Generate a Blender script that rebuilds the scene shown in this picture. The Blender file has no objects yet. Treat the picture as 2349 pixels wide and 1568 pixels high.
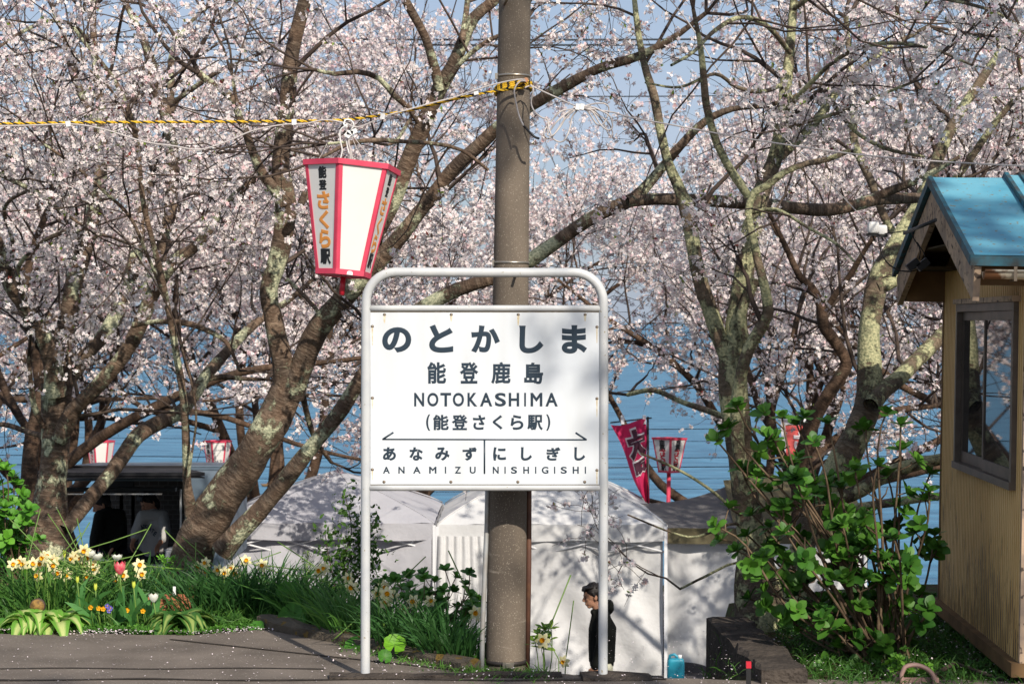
import bpy, math, random
import numpy as np
from mathutils import Vector, Matrix, Euler
R = math.radians
rng = np.random.default_rng(7)
random.seed(7)
scene = bpy.context.scene
COL = scene.collection

# ------------------------------------------------------------------ camera, sky, sun, exposure
F = 4567.0; CX = 1174.5; VH = 740.0; EYE = 1.85
cam_d = bpy.data.cameras.new('camera')
cam_d.lens = 70; cam_d.sensor_width = 36; cam_d.shift_y = -44/2349
cam_d.clip_start = 0.1; cam_d.clip_end = 30000
cam_d.dof.use_dof = True; cam_d.dof.focus_distance = 10.8; cam_d.dof.aperture_fstop = 9.0
cam = bpy.data.objects.new('camera', cam_d); COL.objects.link(cam)
cam.location = (0, 0, EYE); cam.rotation_euler = (R(90), 0, 0)
scene.camera = cam
SUN_AZ, SUN_EL = 24.0, 35.0        # azimuth to the right of straight behind the camera
sdir = Vector((math.sin(R(SUN_AZ))*math.cos(R(SUN_EL)), -math.cos(R(SUN_AZ))*math.cos(R(SUN_EL)), math.sin(R(SUN_EL))))
world = bpy.data.worlds.new('World'); scene.world = world; world.use_nodes = True
wn = world.node_tree.nodes; wl = world.node_tree.links
bg = wn['Background']; bg.inputs['Strength'].default_value = 0.105
sky = wn.new('ShaderNodeTexSky'); sky.sky_type = 'NISHITA'; sky.sun_disc = False
sky.sun_elevation = R(SUN_EL); sky.sun_rotation = math.atan2(sdir.x, sdir.y)
sky.air_density = 1.0; sky.dust_density = 1.6; sky.ozone_density = 4.0
wtc = wn.new('ShaderNodeTexCoord'); wmp = wn.new('ShaderNodeMapping'); wmp.inputs['Scale'].default_value = (1.2, 1.2, 5.5); wl.new(wtc.outputs['Generated'], wmp.inputs[0])
wnz = wn.new('ShaderNodeTexNoise'); wnz.inputs['Scale'].default_value = 2.6; wnz.inputs['Detail'].default_value = 6; wl.new(wmp.outputs[0], wnz.inputs['Vector'])
wmr = wn.new('ShaderNodeMapRange'); wmr.inputs[1].default_value = .35; wmr.inputs[2].default_value = .7; wmr.inputs[3].default_value = .38; wmr.inputs[4].default_value = .8; wl.new(wnz.outputs['Fac'], wmr.inputs[0])
wmx = wn.new('ShaderNodeMix'); wmx.data_type = 'RGBA'; wl.new(wmr.outputs[0], wmx.inputs[0]); wl.new(sky.outputs[0], wmx.inputs[6]); wmx.inputs[7].default_value = (5.0, 5.7, 7.1, 1)
wl.new(wmx.outputs[2], bg.inputs[0])
sun_d = bpy.data.lights.new('sun', 'SUN'); sun_d.energy = 5.0; sun_d.angle = R(0.55); sun_d.color = (1.0, 0.915, 0.80)
sun = bpy.data.objects.new('sun', sun_d); COL.objects.link(sun)
sun.rotation_euler = sdir.to_track_quat('Z', 'Y').to_euler(); sun.location = (4, -6, 12)
vs = scene.view_settings
vs.view_transform = 'Standard'; vs.look = 'None'; vs.gamma = 1; vs.exposure = 0.05; vs.use_curve_mapping = False
scene.cycles.max_bounces = 9; scene.cycles.diffuse_bounces = 6; scene.cycles.glossy_bounces = 3
scene.cycles.transparent_max_bounces = 4; scene.cycles.transmission_bounces = 5

def W(px, py, Y):
    return Vector(((px-CX)*Y/F, Y, EYE-(py-VH)*Y/F))
def WN(px, py, Y):
    return np.array(W(px, py, Y))

# ------------------------------------------------------------------ object helpers
def wloc(o):
    v = Vector((0, 0, 0))
    while o is not None:
        v = v + o.location; o = o.parent
    return v
def tag(o, label=None, cat=None, group=None, kind=None):
    if label: o['label'] = label
    if cat: o['category'] = cat
    if group: o['group'] = group
    if kind: o['kind'] = kind
    return o
def thing(name, label, cat, loc=(0, 0, 0), group=None, rot=(0, 0, 0)):
    o = bpy.data.objects.new(name, None); COL.objects.link(o)
    o.location = loc; o.rotation_euler = rot; o.empty_display_size = .1
    return tag(o, label, cat, group)
def link_mesh(name, me, mats, parent=None, local=False):
    o = bpy.data.objects.new(name, me); COL.objects.link(o)
    for m in (mats if isinstance(mats, (list, tuple)) else [mats]): me.materials.append(m)
    if parent is not None:
        if not local:
            me.transform(Matrix.Translation(-wloc(parent)))
        o.parent = parent
    return o
def copy_tree(o, parent=None):
    c = o.copy(); COL.objects.link(c)
    if parent is not None: c.parent = parent
    for ch in list(o.children): copy_tree(ch, c)
    return c

class MB:
    def __init__(s): s.v = []; s.f = []; s.m = []; s.uv = []; s.sm = []
    def add(s, v, f, m=0, smooth=False):
        b = len(s.v); s.v += [tuple(map(float, p)) for p in v]
        for q in f:
            s.f.append(tuple(i+b for i in q)); s.m.append(m); s.sm.append(smooth)
        return s
    def box(s, x0, x1, y0, y1, z0, z1, m=0, T=None):
        v = [Vector((x, y, z)) for z in (z0, z1) for y in (y0, y1) for x in (x0, x1)]
        if T is not None: v = [T @ p for p in v]
        return s.add(v, [(0, 2, 3, 1), (4, 5, 7, 6), (0, 1, 5, 4), (2, 6, 7, 3), (0, 4, 6, 2), (1, 3, 7, 5)], m)
    def tube(s, pts, r, n=8, m=0, cap=True, flat=None, ref=None):
        pts = [Vector(p) for p in pts]; K = len(pts)
        rr = [r]*K if np.isscalar(r) else list(r)
        T = [(pts[min(i+1, K-1)]-pts[max(i-1, 0)]).normalized() for i in range(K)]
        a = Vector(ref) if ref is not None else (Vector((0, 0, 1)) if abs(T[0].z) < .9 else Vector((1, 0, 0)))
        A = (a - T[0]*a.dot(T[0])).normalized()
        vv = []
        for i in range(K):
            A = A - T[i]*A.dot(T[i])
            A = A.normalized() if A.length > 1e-6 else T[i].orthogonal().normalized()
            B = T[i].cross(A)
            fl = 1 if flat is None else flat
            for k in range(n):
                t = 2*math.pi*k/n
                vv.append(pts[i] + A*(math.cos(t)*rr[i]) + B*(math.sin(t)*rr[i]*fl))
        ff = []
        for i in range(K-1):
            for k in range(n):
                k2 = (k+1) % n
                ff.append((i*n+k, i*n+k2, (i+1)*n+k2, (i+1)*n+k))
        s.add(vv, ff, m, True)
        if cap:
            b = len(s.v)-len(vv)
            s.f.append(tuple(b+k for k in reversed(range(n)))); s.m.append(m); s.sm.append(False)
            s.f.append(tuple(b+(K-1)*n+k for k in range(n))); s.m.append(m); s.sm.append(False)
        return s
    def lathe(s, prof, n=20, c=(0, 0, 0), m=0, T=None):
        c = Vector(c); vv = []; ff = []; K = len(prof)
        for r, z in prof:
            for k in range(n):
                t = 2*math.pi*k/n
                p = Vector((r*math.cos(t), r*math.sin(t), z))
                vv.append((T @ p if T is not None else p)+c)
        for i in range(K-1):
            for k in range(n):
                k2 = (k+1) % n
                ff.append((i*n+k, i*n+k2, (i+1)*n+k2, (i+1)*n+k))
        return s.add(vv, ff, m, True)
    def grid(s, fn, nu, nv, m=0, smooth=True):
        vv = [fn(i/nu, j/nv) for j in range(nv+1) for i in range(nu+1)]
        ff = [(j*(nu+1)+i, j*(nu+1)+i+1, (j+1)*(nu+1)+i+1, (j+1)*(nu+1)+i) for j in range(nv) for i in range(nu)]
        return s.add(vv, ff, m, smooth)
    def sphere(s, c, r, n=12, m=0, sc=(1, 1, 1)):
        c = Vector(c)
        def fn(u, v):
            th = 2*math.pi*u; ph = math.pi*(v*.998+.001)
            return c+Vector((r*sc[0]*math.sin(ph)*math.cos(th), r*sc[1]*math.sin(ph)*math.sin(th), -r*sc[2]*math.cos(ph)))
        return s.grid(fn, n, max(4, n//2), m)
    def build(s, name, mats, parent=None, local=False):
        me = bpy.data.meshes.new(name); me.from_pydata(s.v, [], s.f)
        me.polygons.foreach_set('material_index', s.m); me.polygons.foreach_set('use_smooth', s.sm)
        me.update()
        return link_mesh(name, me, mats, parent, local)

def catmull(pts, step):
    pts = [np.array(p, float) for p in pts]
    P = [2*pts[0]-pts[1]]+pts+[2*pts[-1]-pts[-2]]
    out = []
    for i in range(1, len(P)-2):
        L = np.linalg.norm((P[i+1]-P[i])[:3]); n = max(1, int(L/step))
        for k in range(n):
            t = k/n; t2 = t*t; t3 = t2*t
            out.append(.5*((2*P[i])+(-P[i-1]+P[i+1])*t+(2*P[i-1]-5*P[i]+4*P[i+1]-P[i+2])*t2+(-P[i-1]+3*P[i]-3*P[i+1]+P[i+2])*t3))
    out.append(P[-2]); return np.array(out)

def np_mesh(name, V, Q, mats, parent=None, cols=None, uvv=None, smooth=True, nside=4, local=False):
    """V (n,3), Q (m,nside) index array; cols (n,3) point colours; uvv (n,2) point uv"""
    V = np.ascontiguousarray(V, dtype=np.float32); Q = np.ascontiguousarray(Q, dtype=np.int32)
    me = bpy.data.meshes.new(name)
    me.vertices.add(len(V)); me.vertices.foreach_set('co', V.ravel())
    me.loops.add(Q.size); me.loops.foreach_set('vertex_index', Q.ravel())
    me.polygons.add(len(Q)); me.polygons.foreach_set('loop_start', np.arange(0, Q.size, nside, dtype=np.int32))
    me.polygons.foreach_set('use_smooth', np.full(len(Q), smooth))
    me.update(calc_edges=True)
    if cols is not None:
        ca = me.color_attributes.new('col', 'FLOAT_COLOR', 'POINT')
        c4 = np.ones((len(V), 4), np.float32); c4[:, :3] = cols
        ca.data.foreach_set('color', c4.ravel())
    if uvv is not None:
        uv = me.uv_layers.new(name='uv'); uv.data.foreach_set('uv', np.ascontiguousarray(uvv[Q.ravel()], dtype=np.float32).ravel())
    return link_mesh(name, me, mats, parent, local)

def norm(a): return a/np.maximum(np.linalg.norm(a, axis=-1, keepdims=True), 1e-9)
def tubes(P, Rr, S):
    """P (N,K,3), Rr (N,K) -> verts, quads, v-length"""
    N, K, _ = P.shape
    T = np.empty_like(P); T[:, 1:-1] = P[:, 2:]-P[:, :-2]; T[:, 0] = P[:, 1]-P[:, 0]; T[:, -1] = P[:, -1]-P[:, -2]
    T = norm(T); ref = np.array([.21, .93, .13]); ref /= np.linalg.norm(ref)
    A = norm(np.cross(T, ref)); B = np.cross(T, A)
    th = np.arange(S)*2*np.pi/S
    V = P[:, :, None, :]+Rr[:, :, None, None]*(A[:, :, None, :]*np.cos(th)[None, None, :, None]+B[:, :, None, :]*np.sin(th)[None, None, :, None])
    idx = np.arange(N*K*S).reshape(N, K, S)
    a = idx[:, :-1]; b = np.roll(a, -1, axis=2); c = np.roll(idx[:, 1:], -1, axis=2); d = idx[:, 1:]
    Q = np.stack([a, b, c, d], -1).reshape(-1, 4)
    seg = np.linalg.norm(np.diff(P, axis=1), axis=-1); L = np.concatenate([np.zeros((N, 1)), np.cumsum(seg, 1)], 1)
    uv = np.stack(np.broadcast_arrays(th[None, None, :]/(2*np.pi), L[:, :, None]), -1).reshape(-1, 2)
    return V.reshape(-1, 3), Q, uv
class NP:
    def __init__(s): s.V = []; s.Q = []; s.U = []; s.C = []; s.n = 0
    def add(s, V, Q, U=None, C=None):
        s.V.append(V); s.Q.append(Q+s.n); s.n += len(V)
        if U is not None: s.U.append(U)
        if C is not None: s.C.append(C)
    def build(s, name, mat, parent=None, smooth=True, local=False):
        return np_mesh(name, np.concatenate(s.V), np.concatenate(s.Q), mat, parent,
                       np.concatenate(s.C) if s.C else None, np.concatenate(s.U) if s.U else None, smooth, local=local)
def frames(n, roll=None):
    """n (N,3) unit z-axes -> (N,3,3) with columns x,y,z"""
    n = norm(n); up = np.where(np.abs(n[:, 2:3]) < .9, np.array([[0, 0, 1.]]), np.array([[1., 0, 0]]))
    x = norm(np.cross(up, n)); y = np.cross(n, x)
    if roll is not None:
        c = np.cos(roll)[:, None]; s_ = np.sin(roll)[:, None]
        x, y = x*c+y*s_, -x*s_+y*c
    return np.stack([x, y, n], -1)
def inst(tv, tq, pos, M, sc):
    """template verts (k,3), quads (q,4) at pos with matrices M and scales sc"""
    V = np.einsum('nij,kj->nki', M, tv)*np.asarray(sc).reshape(-1, 1, 1)+pos[:, None, :]
    k = len(tv); Q = tq[None]+(np.arange(len(pos))*k)[:, None, None]
    return V.reshape(-1, 3), Q.reshape(-1, 4)

# ------------------------------------------------------------------ materials
def mat(name, base=(.5, .5, .5), rough=.7, spec=.5, metal=0, c2=None, nscale=5, ndetail=4, lo=.35, hi=.65,
        bump=0, bscale=40, stretch=None, attr=None, transl=0, speckle=None, coat=0, bdist=.01):
    m = bpy.data.materials.new(name); m.use_nodes = True
    nt = m.node_tree; N = nt.nodes; L = nt.links; p = N['Principled BSDF']
    p.inputs['Roughness'].default_value = rough; p.inputs['Metallic'].default_value = metal
    p.inputs['Specular IOR Level'].default_value = spec
    if coat: p.inputs['Coat Weight'].default_value = coat
    p.inputs['Base Color'].default_value = (*base, 1)
    tc = N.new('ShaderNodeTexCoord'); mp = N.new('ShaderNodeMapping'); L.new(tc.outputs['Object'], mp.inputs[0])
    if stretch: mp.inputs['Scale'].default_value = stretch
    col = None
    if c2 is not None:
        nz = N.new('ShaderNodeTexNoise'); nz.inputs['Scale'].default_value = nscale; nz.inputs['Detail'].default_value = ndetail
        L.new(mp.outputs[0], nz.inputs['Vector'])
        rp = N.new('ShaderNodeValToRGB'); rp.color_ramp.elements[0].position = lo; rp.color_ramp.elements[1].position = hi
        rp.color_ramp.elements[0].color = (*base, 1); rp.color_ramp.elements[1].color = (*c2, 1)
        L.new(nz.outputs['Fac'], rp.inputs[0]); col = rp.outputs[0]
    if speckle is not None:      # (colour, scale, threshold)
        nz = N.new('ShaderNodeTexNoise'); nz.inputs['Scale'].default_value = speckle[1]; nz.inputs['Detail'].default_value = 2
        L.new(tc.outputs['Object'], nz.inputs['Vector'])
        rp = N.new('ShaderNodeValToRGB'); rp.color_ramp.elements[0].position = speckle[2]; rp.color_ramp.elements[1].position = speckle[2]+.05
        L.new(nz.outputs['Fac'], rp.inputs[0])
        mx = N.new('ShaderNodeMix'); mx.data_type = 'RGBA'; L.new(rp.outputs[0], mx.inputs[0])
        if col is not None: L.new(col, mx.inputs[6])
        else: mx.inputs[6].default_value = (*base, 1)
        mx.inputs[7].default_value = (*speckle[0], 1); col = mx.outputs[2]
    if attr:
        at = N.new('ShaderNodeAttribute'); at.attribute_name = 'col'; col = at.outputs['Color']
    if col is not None: L.new(col, p.inputs['Base Color'])
    if bump:
        nb = N.new('ShaderNodeTexNoise'); nb.inputs['Scale'].default_value = bscale; nb.inputs['Detail'].default_value = 5
        L.new(mp.outputs[0], nb.inputs['Vector'])
        bm = N.new('ShaderNodeBump'); bm.inputs['Strength'].default_value = bump; bm.inputs['Distance'].default_value = bdist
        L.new(nb.outputs['Fac'], bm.inputs['Height']); L.new(bm.outputs[0], p.inputs['Normal'])
    if transl:
        tr = N.new('ShaderNodeBsdfTranslucent'); ms = N.new('ShaderNodeMixShader'); ms.inputs[0].default_value = transl
        if col is not None: L.new(col, tr.inputs[0])
        else: tr.inputs[0].default_value = (*base, 1)
        L.new(p.outputs[0], ms.inputs[1]); L.new(tr.outputs[0], ms.inputs[2]); L.new(ms.outputs[0], N['Material Output'].inputs[0])
    return m

def bark_mat(name, base, light, lichen, amount, streak=.5):
    m = bpy.data.materials.new(name); m.use_nodes = True
    nt = m.node_tree; N = nt.nodes; L = nt.links; p = N['Principled BSDF']
    p.inputs['Roughness'].default_value = .85; p.inputs['Specular IOR Level'].default_value = .25
    tc = N.new('ShaderNodeTexCoord'); uv = N.new('ShaderNodeUVMap'); uv.uv_map = 'uv'
    so = N.new('ShaderNodeSeparateXYZ'); L.new(tc.outputs['Object'], so.inputs[0])
    su = N.new('ShaderNodeSeparateXYZ'); L.new(uv.outputs[0], su.inputs[0])
    cb = N.new('ShaderNodeCombineXYZ')
    for i, (src, k) in enumerate(((so.outputs[0], 13), (so.outputs[1], 13), (su.outputs[1], 48))):
        mu = N.new('ShaderNodeMath'); mu.operation = 'MULTIPLY'; mu.inputs[1].default_value = k
        L.new(src, mu.inputs[0]); L.new(mu.outputs[0], cb.inputs[i])
    n1 = N.new('ShaderNodeTexNoise'); n1.inputs['Scale'].default_value = 1; n1.inputs['Detail'].default_value = 8; n1.inputs['Roughness'].default_value = .7; n1.inputs['Distortion'].default_value = .6; L.new(cb.outputs[0], n1.inputs['Vector'])
    r1 = N.new('ShaderNodeValToRGB'); r1.color_ramp.elements[0].position = .46; r1.color_ramp.elements[1].position = .68
    r1.color_ramp.elements[0].color = (*base, 1); r1.color_ramp.elements[1].color = (*light, 1); L.new(n1.outputs['Fac'], r1.inputs[0])
    n2 = N.new('ShaderNodeTexNoise'); n2.inputs['Scale'].default_value = 7; n2.inputs['Detail'].default_value = 6; L.new(tc.outputs['Object'], n2.inputs['Vector'])
    r2 = N.new('ShaderNodeValToRGB'); r2.color_ramp.elements[0].position = .35; r2.color_ramp.elements[1].position = .7
    r2.color_ramp.elements[0].color = (.55, .55, .55, 1); r2.color_ramp.elements[1].color = (1.25, 1.15, 1.05, 1); L.new(n2.outputs['Fac'], r2.inputs[0])
    mm = N.new('ShaderNodeMix'); mm.data_type = 'RGBA'; mm.blend_type = 'MULTIPLY'; mm.inputs[0].default_value = 1
    L.new(r1.outputs[0], mm.inputs[6]); L.new(r2.outputs[0], mm.inputs[7])
    # lichen: large patches broken by fine noise
    n3 = N.new('ShaderNodeTexNoise'); n3.inputs['Scale'].default_value = 3.8; n3.inputs['Detail'].default_value = 9; n3.inputs['Roughness'].default_value = .72
    L.new(tc.outputs['Object'], n3.inputs['Vector'])
    r3 = N.new('ShaderNodeValToRGB'); r3.color_ramp.elements[0].position = amount; r3.color_ramp.elements[1].position = amount+.045
    L.new(n3.outputs['Fac'], r3.inputs[0])
    n4 = N.new('ShaderNodeTexNoise'); n4.inputs['Scale'].default_value = 60; n4.inputs['Detail'].default_value = 4; L.new(tc.outputs['Object'], n4.inputs['Vector'])
    r4 = N.new('ShaderNodeValToRGB'); r4.color_ramp.elements[0].position = .38; r4.color_ramp.elements[1].position = .62
    r4.color_ramp.elements[0].color = (lichen[0]*.45, lichen[1]*.5, lichen[2]*.5, 1); r4.color_ramp.elements[1].color = (*lichen, 1); L.new(n4.outputs['Fac'], r4.inputs[0])
    mx = N.new('ShaderNodeMix'); mx.data_type = 'RGBA'; L.new(r3.outputs[0], mx.inputs[0]); L.new(mm.outputs[2], mx.inputs[6]); L.new(r4.outputs[0], mx.inputs[7])
    L.new(mx.outputs[2], p.inputs['Base Color'])
    ad = N.new('ShaderNodeMath'); ad.operation = 'ADD'; L.new(n1.outputs['Fac'], ad.inputs[0]); L.new(n4.outputs['Fac'], ad.inputs[1])
    a2 = N.new('ShaderNodeMath'); a2.operation = 'ADD'; L.new(ad.outputs[0], a2.inputs[0]); L.new(r3.outputs[0], a2.inputs[1])
    bm = N.new('ShaderNodeBump'); bm.inputs['Strength'].default_value = .9; bm.inputs['Distance'].default_value = .012
    L.new(a2.outputs[0], bm.inputs['Height']); L.new(bm.outputs[0], p.inputs['Normal'])
    return m

M = {}
M['bark'] = bark_mat('cherry bark', (.11, .08, .06), (.27, .22, .17), (.50, .50, .34), .58)
M['bark_lichen'] = bark_mat('cherry bark with lichen', (.14, .11, .08), (.28, .24, .18), (.52, .50, .29), .475)
M['bark_mid'] = bark_mat('cherry bark some lichen', (.115, .08, .058), (.32, .25, .19), (.64, .63, .42), .52)
M['bark_far'] = bark_mat('far cherry bark', (.07, .045, .03), (.16, .11, .08), (.3, .3, .18), .64)
M['bark_young'] = bark_mat('young cherry bark', (.11, .075, .05), (.26, .21, .16), (.36, .36, .2), .66)
M['twig'] = mat('twig bark', (.035, .024, .02), .8, .3, c2=(.085, .06, .045), nscale=12)
M['blossom'] = mat('cherry blossom petals', attr=True, rough=.8, spec=.15, transl=.30)
M['leaf'] = mat('young leaves', attr=True, rough=.5, spec=.35, transl=.35)
M['gloss_leaf'] = mat('glossy leaves', attr=True, rough=.48, spec=.35, transl=.2)
M['steel'] = mat('grey painted tube', (.46, .48, .50), .42, .5, c2=(.56, .57, .56), nscale=9, lo=.3, hi=.7, speckle=((.3, .26, .17), 55, .70), bump=.15, bscale=120, bdist=.002)
M['board'] = mat('white enamel board', (.67, .71, .745), .38, .4, c2=(.59, .615, .625), nscale=2.2, lo=.42, hi=.80, stretch=(3, 1, .6), ndetail=8, bump=.02, bscale=15, bdist=.002)
M['ink'] = mat('dark blue letters', (.018, .035, .055), .45, .4)
M['screw'] = mat('aged screw metal', (.25, .2, .15), .45, .5, metal=.8)
M['rust'] = mat('rust stain', (.55, .45, .28), .8, .2, c2=(.7, .66, .52), nscale=60)
M['concrete'] = mat('weathered pole concrete', (.095, .078, .062), .88, .3, c2=(.205, .165, .125), nscale=3.5, lo=.3, hi=.75, stretch=(1, 1, .35), bump=.5, bscale=160, bdist=.003, speckle=((.32, .28, .22), 150, .63))
def pole_scratches(m):
    N = m.node_tree.nodes; L = m.node_tree.links; p = N['Principled BSDF']; src = p.inputs['Base Color'].links[0].from_socket
    tc = N.new('ShaderNodeTexCoord'); mp = N.new('ShaderNodeMapping'); mp.inputs['Scale'].default_value = (5, 5, 26); L.new(tc.outputs['Object'], mp.inputs[0])
    nz = N.new('ShaderNodeTexNoise'); nz.inputs['Scale'].default_value = 1; nz.inputs['Detail'].default_value = 7; nz.inputs['Roughness'].default_value = .7; L.new(mp.outputs[0], nz.inputs['Vector'])
    sp = N.new('ShaderNodeSeparateXYZ'); L.new(tc.outputs['Object'], sp.inputs[0]); mr = N.new('ShaderNodeMapRange'); mr.inputs[1].default_value = .7; mr.inputs[2].default_value = 1.0; mr.inputs[3].default_value = .55; mr.inputs[4].default_value = 0; L.new(sp.outputs[2], mr.inputs[0])
    rp = N.new('ShaderNodeValToRGB'); rp.color_ramp.elements[0].position = .60; rp.color_ramp.elements[1].position = .68; L.new(nz.outputs['Fac'], rp.inputs[0])
    mu = N.new('ShaderNodeMath'); mu.operation = 'MULTIPLY'; L.new(rp.outputs[0], mu.inputs[0]); L.new(mr.outputs[0], mu.inputs[1])
    mx = N.new('ShaderNodeMix'); mx.data_type = 'RGBA'; L.new(mu.outputs[0], mx.inputs[0]); L.new(src, mx.inputs[6]); mx.inputs[7].default_value = (.36, .31, .25, 1); L.new(mx.outputs[2], p.inputs['Base Color'])
pole_scratches(M['concrete'])
M['strapdark'] = mat('dark worn strap', (.06, .05, .045), .5, .5, metal=.5)
M['band'] = mat('metal strap', (.42, .38, .32), .35, .5, metal=.8)
M['galv'] = mat('galvanised pipe', (.42, .44, .45), .45, .5, metal=.3, c2=(.33, .30, .26), nscale=7)
M['brownpipe'] = mat('rusty brown pipe', (.10, .045, .03), .7, .4, c2=(.16, .075, .04), nscale=12)
M['cable'] = mat('pale grey cable', (.50, .46, .44), .55, .4)
M['black'] = mat('black plastic', (.012, .012, .013), .5, .5)
M['wire_dark'] = mat('dark wire', (.02, .03, .04), .6, .4)
M['tape'] = mat('white tape', (.8, .8, .78), .5, .4)
M['rope_y'] = mat('yellow rope strand', (.75, .46, .03), .6, .3)
M['rope_k'] = mat('black rope strand', (.02, .018, .015), .7, .3)
M['pink'] = mat('pink red lantern frame', (.66, .065, .12), .5, .4, c2=(.58, .05, .10), nscale=14)
M['red'] = mat('red plastic', (.55, .02, .04), .4, .5)
M['lanternwhite'] = mat('white lantern panel', (.74, .73, .70), .5, .3, c2=(.71, .70, .67), nscale=6)
M['orange'] = mat('orange lettering', (.74, .30, .07), .5, .3)
M['wood_peg'] = mat('cut wood', (.5, .25, .14), .7, .2)
M['asphalt'] = mat('old asphalt', (.115, .096, .080), .92, .25, c2=(.20, .168, .14), nscale=2.6, ndetail=6, lo=.3, hi=.7, bump=.6, bscale=110, bdist=.006, speckle=((.34, .30, .26), 95, .66))
M['road'] = mat('lower road asphalt', (.09, .085, .09), .9, .25, c2=(.12, .11, .11), nscale=2, bump=.3, bscale=60, speckle=((.5, .46, .46), 40, .72))
M['soil'] = mat('dark garden soil', (.045, .035, .022), .95, .1, c2=(.07, .06, .03), nscale=8, bump=.8, bscale=40, bdist=.03, speckle=((.06, .09, .03), 12, .5))
M['stone'] = mat('mossy kerb stone', (.07, .058, .045), .92, .2, c2=(.12, .10, .075), nscale=6, bump=.9, bscale=35, bdist=.02, speckle=((.17, .11, .03), 14, .60))
M['darkstone'] = mat('dark retaining stone', (.05, .042, .036), .95, .15, c2=(.085, .07, .058), nscale=7, bump=1.0, bscale=30, bdist=.03)
M['petal_pale'] = mat('fallen petals', (.78, .68, .70), .8, .2)
M['stem_green'] = mat('green stem', (.12, .22, .04), .5, .4)
M['yellow'] = mat('yellow trumpet', (.85, .45, .015), .5, .3, transl=.2)
M['cream'] = mat('creamy white petals', (.86, .80, .36), .55, .3, c2=(.88, .85, .58), nscale=60, transl=.25)
M['tulip_white'] = mat('white tulip petals', (.85, .85, .76), .5, .3, transl=.3)
M['tulip_pink'] = mat('pink tulip petals', (.80, .07, .13), .45, .4, c2=(.85, .24, .25), nscale=50, transl=.25)
M['bud'] = mat('yellow green bud', (.55, .62, .08), .5, .3)
M['purple'] = mat('purple pansy', (.16, .13, .45), .6, .3)
M['terracotta'] = mat('terracotta plastic', (.42, .15, .08), .6, .3)
M['log'] = mat('cut log face', (.34, .20, .06), .7, .2, c2=(.12, .07, .03), nscale=38, bump=.4, bscale=60)
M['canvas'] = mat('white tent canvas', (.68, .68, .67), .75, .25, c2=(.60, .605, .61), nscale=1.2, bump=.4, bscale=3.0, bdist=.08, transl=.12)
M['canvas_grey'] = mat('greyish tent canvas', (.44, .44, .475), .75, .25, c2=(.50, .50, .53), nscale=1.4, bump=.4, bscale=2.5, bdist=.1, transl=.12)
M['olive'] = mat('olive tarpaulin', (.13, .11, .06), .8, .2, c2=(.10, .09, .055), nscale=2, bump=.5, bscale=2, bdist=.1)
M['greytarp'] = mat('grey tarpaulin', (.13, .125, .125), .8, .2, bump=.4, bscale=3, bdist=.08)
M['whitemetal'] = mat('white painted metal', (.72, .73, .75), .4, .5)
M['jug'] = mat('blue plastic jug', (.03, .38, .52), .4, .5, c2=(.02, .28, .40), nscale=5)
M['wallpanel'] = mat('ochre corrugated steel', (.42, .27, .115), .6, .35, c2=(.50, .335, .155), nscale=2.5, stretch=(1, 1, .25), bump=.1, bscale=50)
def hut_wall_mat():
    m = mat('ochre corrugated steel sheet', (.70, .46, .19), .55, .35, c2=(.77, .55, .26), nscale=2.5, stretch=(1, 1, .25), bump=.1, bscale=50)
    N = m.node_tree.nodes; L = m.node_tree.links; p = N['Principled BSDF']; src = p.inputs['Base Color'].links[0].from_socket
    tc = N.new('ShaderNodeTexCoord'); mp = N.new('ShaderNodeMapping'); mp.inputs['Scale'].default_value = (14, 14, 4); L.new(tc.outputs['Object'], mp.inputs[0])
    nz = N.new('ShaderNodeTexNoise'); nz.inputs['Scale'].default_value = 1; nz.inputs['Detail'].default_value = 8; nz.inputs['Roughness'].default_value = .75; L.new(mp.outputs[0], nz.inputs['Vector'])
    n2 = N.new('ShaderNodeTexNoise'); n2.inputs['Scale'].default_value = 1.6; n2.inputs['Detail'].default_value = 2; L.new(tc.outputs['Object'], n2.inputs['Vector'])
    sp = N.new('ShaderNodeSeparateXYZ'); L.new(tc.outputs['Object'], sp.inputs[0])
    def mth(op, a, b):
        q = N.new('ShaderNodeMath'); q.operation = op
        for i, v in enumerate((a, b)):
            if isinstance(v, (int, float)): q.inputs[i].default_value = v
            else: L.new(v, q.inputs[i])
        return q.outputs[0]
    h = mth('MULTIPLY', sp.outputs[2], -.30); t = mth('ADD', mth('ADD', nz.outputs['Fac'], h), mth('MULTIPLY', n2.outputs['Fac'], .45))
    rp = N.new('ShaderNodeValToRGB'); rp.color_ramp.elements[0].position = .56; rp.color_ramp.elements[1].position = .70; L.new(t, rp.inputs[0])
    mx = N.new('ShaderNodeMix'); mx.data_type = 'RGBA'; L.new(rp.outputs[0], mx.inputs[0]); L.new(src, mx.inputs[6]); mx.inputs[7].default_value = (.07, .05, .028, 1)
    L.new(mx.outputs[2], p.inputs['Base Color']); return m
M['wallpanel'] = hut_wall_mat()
M['groove'] = mat('shade toned sheet groove', (.52, .33, .13), .8, .2, c2=(.60, .40, .17), nscale=6)  # darker tone stands in for shade at the rib steps, so the ribs show
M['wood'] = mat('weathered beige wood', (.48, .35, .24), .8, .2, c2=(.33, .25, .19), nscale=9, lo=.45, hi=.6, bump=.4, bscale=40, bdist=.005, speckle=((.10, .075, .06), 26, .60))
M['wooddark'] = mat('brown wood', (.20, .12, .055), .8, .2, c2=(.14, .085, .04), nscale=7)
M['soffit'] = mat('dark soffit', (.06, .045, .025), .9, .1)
M['roofblue'] = mat('faded blue roof paint', (.07, .29, .41), .5, .4, c2=(.13, .38, .49), nscale=3.2, lo=.4, hi=.6, ndetail=8, speckle=((.20, .17, .10), 34, .645), bump=.25, bscale=5, bdist=.02)
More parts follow.
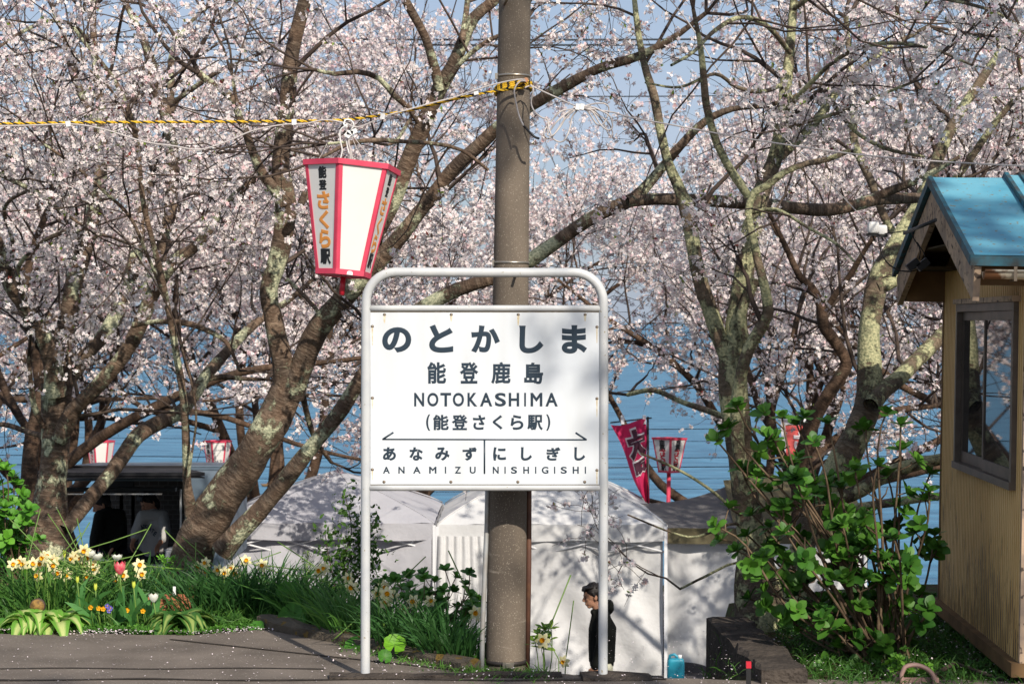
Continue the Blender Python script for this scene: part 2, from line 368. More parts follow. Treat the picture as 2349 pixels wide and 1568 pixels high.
M['rooftrim'] = mat('dark teal trim', (.02, .12, .17), .6, .4, c2=(.04, .05, .05), nscale=14)
M['alu'] = mat('bronze aluminium frame', (.15, .12, .095), .5, .5, metal=.4, c2=(.10, .08, .065), nscale=9)
M['gutter'] = mat('rusty white gutter', (.62, .55, .42), .6, .3, c2=(.20, .09, .04), nscale=8, lo=.48, hi=.54)
M['glass'] = mat('dark window glass', (.012, .013, .015), .02, 1.0)
M['glass'].node_tree.nodes['Principled BSDF'].inputs['IOR'].default_value = 1.9
M['lamp'] = mat('white floodlight casing', (.8, .8, .78), .4, .5)
M['skin'] = mat('skin', (.50, .27, .17), .55, .4, c2=(.44, .22, .14), nscale=20)
M['hair'] = mat('black hair', (.012, .009, .008), .55, .4, bump=.6, bscale=90, bdist=.01, stretch=(1, 1, .3))
M['jacket'] = mat('black jacket', (.010, .011, .009), .85, .15, bump=.6, bscale=9, bdist=.03)
M['pants'] = mat('pale khaki trousers', (.50, .50, .38), .8, .2, bump=.5, bscale=8, bdist=.03)
M['sweat'] = mat('grey sweatshirt', (.46, .45, .43), .85, .2, bump=.6, bscale=9, bdist=.03)
M['jeans'] = mat('dark trousers', (.02, .022, .03), .85, .2)
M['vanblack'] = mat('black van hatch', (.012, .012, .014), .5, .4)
M['vanblue'] = mat('blue grey van body', (.085, .12, .16), .4, .5, c2=(.11, .15, .19), nscale=2)
M['flagpink'] = mat('pink banner cloth', (.62, .035, .13), .75, .2, transl=.25)
M['flagwhite'] = mat('white banner cloth', (.80, .80, .82), .75, .2, transl=.25)
M['flagred'] = mat('coral red print', (.72, .13, .12), .75, .2)
M['flagblue'] = mat('violet blue print', (.13, .12, .42), .75, .2)
M['plum'] = mat('dark plum print', (.06, .02, .035), .75, .2)
M['planter'] = mat('pinkish brown plastic', (.30, .19, .16), .55, .4)
M['bottle_clear'] = mat('clear bottle', (.42, .46, .46), .15, .6)
M['label_red'] = mat('red label', (.62, .05, .06), .5, .3)
M['label_yellow'] = mat('yellow label', (.62, .42, .04), .5, .3)
M['cap_green'] = mat('green cap', (.02, .40, .32), .4, .5)
M['lilac'] = mat('faded cloth', (.5, .48, .5), .7, .2)
M['bluecloth'] = mat('blue cloth', (.02, .12, .30), .7, .2)

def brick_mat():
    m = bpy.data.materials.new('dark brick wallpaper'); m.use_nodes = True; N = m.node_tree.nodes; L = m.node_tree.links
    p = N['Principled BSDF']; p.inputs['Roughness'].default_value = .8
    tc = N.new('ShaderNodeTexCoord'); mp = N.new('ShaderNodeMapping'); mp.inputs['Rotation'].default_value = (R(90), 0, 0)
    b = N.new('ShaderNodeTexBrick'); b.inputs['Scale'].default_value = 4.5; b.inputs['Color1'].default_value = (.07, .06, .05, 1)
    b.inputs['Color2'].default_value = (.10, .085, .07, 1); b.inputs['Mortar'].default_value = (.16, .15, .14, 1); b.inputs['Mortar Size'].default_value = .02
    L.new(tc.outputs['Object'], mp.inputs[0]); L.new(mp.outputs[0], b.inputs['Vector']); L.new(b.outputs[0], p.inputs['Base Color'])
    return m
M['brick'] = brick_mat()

def sea_mat():
    m = bpy.data.materials.new('sea water'); m.use_nodes = True; N = m.node_tree.nodes; L = m.node_tree.links
    p = N['Principled BSDF']; p.inputs['Roughness'].default_value = .35; p.inputs['IOR'].default_value = 1.33; p.inputs['Specular IOR Level'].default_value = .22
    tc = N.new('ShaderNodeTexCoord'); mp = N.new('ShaderNodeMapping'); mp.inputs['Scale'].default_value = (.30, .62, 1); L.new(tc.outputs['Object'], mp.inputs[0])
    n = N.new('ShaderNodeTexNoise'); n.inputs['Scale'].default_value = 1.1; n.inputs['Detail'].default_value = 6; n.inputs['Roughness'].default_value = .6; L.new(mp.outputs[0], n.inputs['Vector'])
    r = N.new('ShaderNodeValToRGB'); r.color_ramp.elements[0].color = (.04, .13, .22, 1); r.color_ramp.elements[1].color = (.095, .26, .385, 1)
    r.color_ramp.elements[0].position = .36; r.color_ramp.elements[1].position = .66
    L.new(n.outputs['Fac'], r.inputs[0]); L.new(r.outputs[0], p.inputs['Base Color'])
    bm = N.new('ShaderNodeBump'); bm.inputs['Strength'].default_value = .9; bm.inputs['Distance'].default_value = .35
    L.new(n.outputs['Fac'], bm.inputs['Height']); L.new(bm.outputs[0], p.inputs['Normal'])
    return m
M['sea'] = sea_mat()

# ------------------------------------------------------------------ ground
LOW = -2.6
EDGE = [(-40, 17.2), (-6, 15.8), (-3.0, 15.0), (-2.0, 14.1), (-1.35, 12.7), (-.75, 11.6), (-.1, 10.60), (.3, 10.5), (.5, 10.36), (1.14, 10.36), (1.24, 12.1), (1.5, 13.6), (3.2, 14.4), (40, 16)]
def edge_y(x):
    for (x0, y0), (x1, y1) in zip(EDGE[:-1], EDGE[1:]):
        if x0 <= x <= x1: return y0+(y1-y0)*(x-x0)/(x1-x0)
    return 16
def ground_z(x, y):
    ey = edge_y(x)
    z = 0
    if y > ey:
        d = y-ey
        for (x0, y0), (x1, y1) in zip(EDGE[:-1], EDGE[1:]):
            vx, vy = x1-x0, y1-y0; t = max(0, min(1, ((x-x0)*vx+(y-y0)*vy)/(vx*vx+vy*vy)))
            d = min(d, math.hypot(x-x0-vx*t, y-y0-vy*t))
        z = -min(1, d/3.2)
        kx = .72+3.2*min(1, max(0, (x+.1)/1.0)); z = max(LOW, -kx*d-.12*d*d)
    if y > 33.8: z = LOW-min(2.9, (y-33.8)*.9)
    return z
xs = list(np.concatenate([[-400, -120, -40, -20, -12], np.arange(-8, 8.01, .16), [12, 20, 40, 120, 400]]))
ys = list(np.concatenate([[-60, -10, 0, 5, 8, 9.5], np.arange(10, 19, .14), np.arange(19, 33.7, 1.0), [33.8, 34.4, 35, 36, 37.2, 60]]))
g = MB()
gv = [(x, y, ground_z(x, y)+(-.012 if 10.3 < y < 33 else 0)) for y in ys for x in xs]; nx = len(xs)
gf = [(j*nx+i, j*nx+i+1, (j+1)*nx+i+1, (j+1)*nx+i) for j in range(len(ys)-1) for i in range(nx-1)]
g.add(gv, gf, 0, True)
for k, f_ in enumerate(g.f):
    c = np.mean([g.v[i] for i in f_], 0)
    if c[1] > 19.2: g.m[k] = 1 if c[1] < 33 else 0
    else: g.m[k] = 0
tag(g.build('ground', [M['soil'], M['road']]), kind='structure')
# platform asphalt as its own sheet 4 mm above the soil
bed_front = [(-8, 11.9), (-2.35, 11.85), (-1.9, 11.75), (-1.465, 12.07), (-.98, 11.5), (-.55, 10.95), (-.2, 10.52), (.3, 10.46), (.5, 10.33), (1.13, 10.32), (1.3, 10.3), (8, 10.2)]
a = MB()
bx = [p[0] for p in bed_front]
px_ = sorted(set(list(np.arange(-8, 8.01, .1))+bx))
by = np.interp(px_, bx, [p[1] for p in bed_front])
for i in range(len(px_)-1):
    x0, x1 = px_[i], px_[i+1]
    a.add([(x0, -20, .004), (x1, -20, .004), (x1, by[i+1]+.03*math.sin(x1*9), .004), (x0, by[i]+.03*math.sin(x0*9), .004)], [(0, 1, 2, 3)])
tag(a.build('pavement', M['asphalt']), kind='structure')
# repaired strip and seams in the asphalt
a = MB()
a.grid(lambda u, v: (-3.6+4.4*u, 10.28+.02*math.sin(u*21)+v*(.035+.01*math.sin(u*37)), .0085), 60, 1)
a.grid(lambda u, v: (-2.0+1.9*u+v*.012, 11.6-1.15*u+.02*v, .0085), 40, 1)
a.grid(lambda u, v: (-3.6+2.6*u, 10.62+.015*math.sin(u*17)+v*.02, .0085), 40, 1)
tag(a.build('pavement_seam', M['darkstone']), kind='structure')
# sea
s = MB(); s.add([(-9000, 33, -5.4), (9000, 33, -5.4), (9000, 26000, -5.4), (-9000, 26000, -5.4)], [(0, 1, 2, 3)])
tag(s.build('sea', M['sea']), kind='structure')
# distant shore
def far_h(x): return 26+18*math.sin(x/900.)+11*math.sin(x/310.+2)+5*math.sin(x/97.)
def kerb(name, label, pts, w, h, z0, material, seg=.16):
    t = MB(); P_ = catmull([(x, y, z) for x, y, z in pts], seg)
    K = len(P_); vv = []
    rr = random.Random(len(pts)*7+int(w*100))
    for i, p in enumerate(P_):
        d = P_[min(i+1, K-1)]-P_[max(i-1, 0)]; n_ = np.array([d[1], -d[0], 0]); n_ /= np.linalg.norm(n_)
        j = lambda: rr.uniform(-.012, .012)
        for (o_, z_) in ((-w/2, z0), (-w/2+j()*.4, h*.86), (-w/2+.03, h), (w/2-.03, h), (w/2+j()*.4, h*.86), (w/2, z0)):
            vv.append(p+n_*(o_+j())+np.array([0, 0, z_+(j() if z_ > z0 else 0)]))
    ff = []
    for i in range(K-1):
        for k in range(5): ff.append((i*6+k, i*6+k+1, (i+1)*6+k+1, (i+1)*6+k))
    ff.append((0, 1, 2, 3, 4, 5)); ff.append(tuple((K-1)*6+k for k in (5, 4, 3, 2, 1, 0)))
    t.add(vv, ff, 0, False)
    return tag(t.build(name, material), label, 'kerb')
kerb('garden_kerb', 'mossy stone kerb running diagonally beside the flower bed towards the pole',
     [(-1.5, 12.12, 0), (-1.0, 11.55, -.01), (-.55, 11.0, -.02), (-.22, 10.6, -.02)], .13, .075, -.4, M['stone'])
kerb('stone_kerb', 'worn stone kerb beneath the right post of the station sign', [(.36, 10.36, 0), (.5, 10.37, 0), (.72, 10.38, 0)], .2, .022, -.5, M['darkstone'])
kerb('stone_kerb', 'low stone kerb across the foot of the concrete pole', [(-.95, 10.36, 0), (-.4, 10.4, 0), (.26, 10.42, 0)], .12, .022, -.5, M['darkstone'])
kerb('retaining_wall', 'dark rough stone retaining wall left of the big leafy bush', [(1.30, 12.1, 0), (1.34, 11.2, 0), (1.40, 10.2, 0)], .26, .075, -2.7, M['darkstone'], .12)

# ------------------------------------------------------------------ trees
def resample_limb(pts, Y0, Y1, step=.06):
    arr = []
    n = len(pts)
    L = [0]
    for a_, b_ in zip(pts[:-1], pts[1:]): L.append(L[-1]+math.hypot(a_[0]-b_[0], a_[1]-b_[1]))
    for (x, y, w), l in zip(pts, L):
        Y = Y0+(Y1-Y0)*l/L[-1]
        p = WN(x, y, Y); arr.append([*p, w/2*Y/F])
    return catmull(arr, step)
def limb_tube(acc, arr, S, seed):
    P_ = arr[None, :, :3]; rad = arr[:, 3][None]
    V, Q, U = tubes(P_, rad, S)
    rr = np.random.default_rng(seed)
    K = len(arr); V = V.reshape(K, S, 3); C = arr[:, None, :3]
    nz = rr.normal(0, 1, (K, S))
    for _ in range(3): nz = (nz+np.roll(nz, 1, 1)+np.roll(nz, -1, 1)+np.concatenate([nz[1:], nz[-1:]], 0)+np.concatenate([nz[:1], nz[:-1]], 0))/5
    nz *= .22
    lump = 1+.05*np.sin(np.cumsum(rr.normal(0, .35, K)))[:, None]
    V = C+(V-C)*(lump+np.clip(nz, -.12, .14))[:, :, None]
    acc.add(V.reshape(-1, 3), Q, U)

def walk(rg, P0, D0, L, K, wander, up, droop=0.):
    N = len(P0); P = np.empty((N, K+1, 3)); P[:, 0] = P0; d = norm(D0); st = (L/K)[:, None]
    for k in range(K):
        d = norm(d+rg.normal(0, wander, (N, 3))+np.array([0, 0, 1.])*(up-droop*k/K))
        P[:, k+1] = P[:, k]+d*st
    return P
def pick(rg, P, Rr, m, t0=.15, t1=1., power=1.):
    """m children positions per polyline"""
    N, K, _ = P.shape
    t = t0+(t1-t0)*rg.random((N, m))**power; x = t*(K-1); i = np.minimum(x.astype(int), K-2); f = (x-i)[..., None]
    n_ = np.arange(N)[:, None]
    pos = P[n_, i]*(1-f)+P[n_, i+1]*f; tan = norm(P[n_, i+1]-P[n_, i]); r = Rr[n_, i]*(1-f[..., 0])+Rr[n_, i+1]*f[..., 0]
    return pos.reshape(-1, 3), tan.reshape(-1, 3), r.reshape(-1), t.reshape(-1)
def split_dirs(rg, tan, a, b, bias):
    v = rg.normal(0, 1, tan.shape); v -= tan*(v*tan).sum(-1, keepdims=True); v = norm(v)
    return norm(tan*a+v*b+np.array(bias))

def petal_template(n, wid, cup, notch=True):
    tv = [(0, 0, 0)]; tq = []
    for k in range(n):
        t = 2*math.pi*k/n
        for (r_, o_, z_) in ((.62, -wid, cup*.55), (1.0, 0, cup), (.62, wid, cup*.55)):
            tv.append((r_*math.cos(t+o_), r_*math.sin(t+o_), z_))
        b = 1+3*k; tq.append((0, b, b+1, b+2))
    return np.array(tv), np.array(tq)
PT5 = petal_template(5, .56, .22); PT3 = petal_template(3, .95, .30)
LEAFT = (np.array([(0, 0, 0), (.24, .35, .05), (0, .38, -.02), (-.24, .35, .05), (.17, .75, .02), (0, .78, -.06), (-.17, .75, .02), (0, 1.05, -.12)]),
         np.array([(0, 1, 2, 0), (0, 2, 3, 0), (1, 4, 5, 2), (2, 5, 6, 3), (4, 7, 5, 5), (5, 7, 6, 6)]))
LEAFT = (np.array([(0, 0, 0), (.27, .34, .07), (0, .36, 0), (-.27, .34, .07), (.20, .74, .02), (0, .76, -.05), (-.20, .74, .02), (.02, 1.04, -.12), (-.02, 1.04, -.12), (.03, 0, 0), (-.03, 0, 0)]),
         np.array([(9, 1, 2, 0), (0, 2, 3, 10), (1, 4, 5, 2), (2, 5, 6, 3), (4, 7, 8, 5), (5, 8, 7, 6)][:5]+[(5, 8, 6, 6)]))
def fix_quads(tq):
    return tq
LV = np.array([(-.05, 0, 0), (.05, 0, 0), (-.27, .33, .08), (0, .35, 0), (.27, .33, .08), (-.22, .72, .03), (0, .74, -.05), (.22, .72, .03), (-.03, 1.03, -.12), (.03, 1.03, -.12)])
LQ = np.array([(0, 1, 3, 2), (1, 4, 3, 0), (2, 3, 6, 5), (3, 4, 7, 6), (5, 6, 9, 8), (6, 7, 9, 8)])
LQ = np.array([(0, 1, 3, 2), (2, 3, 6, 5), (3, 4, 7, 6), (5, 6, 9, 8)])
# leaf as a 2 x 3 strip folded on its midrib
LV = np.array([(-.04, 0, 0), (0, 0, -.01), (.04, 0, 0), (-.25, .3, .06), (0, .3, 0), (.25, .3, .06), (-.24, .65, .04), (0, .65, -.03), (.24, .65, .04), (-.02, 1.0, -.12), (0, 1.04, -.14), (.02, 1.0, -.12)])
LQ = np.array([(0, 1, 4, 3), (1, 2, 5, 4), (3, 4, 7, 6), (4, 5, 8, 7), (6, 7, 10, 9), (7, 8, 11, 10)])

ws_ = [.03, .17, .29, .335, .29, .16, .02]; ts_ = [0, .16, .36, .58, .78, .93, 1.03]
LV2 = np.array([(u*w, t, .09*abs(u)*w/.33*.6-.13*t*t+.02*t) for t, w in zip(ts_, ws_) for u in (-1, 0, 1)])
LQ2 = np.array([(3*k+j, 3*k+j+1, 3*k+j+4, 3*k+j+3) for k in range(6) for j in range(2)])
def blossoms(rg, acc, pos, out, size, near, tint):
    """pos (N,3) flower centres, out (N,3) facing directions"""
    tv, tq = PT5 if near else PT3
    N = len(pos)
    if N == 0: return
    Mx = frames(norm(out), rg.random(N)*6.28)
    V, Q = inst(tv, tq, pos, Mx, size*rg.uniform(.8, 1.15, N))
    k = len(tv)
    base = np.array(tint)[None]*rg.uniform(.88, 1.04, (N, 1)); base = base+rg.normal(0, .012, (N, 3))
    pinkish = rg.random(N) < .08; base[pinkish] = base[pinkish]*np.array([1, .80, .84])
    C = np.repeat(base[:, None, :], k, 1)
    C[:, 0] *= np.array([.92, .70, .74])
    for j in range(1, k, 3): C[:, j+1] *= 1.03
    acc.add(V, Q, None, np.clip(C, 0, .95).reshape(-1, 3))

def clump(P, sc, ph):
    x, y, z = P[:, 0]/sc, P[:, 1]/sc, P[:, 2]/sc
    return (np.sin(x*2.1+1.7*np.sin(y*1.3+ph)+ph)+np.sin(z*2.6+1.3*np.sin(x*1.7+ph*2))+np.sin(y*1.9+1.5*np.sin(z*1.9+ph)+x))/3
def spray(rg, acc_b, acc_f, acc_l, starts, near=True, bare=0., tint=(.95, .93, .89), fsize=.0165, k1=7, k2=6, l2=(.30, .85), l3=(.10, .34), cl=(2, 5), droop=.10, leafy=.24, gap=-.17, gsc=.62, clear=0.):
    """starts: list of (P (N,K,3), R (N,K)) level-1 branches; adds level 2 and 3 and the flowers"""
    P1, R1 = starts
    pos, tan, r, t = pick(rg, P1, R1, k1, .12, 1.)
    N = len(pos)
    d = split_dirs(rg, tan, .75, .8, (0, 0, .12)); L = rg.uniform(*l2, N)*(1.15-.5*t)
    P2 = walk(rg, pos, d, L, 5, .16, .05, droop); r0 = np.minimum(r*.6, .008)
    kp = (clump(P2[:, 3], gsc, 1.3) > gap+rg.normal(0, .12, N)) | (rg.random(N) < .06)
    if clear: kp &= (P2[:, :, 1].min(1) > np.repeat(P1[:, 0, 1], k1)-.22) | (rg.random(N) > clear*.8)
    P2 = P2[kp]; r0 = r0[kp]; N = len(P2)
    R2 = r0[:, None]*np.linspace(1, .35, 6)[None]; R2 = np.maximum(R2, .0016)
    V, Q, U = tubes(P2, R2, 4 if near else 3); acc_b.add(V, Q, U)
    pos, tan, r, t = pick(rg, P2, R2, k2, .08, 1.)
    d = split_dirs(rg, tan, .6, .9, (0, 0, .05)); L = rg.uniform(*l3, len(pos))
    P3 = walk(rg, pos, d, L, 3, .22, .03, droop); R3 = np.full((len(pos), 4), .0021 if near else .003); R3[:, -1] *= .6
    V, Q, U = tubes(P3, R3, 3); acc_b.add(V, Q, U)
    keep = rg.random(len(P3)) > bare
    P3k = P3[keep]; R3k = R3[keep]
    cpos, ctan, _, _ = pick(rg, P3k, R3k, cl[0], .3, 1.)
    c2, ct2, _, _ = pick(rg, P2, R2, max(2, cl[0]), .3, 1.)
    k2m = rg.random(len(c2)) > bare
    cpos = np.concatenate([cpos, c2[k2m]]); ctan = np.concatenate([ctan, ct2[k2m]])
    nf = cl[1]
    off = norm(rg.normal(0, 1, (len(cpos), nf, 3))+np.array([0, 0, -.35]))
    fp = cpos[:, None]+off*rg.uniform(.014, .036, (len(cpos), nf, 1))*(1 if near else 1.5)
    fp = fp.reshape(-1, 3); out = norm(off.reshape(-1, 3)+rg.normal(0, .35, (len(fp), 3)))
    blossoms(rg, acc_f, fp, out, fsize, near, tint)
    # calyx / bronze leaf shoots
    m = rg.random(len(cpos)) < leafy; lp = cpos[m]
    if len(lp):
        lp = np.repeat(lp, 3, 0); dd = norm(rg.normal(0, 1, lp.shape)+np.array([0, 0, .5]))
        Mx = frames(norm(rg.normal(0, 1, lp.shape)), None)
        z = norm(np.cross(dd, rg.normal(0, 1, lp.shape))); x = np.cross(dd, z); Mx = np.stack([x, dd, z], -1)
        V, Q = inst(LV, LQ, lp, Mx, rg.uniform(.012, .032, len(lp)))
        g_ = rg.random(len(lp))[:, None]
        c = np.where(g_ > .5, np.array([[.22, .32, .05]]), np.array([[.26, .06, .05]]))*rg.uniform(.6, 1.2, (len(lp), 1))
        acc_l.add(V, Q, None, np.repeat(c, len(LV), 0))

def low_cut(zmin, frac, seed=1):
    rr = np.random.default_rng(seed)
    hut_box = lambda P: ((P[:, :, 0] > 1.75) & (P[:, :, 1] < 13.3) & (P[:, :, 2] < 2.95)).any(1)
    pole_box = lambda P: ((P[:, :, 0] > -1.6) & (P[:, :, 0] < .8) & (P[:, :, 1] < 11.6)).any(1)
    return lambda P: ~pole_box(P) & ((P[:, :, 2].min(1) > zmin) | (rr.random(len(P)) < frac)) & ~hut_box(P)
def build_tree(label, base, limbs, bark, seed, lvl1=3.2, near=True, l1=(.7, 2.0), min_h=-9, S=14, tint=(.95, .93, .89), fsize=.0172, group=None, spr={}, r1max=.017, extra=None, cut=None, back=.40, clear=0.):
    """limbs: list of arrays (K,4) or (pts, Y0, Y1[, sprout multiplier])"""
    rg = np.random.default_rng(seed)
    t = thing('cherry_tree', label, 'cherry tree', base, group)
    W_ = NP(); B = NP(); Fl = NP(); Lf = NP(); pos = []; dirs = []; rad = []; front = []
    for li, lm in enumerate(limbs):
        arr, mult = lm
        rmax = arr[:, 3].max()
        limb_tube(W_, arr, S if rmax > .05 else 8, seed*31+li)
        L = np.linalg.norm(np.diff(arr[:, :3], axis=0), axis=1); cum = np.concatenate([[0], np.cumsum(L)]); tot = cum[-1]
        n = rg.poisson(tot*lvl1*mult)
        if n:
            s_ = rg.random(n)**.8*tot
            for q in s_:
                i = min(np.searchsorted(cum, q), len(arr)-1); i = max(1, i)
                p = arr[i, :3]
                if p[2] < min_h: continue
                tg = arr[i, :3]-arr[i-1, :3]; tg = tg/(np.linalg.norm(tg)+1e-9)
                pos.append(p); dirs.append(tg); rad.append(min(arr[i, 3]*.5, r1max)); front.append(rmax < .026)
        if mult > 0:
            for _ in range(3):
                pos.append(arr[-1, :3]); tg = arr[-1, :3]-arr[-2, :3]; dirs.append(norm(tg)*2.2); rad.append(min(arr[-1, 3]*.8, r1max)); front.append(rmax < .026)
    pos = np.array(pos); dirs = np.array(dirs); rad = np.array(rad); front = np.array(front)
    N = len(pos)
    d = split_dirs(rg, dirs, .45, 1., (0, back, .25)); L1 = rg.uniform(*l1, N)
    P1 = walk(rg, pos, d, L1, 8, .17, .07, .12)
    R1 = np.maximum(rad, .007)[:, None]*np.linspace(1, .28, 9)[None]
    if clear:
        kf = (P1[:, :, 1].min(1) > pos[:, 1]-.20) | (rg.random(N) > clear) | front; P1 = P1[kf]; R1 = R1[kf]
    if cut is not None:
        keep = cut(P1); P1 = P1[keep]; R1 = R1[keep]
    V, Q, U = tubes(P1, R1, 6 if near else 4); B.add(V, Q, U)
    kw = dict(near=near, tint=tint, fsize=fsize, clear=clear); kw.update(spr)
    spray(rg, B, Fl, Lf, (P1, R1), **kw)
    if extra: extra(rg, W_, B, Fl, Lf)
    W_.build('trunk', bark, t); B.build('branches', M['twig'], t)
    Fl.build('blossom_crown', M['blossom'], t); 
    if Lf.n: Lf.build('leaves', M['leaf'], t)
    return t
def T(pts, Y0, Y1, mult=1.):
    return (resample_limb(pts, Y0, Y1), mult)

# --- tree at the far left
tl = [T([(112, 1340, 118), (112, 1250, 104), (114, 1150, 80), (124, 1045, 68), (130, 950, 66), (133, 880, 74)], 15.3, 15.3, 0),
      T([(130, 905, 52), (118, 820, 44), (92, 755, 38), (60, 705, 34), (25, 655, 32), (0, 580, 30), (-40, 480, 26), (-70, 380, 20)], 15.2, 14.6, .8),
      T([(133, 900, 56), (142, 789, 44), (157, 722, 42), (168, 655, 42), (182, 610, 44), (208, 520, 40), (224, 440, 36), (231, 360, 32), (232, 270, 27), (226, 200, 22), (216, 110, 18), (214, 0, 14), (220, -120, 10)], 15.3, 15.6, 1.),
      T([(228, 310, 24), (205, 255, 21), (187, 215, 19), (165, 160, 16), (150, 90, 12), (120, 20, 9)], 15.5, 15.2, 1.1),
      T([(152, 880, 34), (190, 820, 34), (240, 765, 33), (278, 700, 33), (300, 640, 31), (316, 560, 28), (330, 470, 22), (352, 400, 18)], 15.5, 16.2, .8),
      T([(135, 1010, 40), (170, 940, 38), (225, 885, 37), (275, 825, 35), (317, 755, 34), (352, 672, 33), (400, 600, 30), (455, 560, 26), (520, 470, 19), (585, 410, 15), (660, 360, 11)], 15.2, 14.6, 1.),
      T([(330, 690, 26), (362, 600, 28), (388, 500, 29), (396, 420, 29), (396, 350, 29), (382, 270, 27), (362, 215, 25), (345, 135, 22), (320, 70, 17), (285, 0, 13), (250, -90, 9)], 15.6, 16.0, 1.),
      T([(390, 310, 22), (392, 200, 17), (396, 120, 14), (430, 60, 10), (470, 20, 8)], 15.9, 16.4, 1.1),
      T([(378, 250, 13), (440, 205, 12), (500, 165, 11), (560, 140, 9), (640, 100, 7)], 15.9, 15.2, 1.1),
      T([(150, 1215, 34), (200, 1150, 33), (245, 1095, 32), (285, 1040, 33), (315, 1000, 34), (360, 972, 36), (405, 950, 34), (440, 915, 31), (468, 868, 29), (505, 825, 26), (550, 775, 23), (600, 730, 19), (660, 690, 14), (720, 640, 10)], 15.2, 16.6, .8),
      T([(470, 870, 14), (510, 864, 13), (560, 868, 11), (610, 870, 8)], 16, 16.2, .6),
      T([(100, 980, 13), (78, 930, 14), (70, 870, 11), (66, 815, 10)], 15.2, 15, .1),
      T([(100, 1000, 14), (50, 985, 13), (20, 975, 12), (-30, 970, 10)], 15.4, 15.8, .3),
      T([(305, 745, 15), (350, 738, 12), (420, 740, 14), (470, 755, 13), (520, 785, 11), (550, 850, 7)], 14.8, 14.4, .5)]
tl += [T([(216, 110, 12), (170, 60, 11), (110, 50, 10), (40, 80, 8), (-30, 130, 6)], 15.4, 13.4, 1.2),
      T([(60, 700, 12), (40, 620, 11), (90, 560, 10), (160, 530, 9), (240, 540, 7), (300, 560, 5)], 14.9, 13.2, 1.6),
      T([(20, 640, 11), (30, 560, 10), (10, 480, 9), (60, 440, 8), (140, 440, 6)], 14.8, 13.4, 1.4),
      T([(0, 400, 12), (80, 440, 10), (150, 490, 9), (200, 525, 6)], 13.6, 13.2, .8)]
build_tree('broad mossy cherry tree forking near the left edge of the photo', W(112, 1290, 15.3), tl, M['bark_mid'], 11, lvl1=2.6, clear=.8, min_h=.9, cut=low_cut(.95, .05), group='cherry trees along the platform')

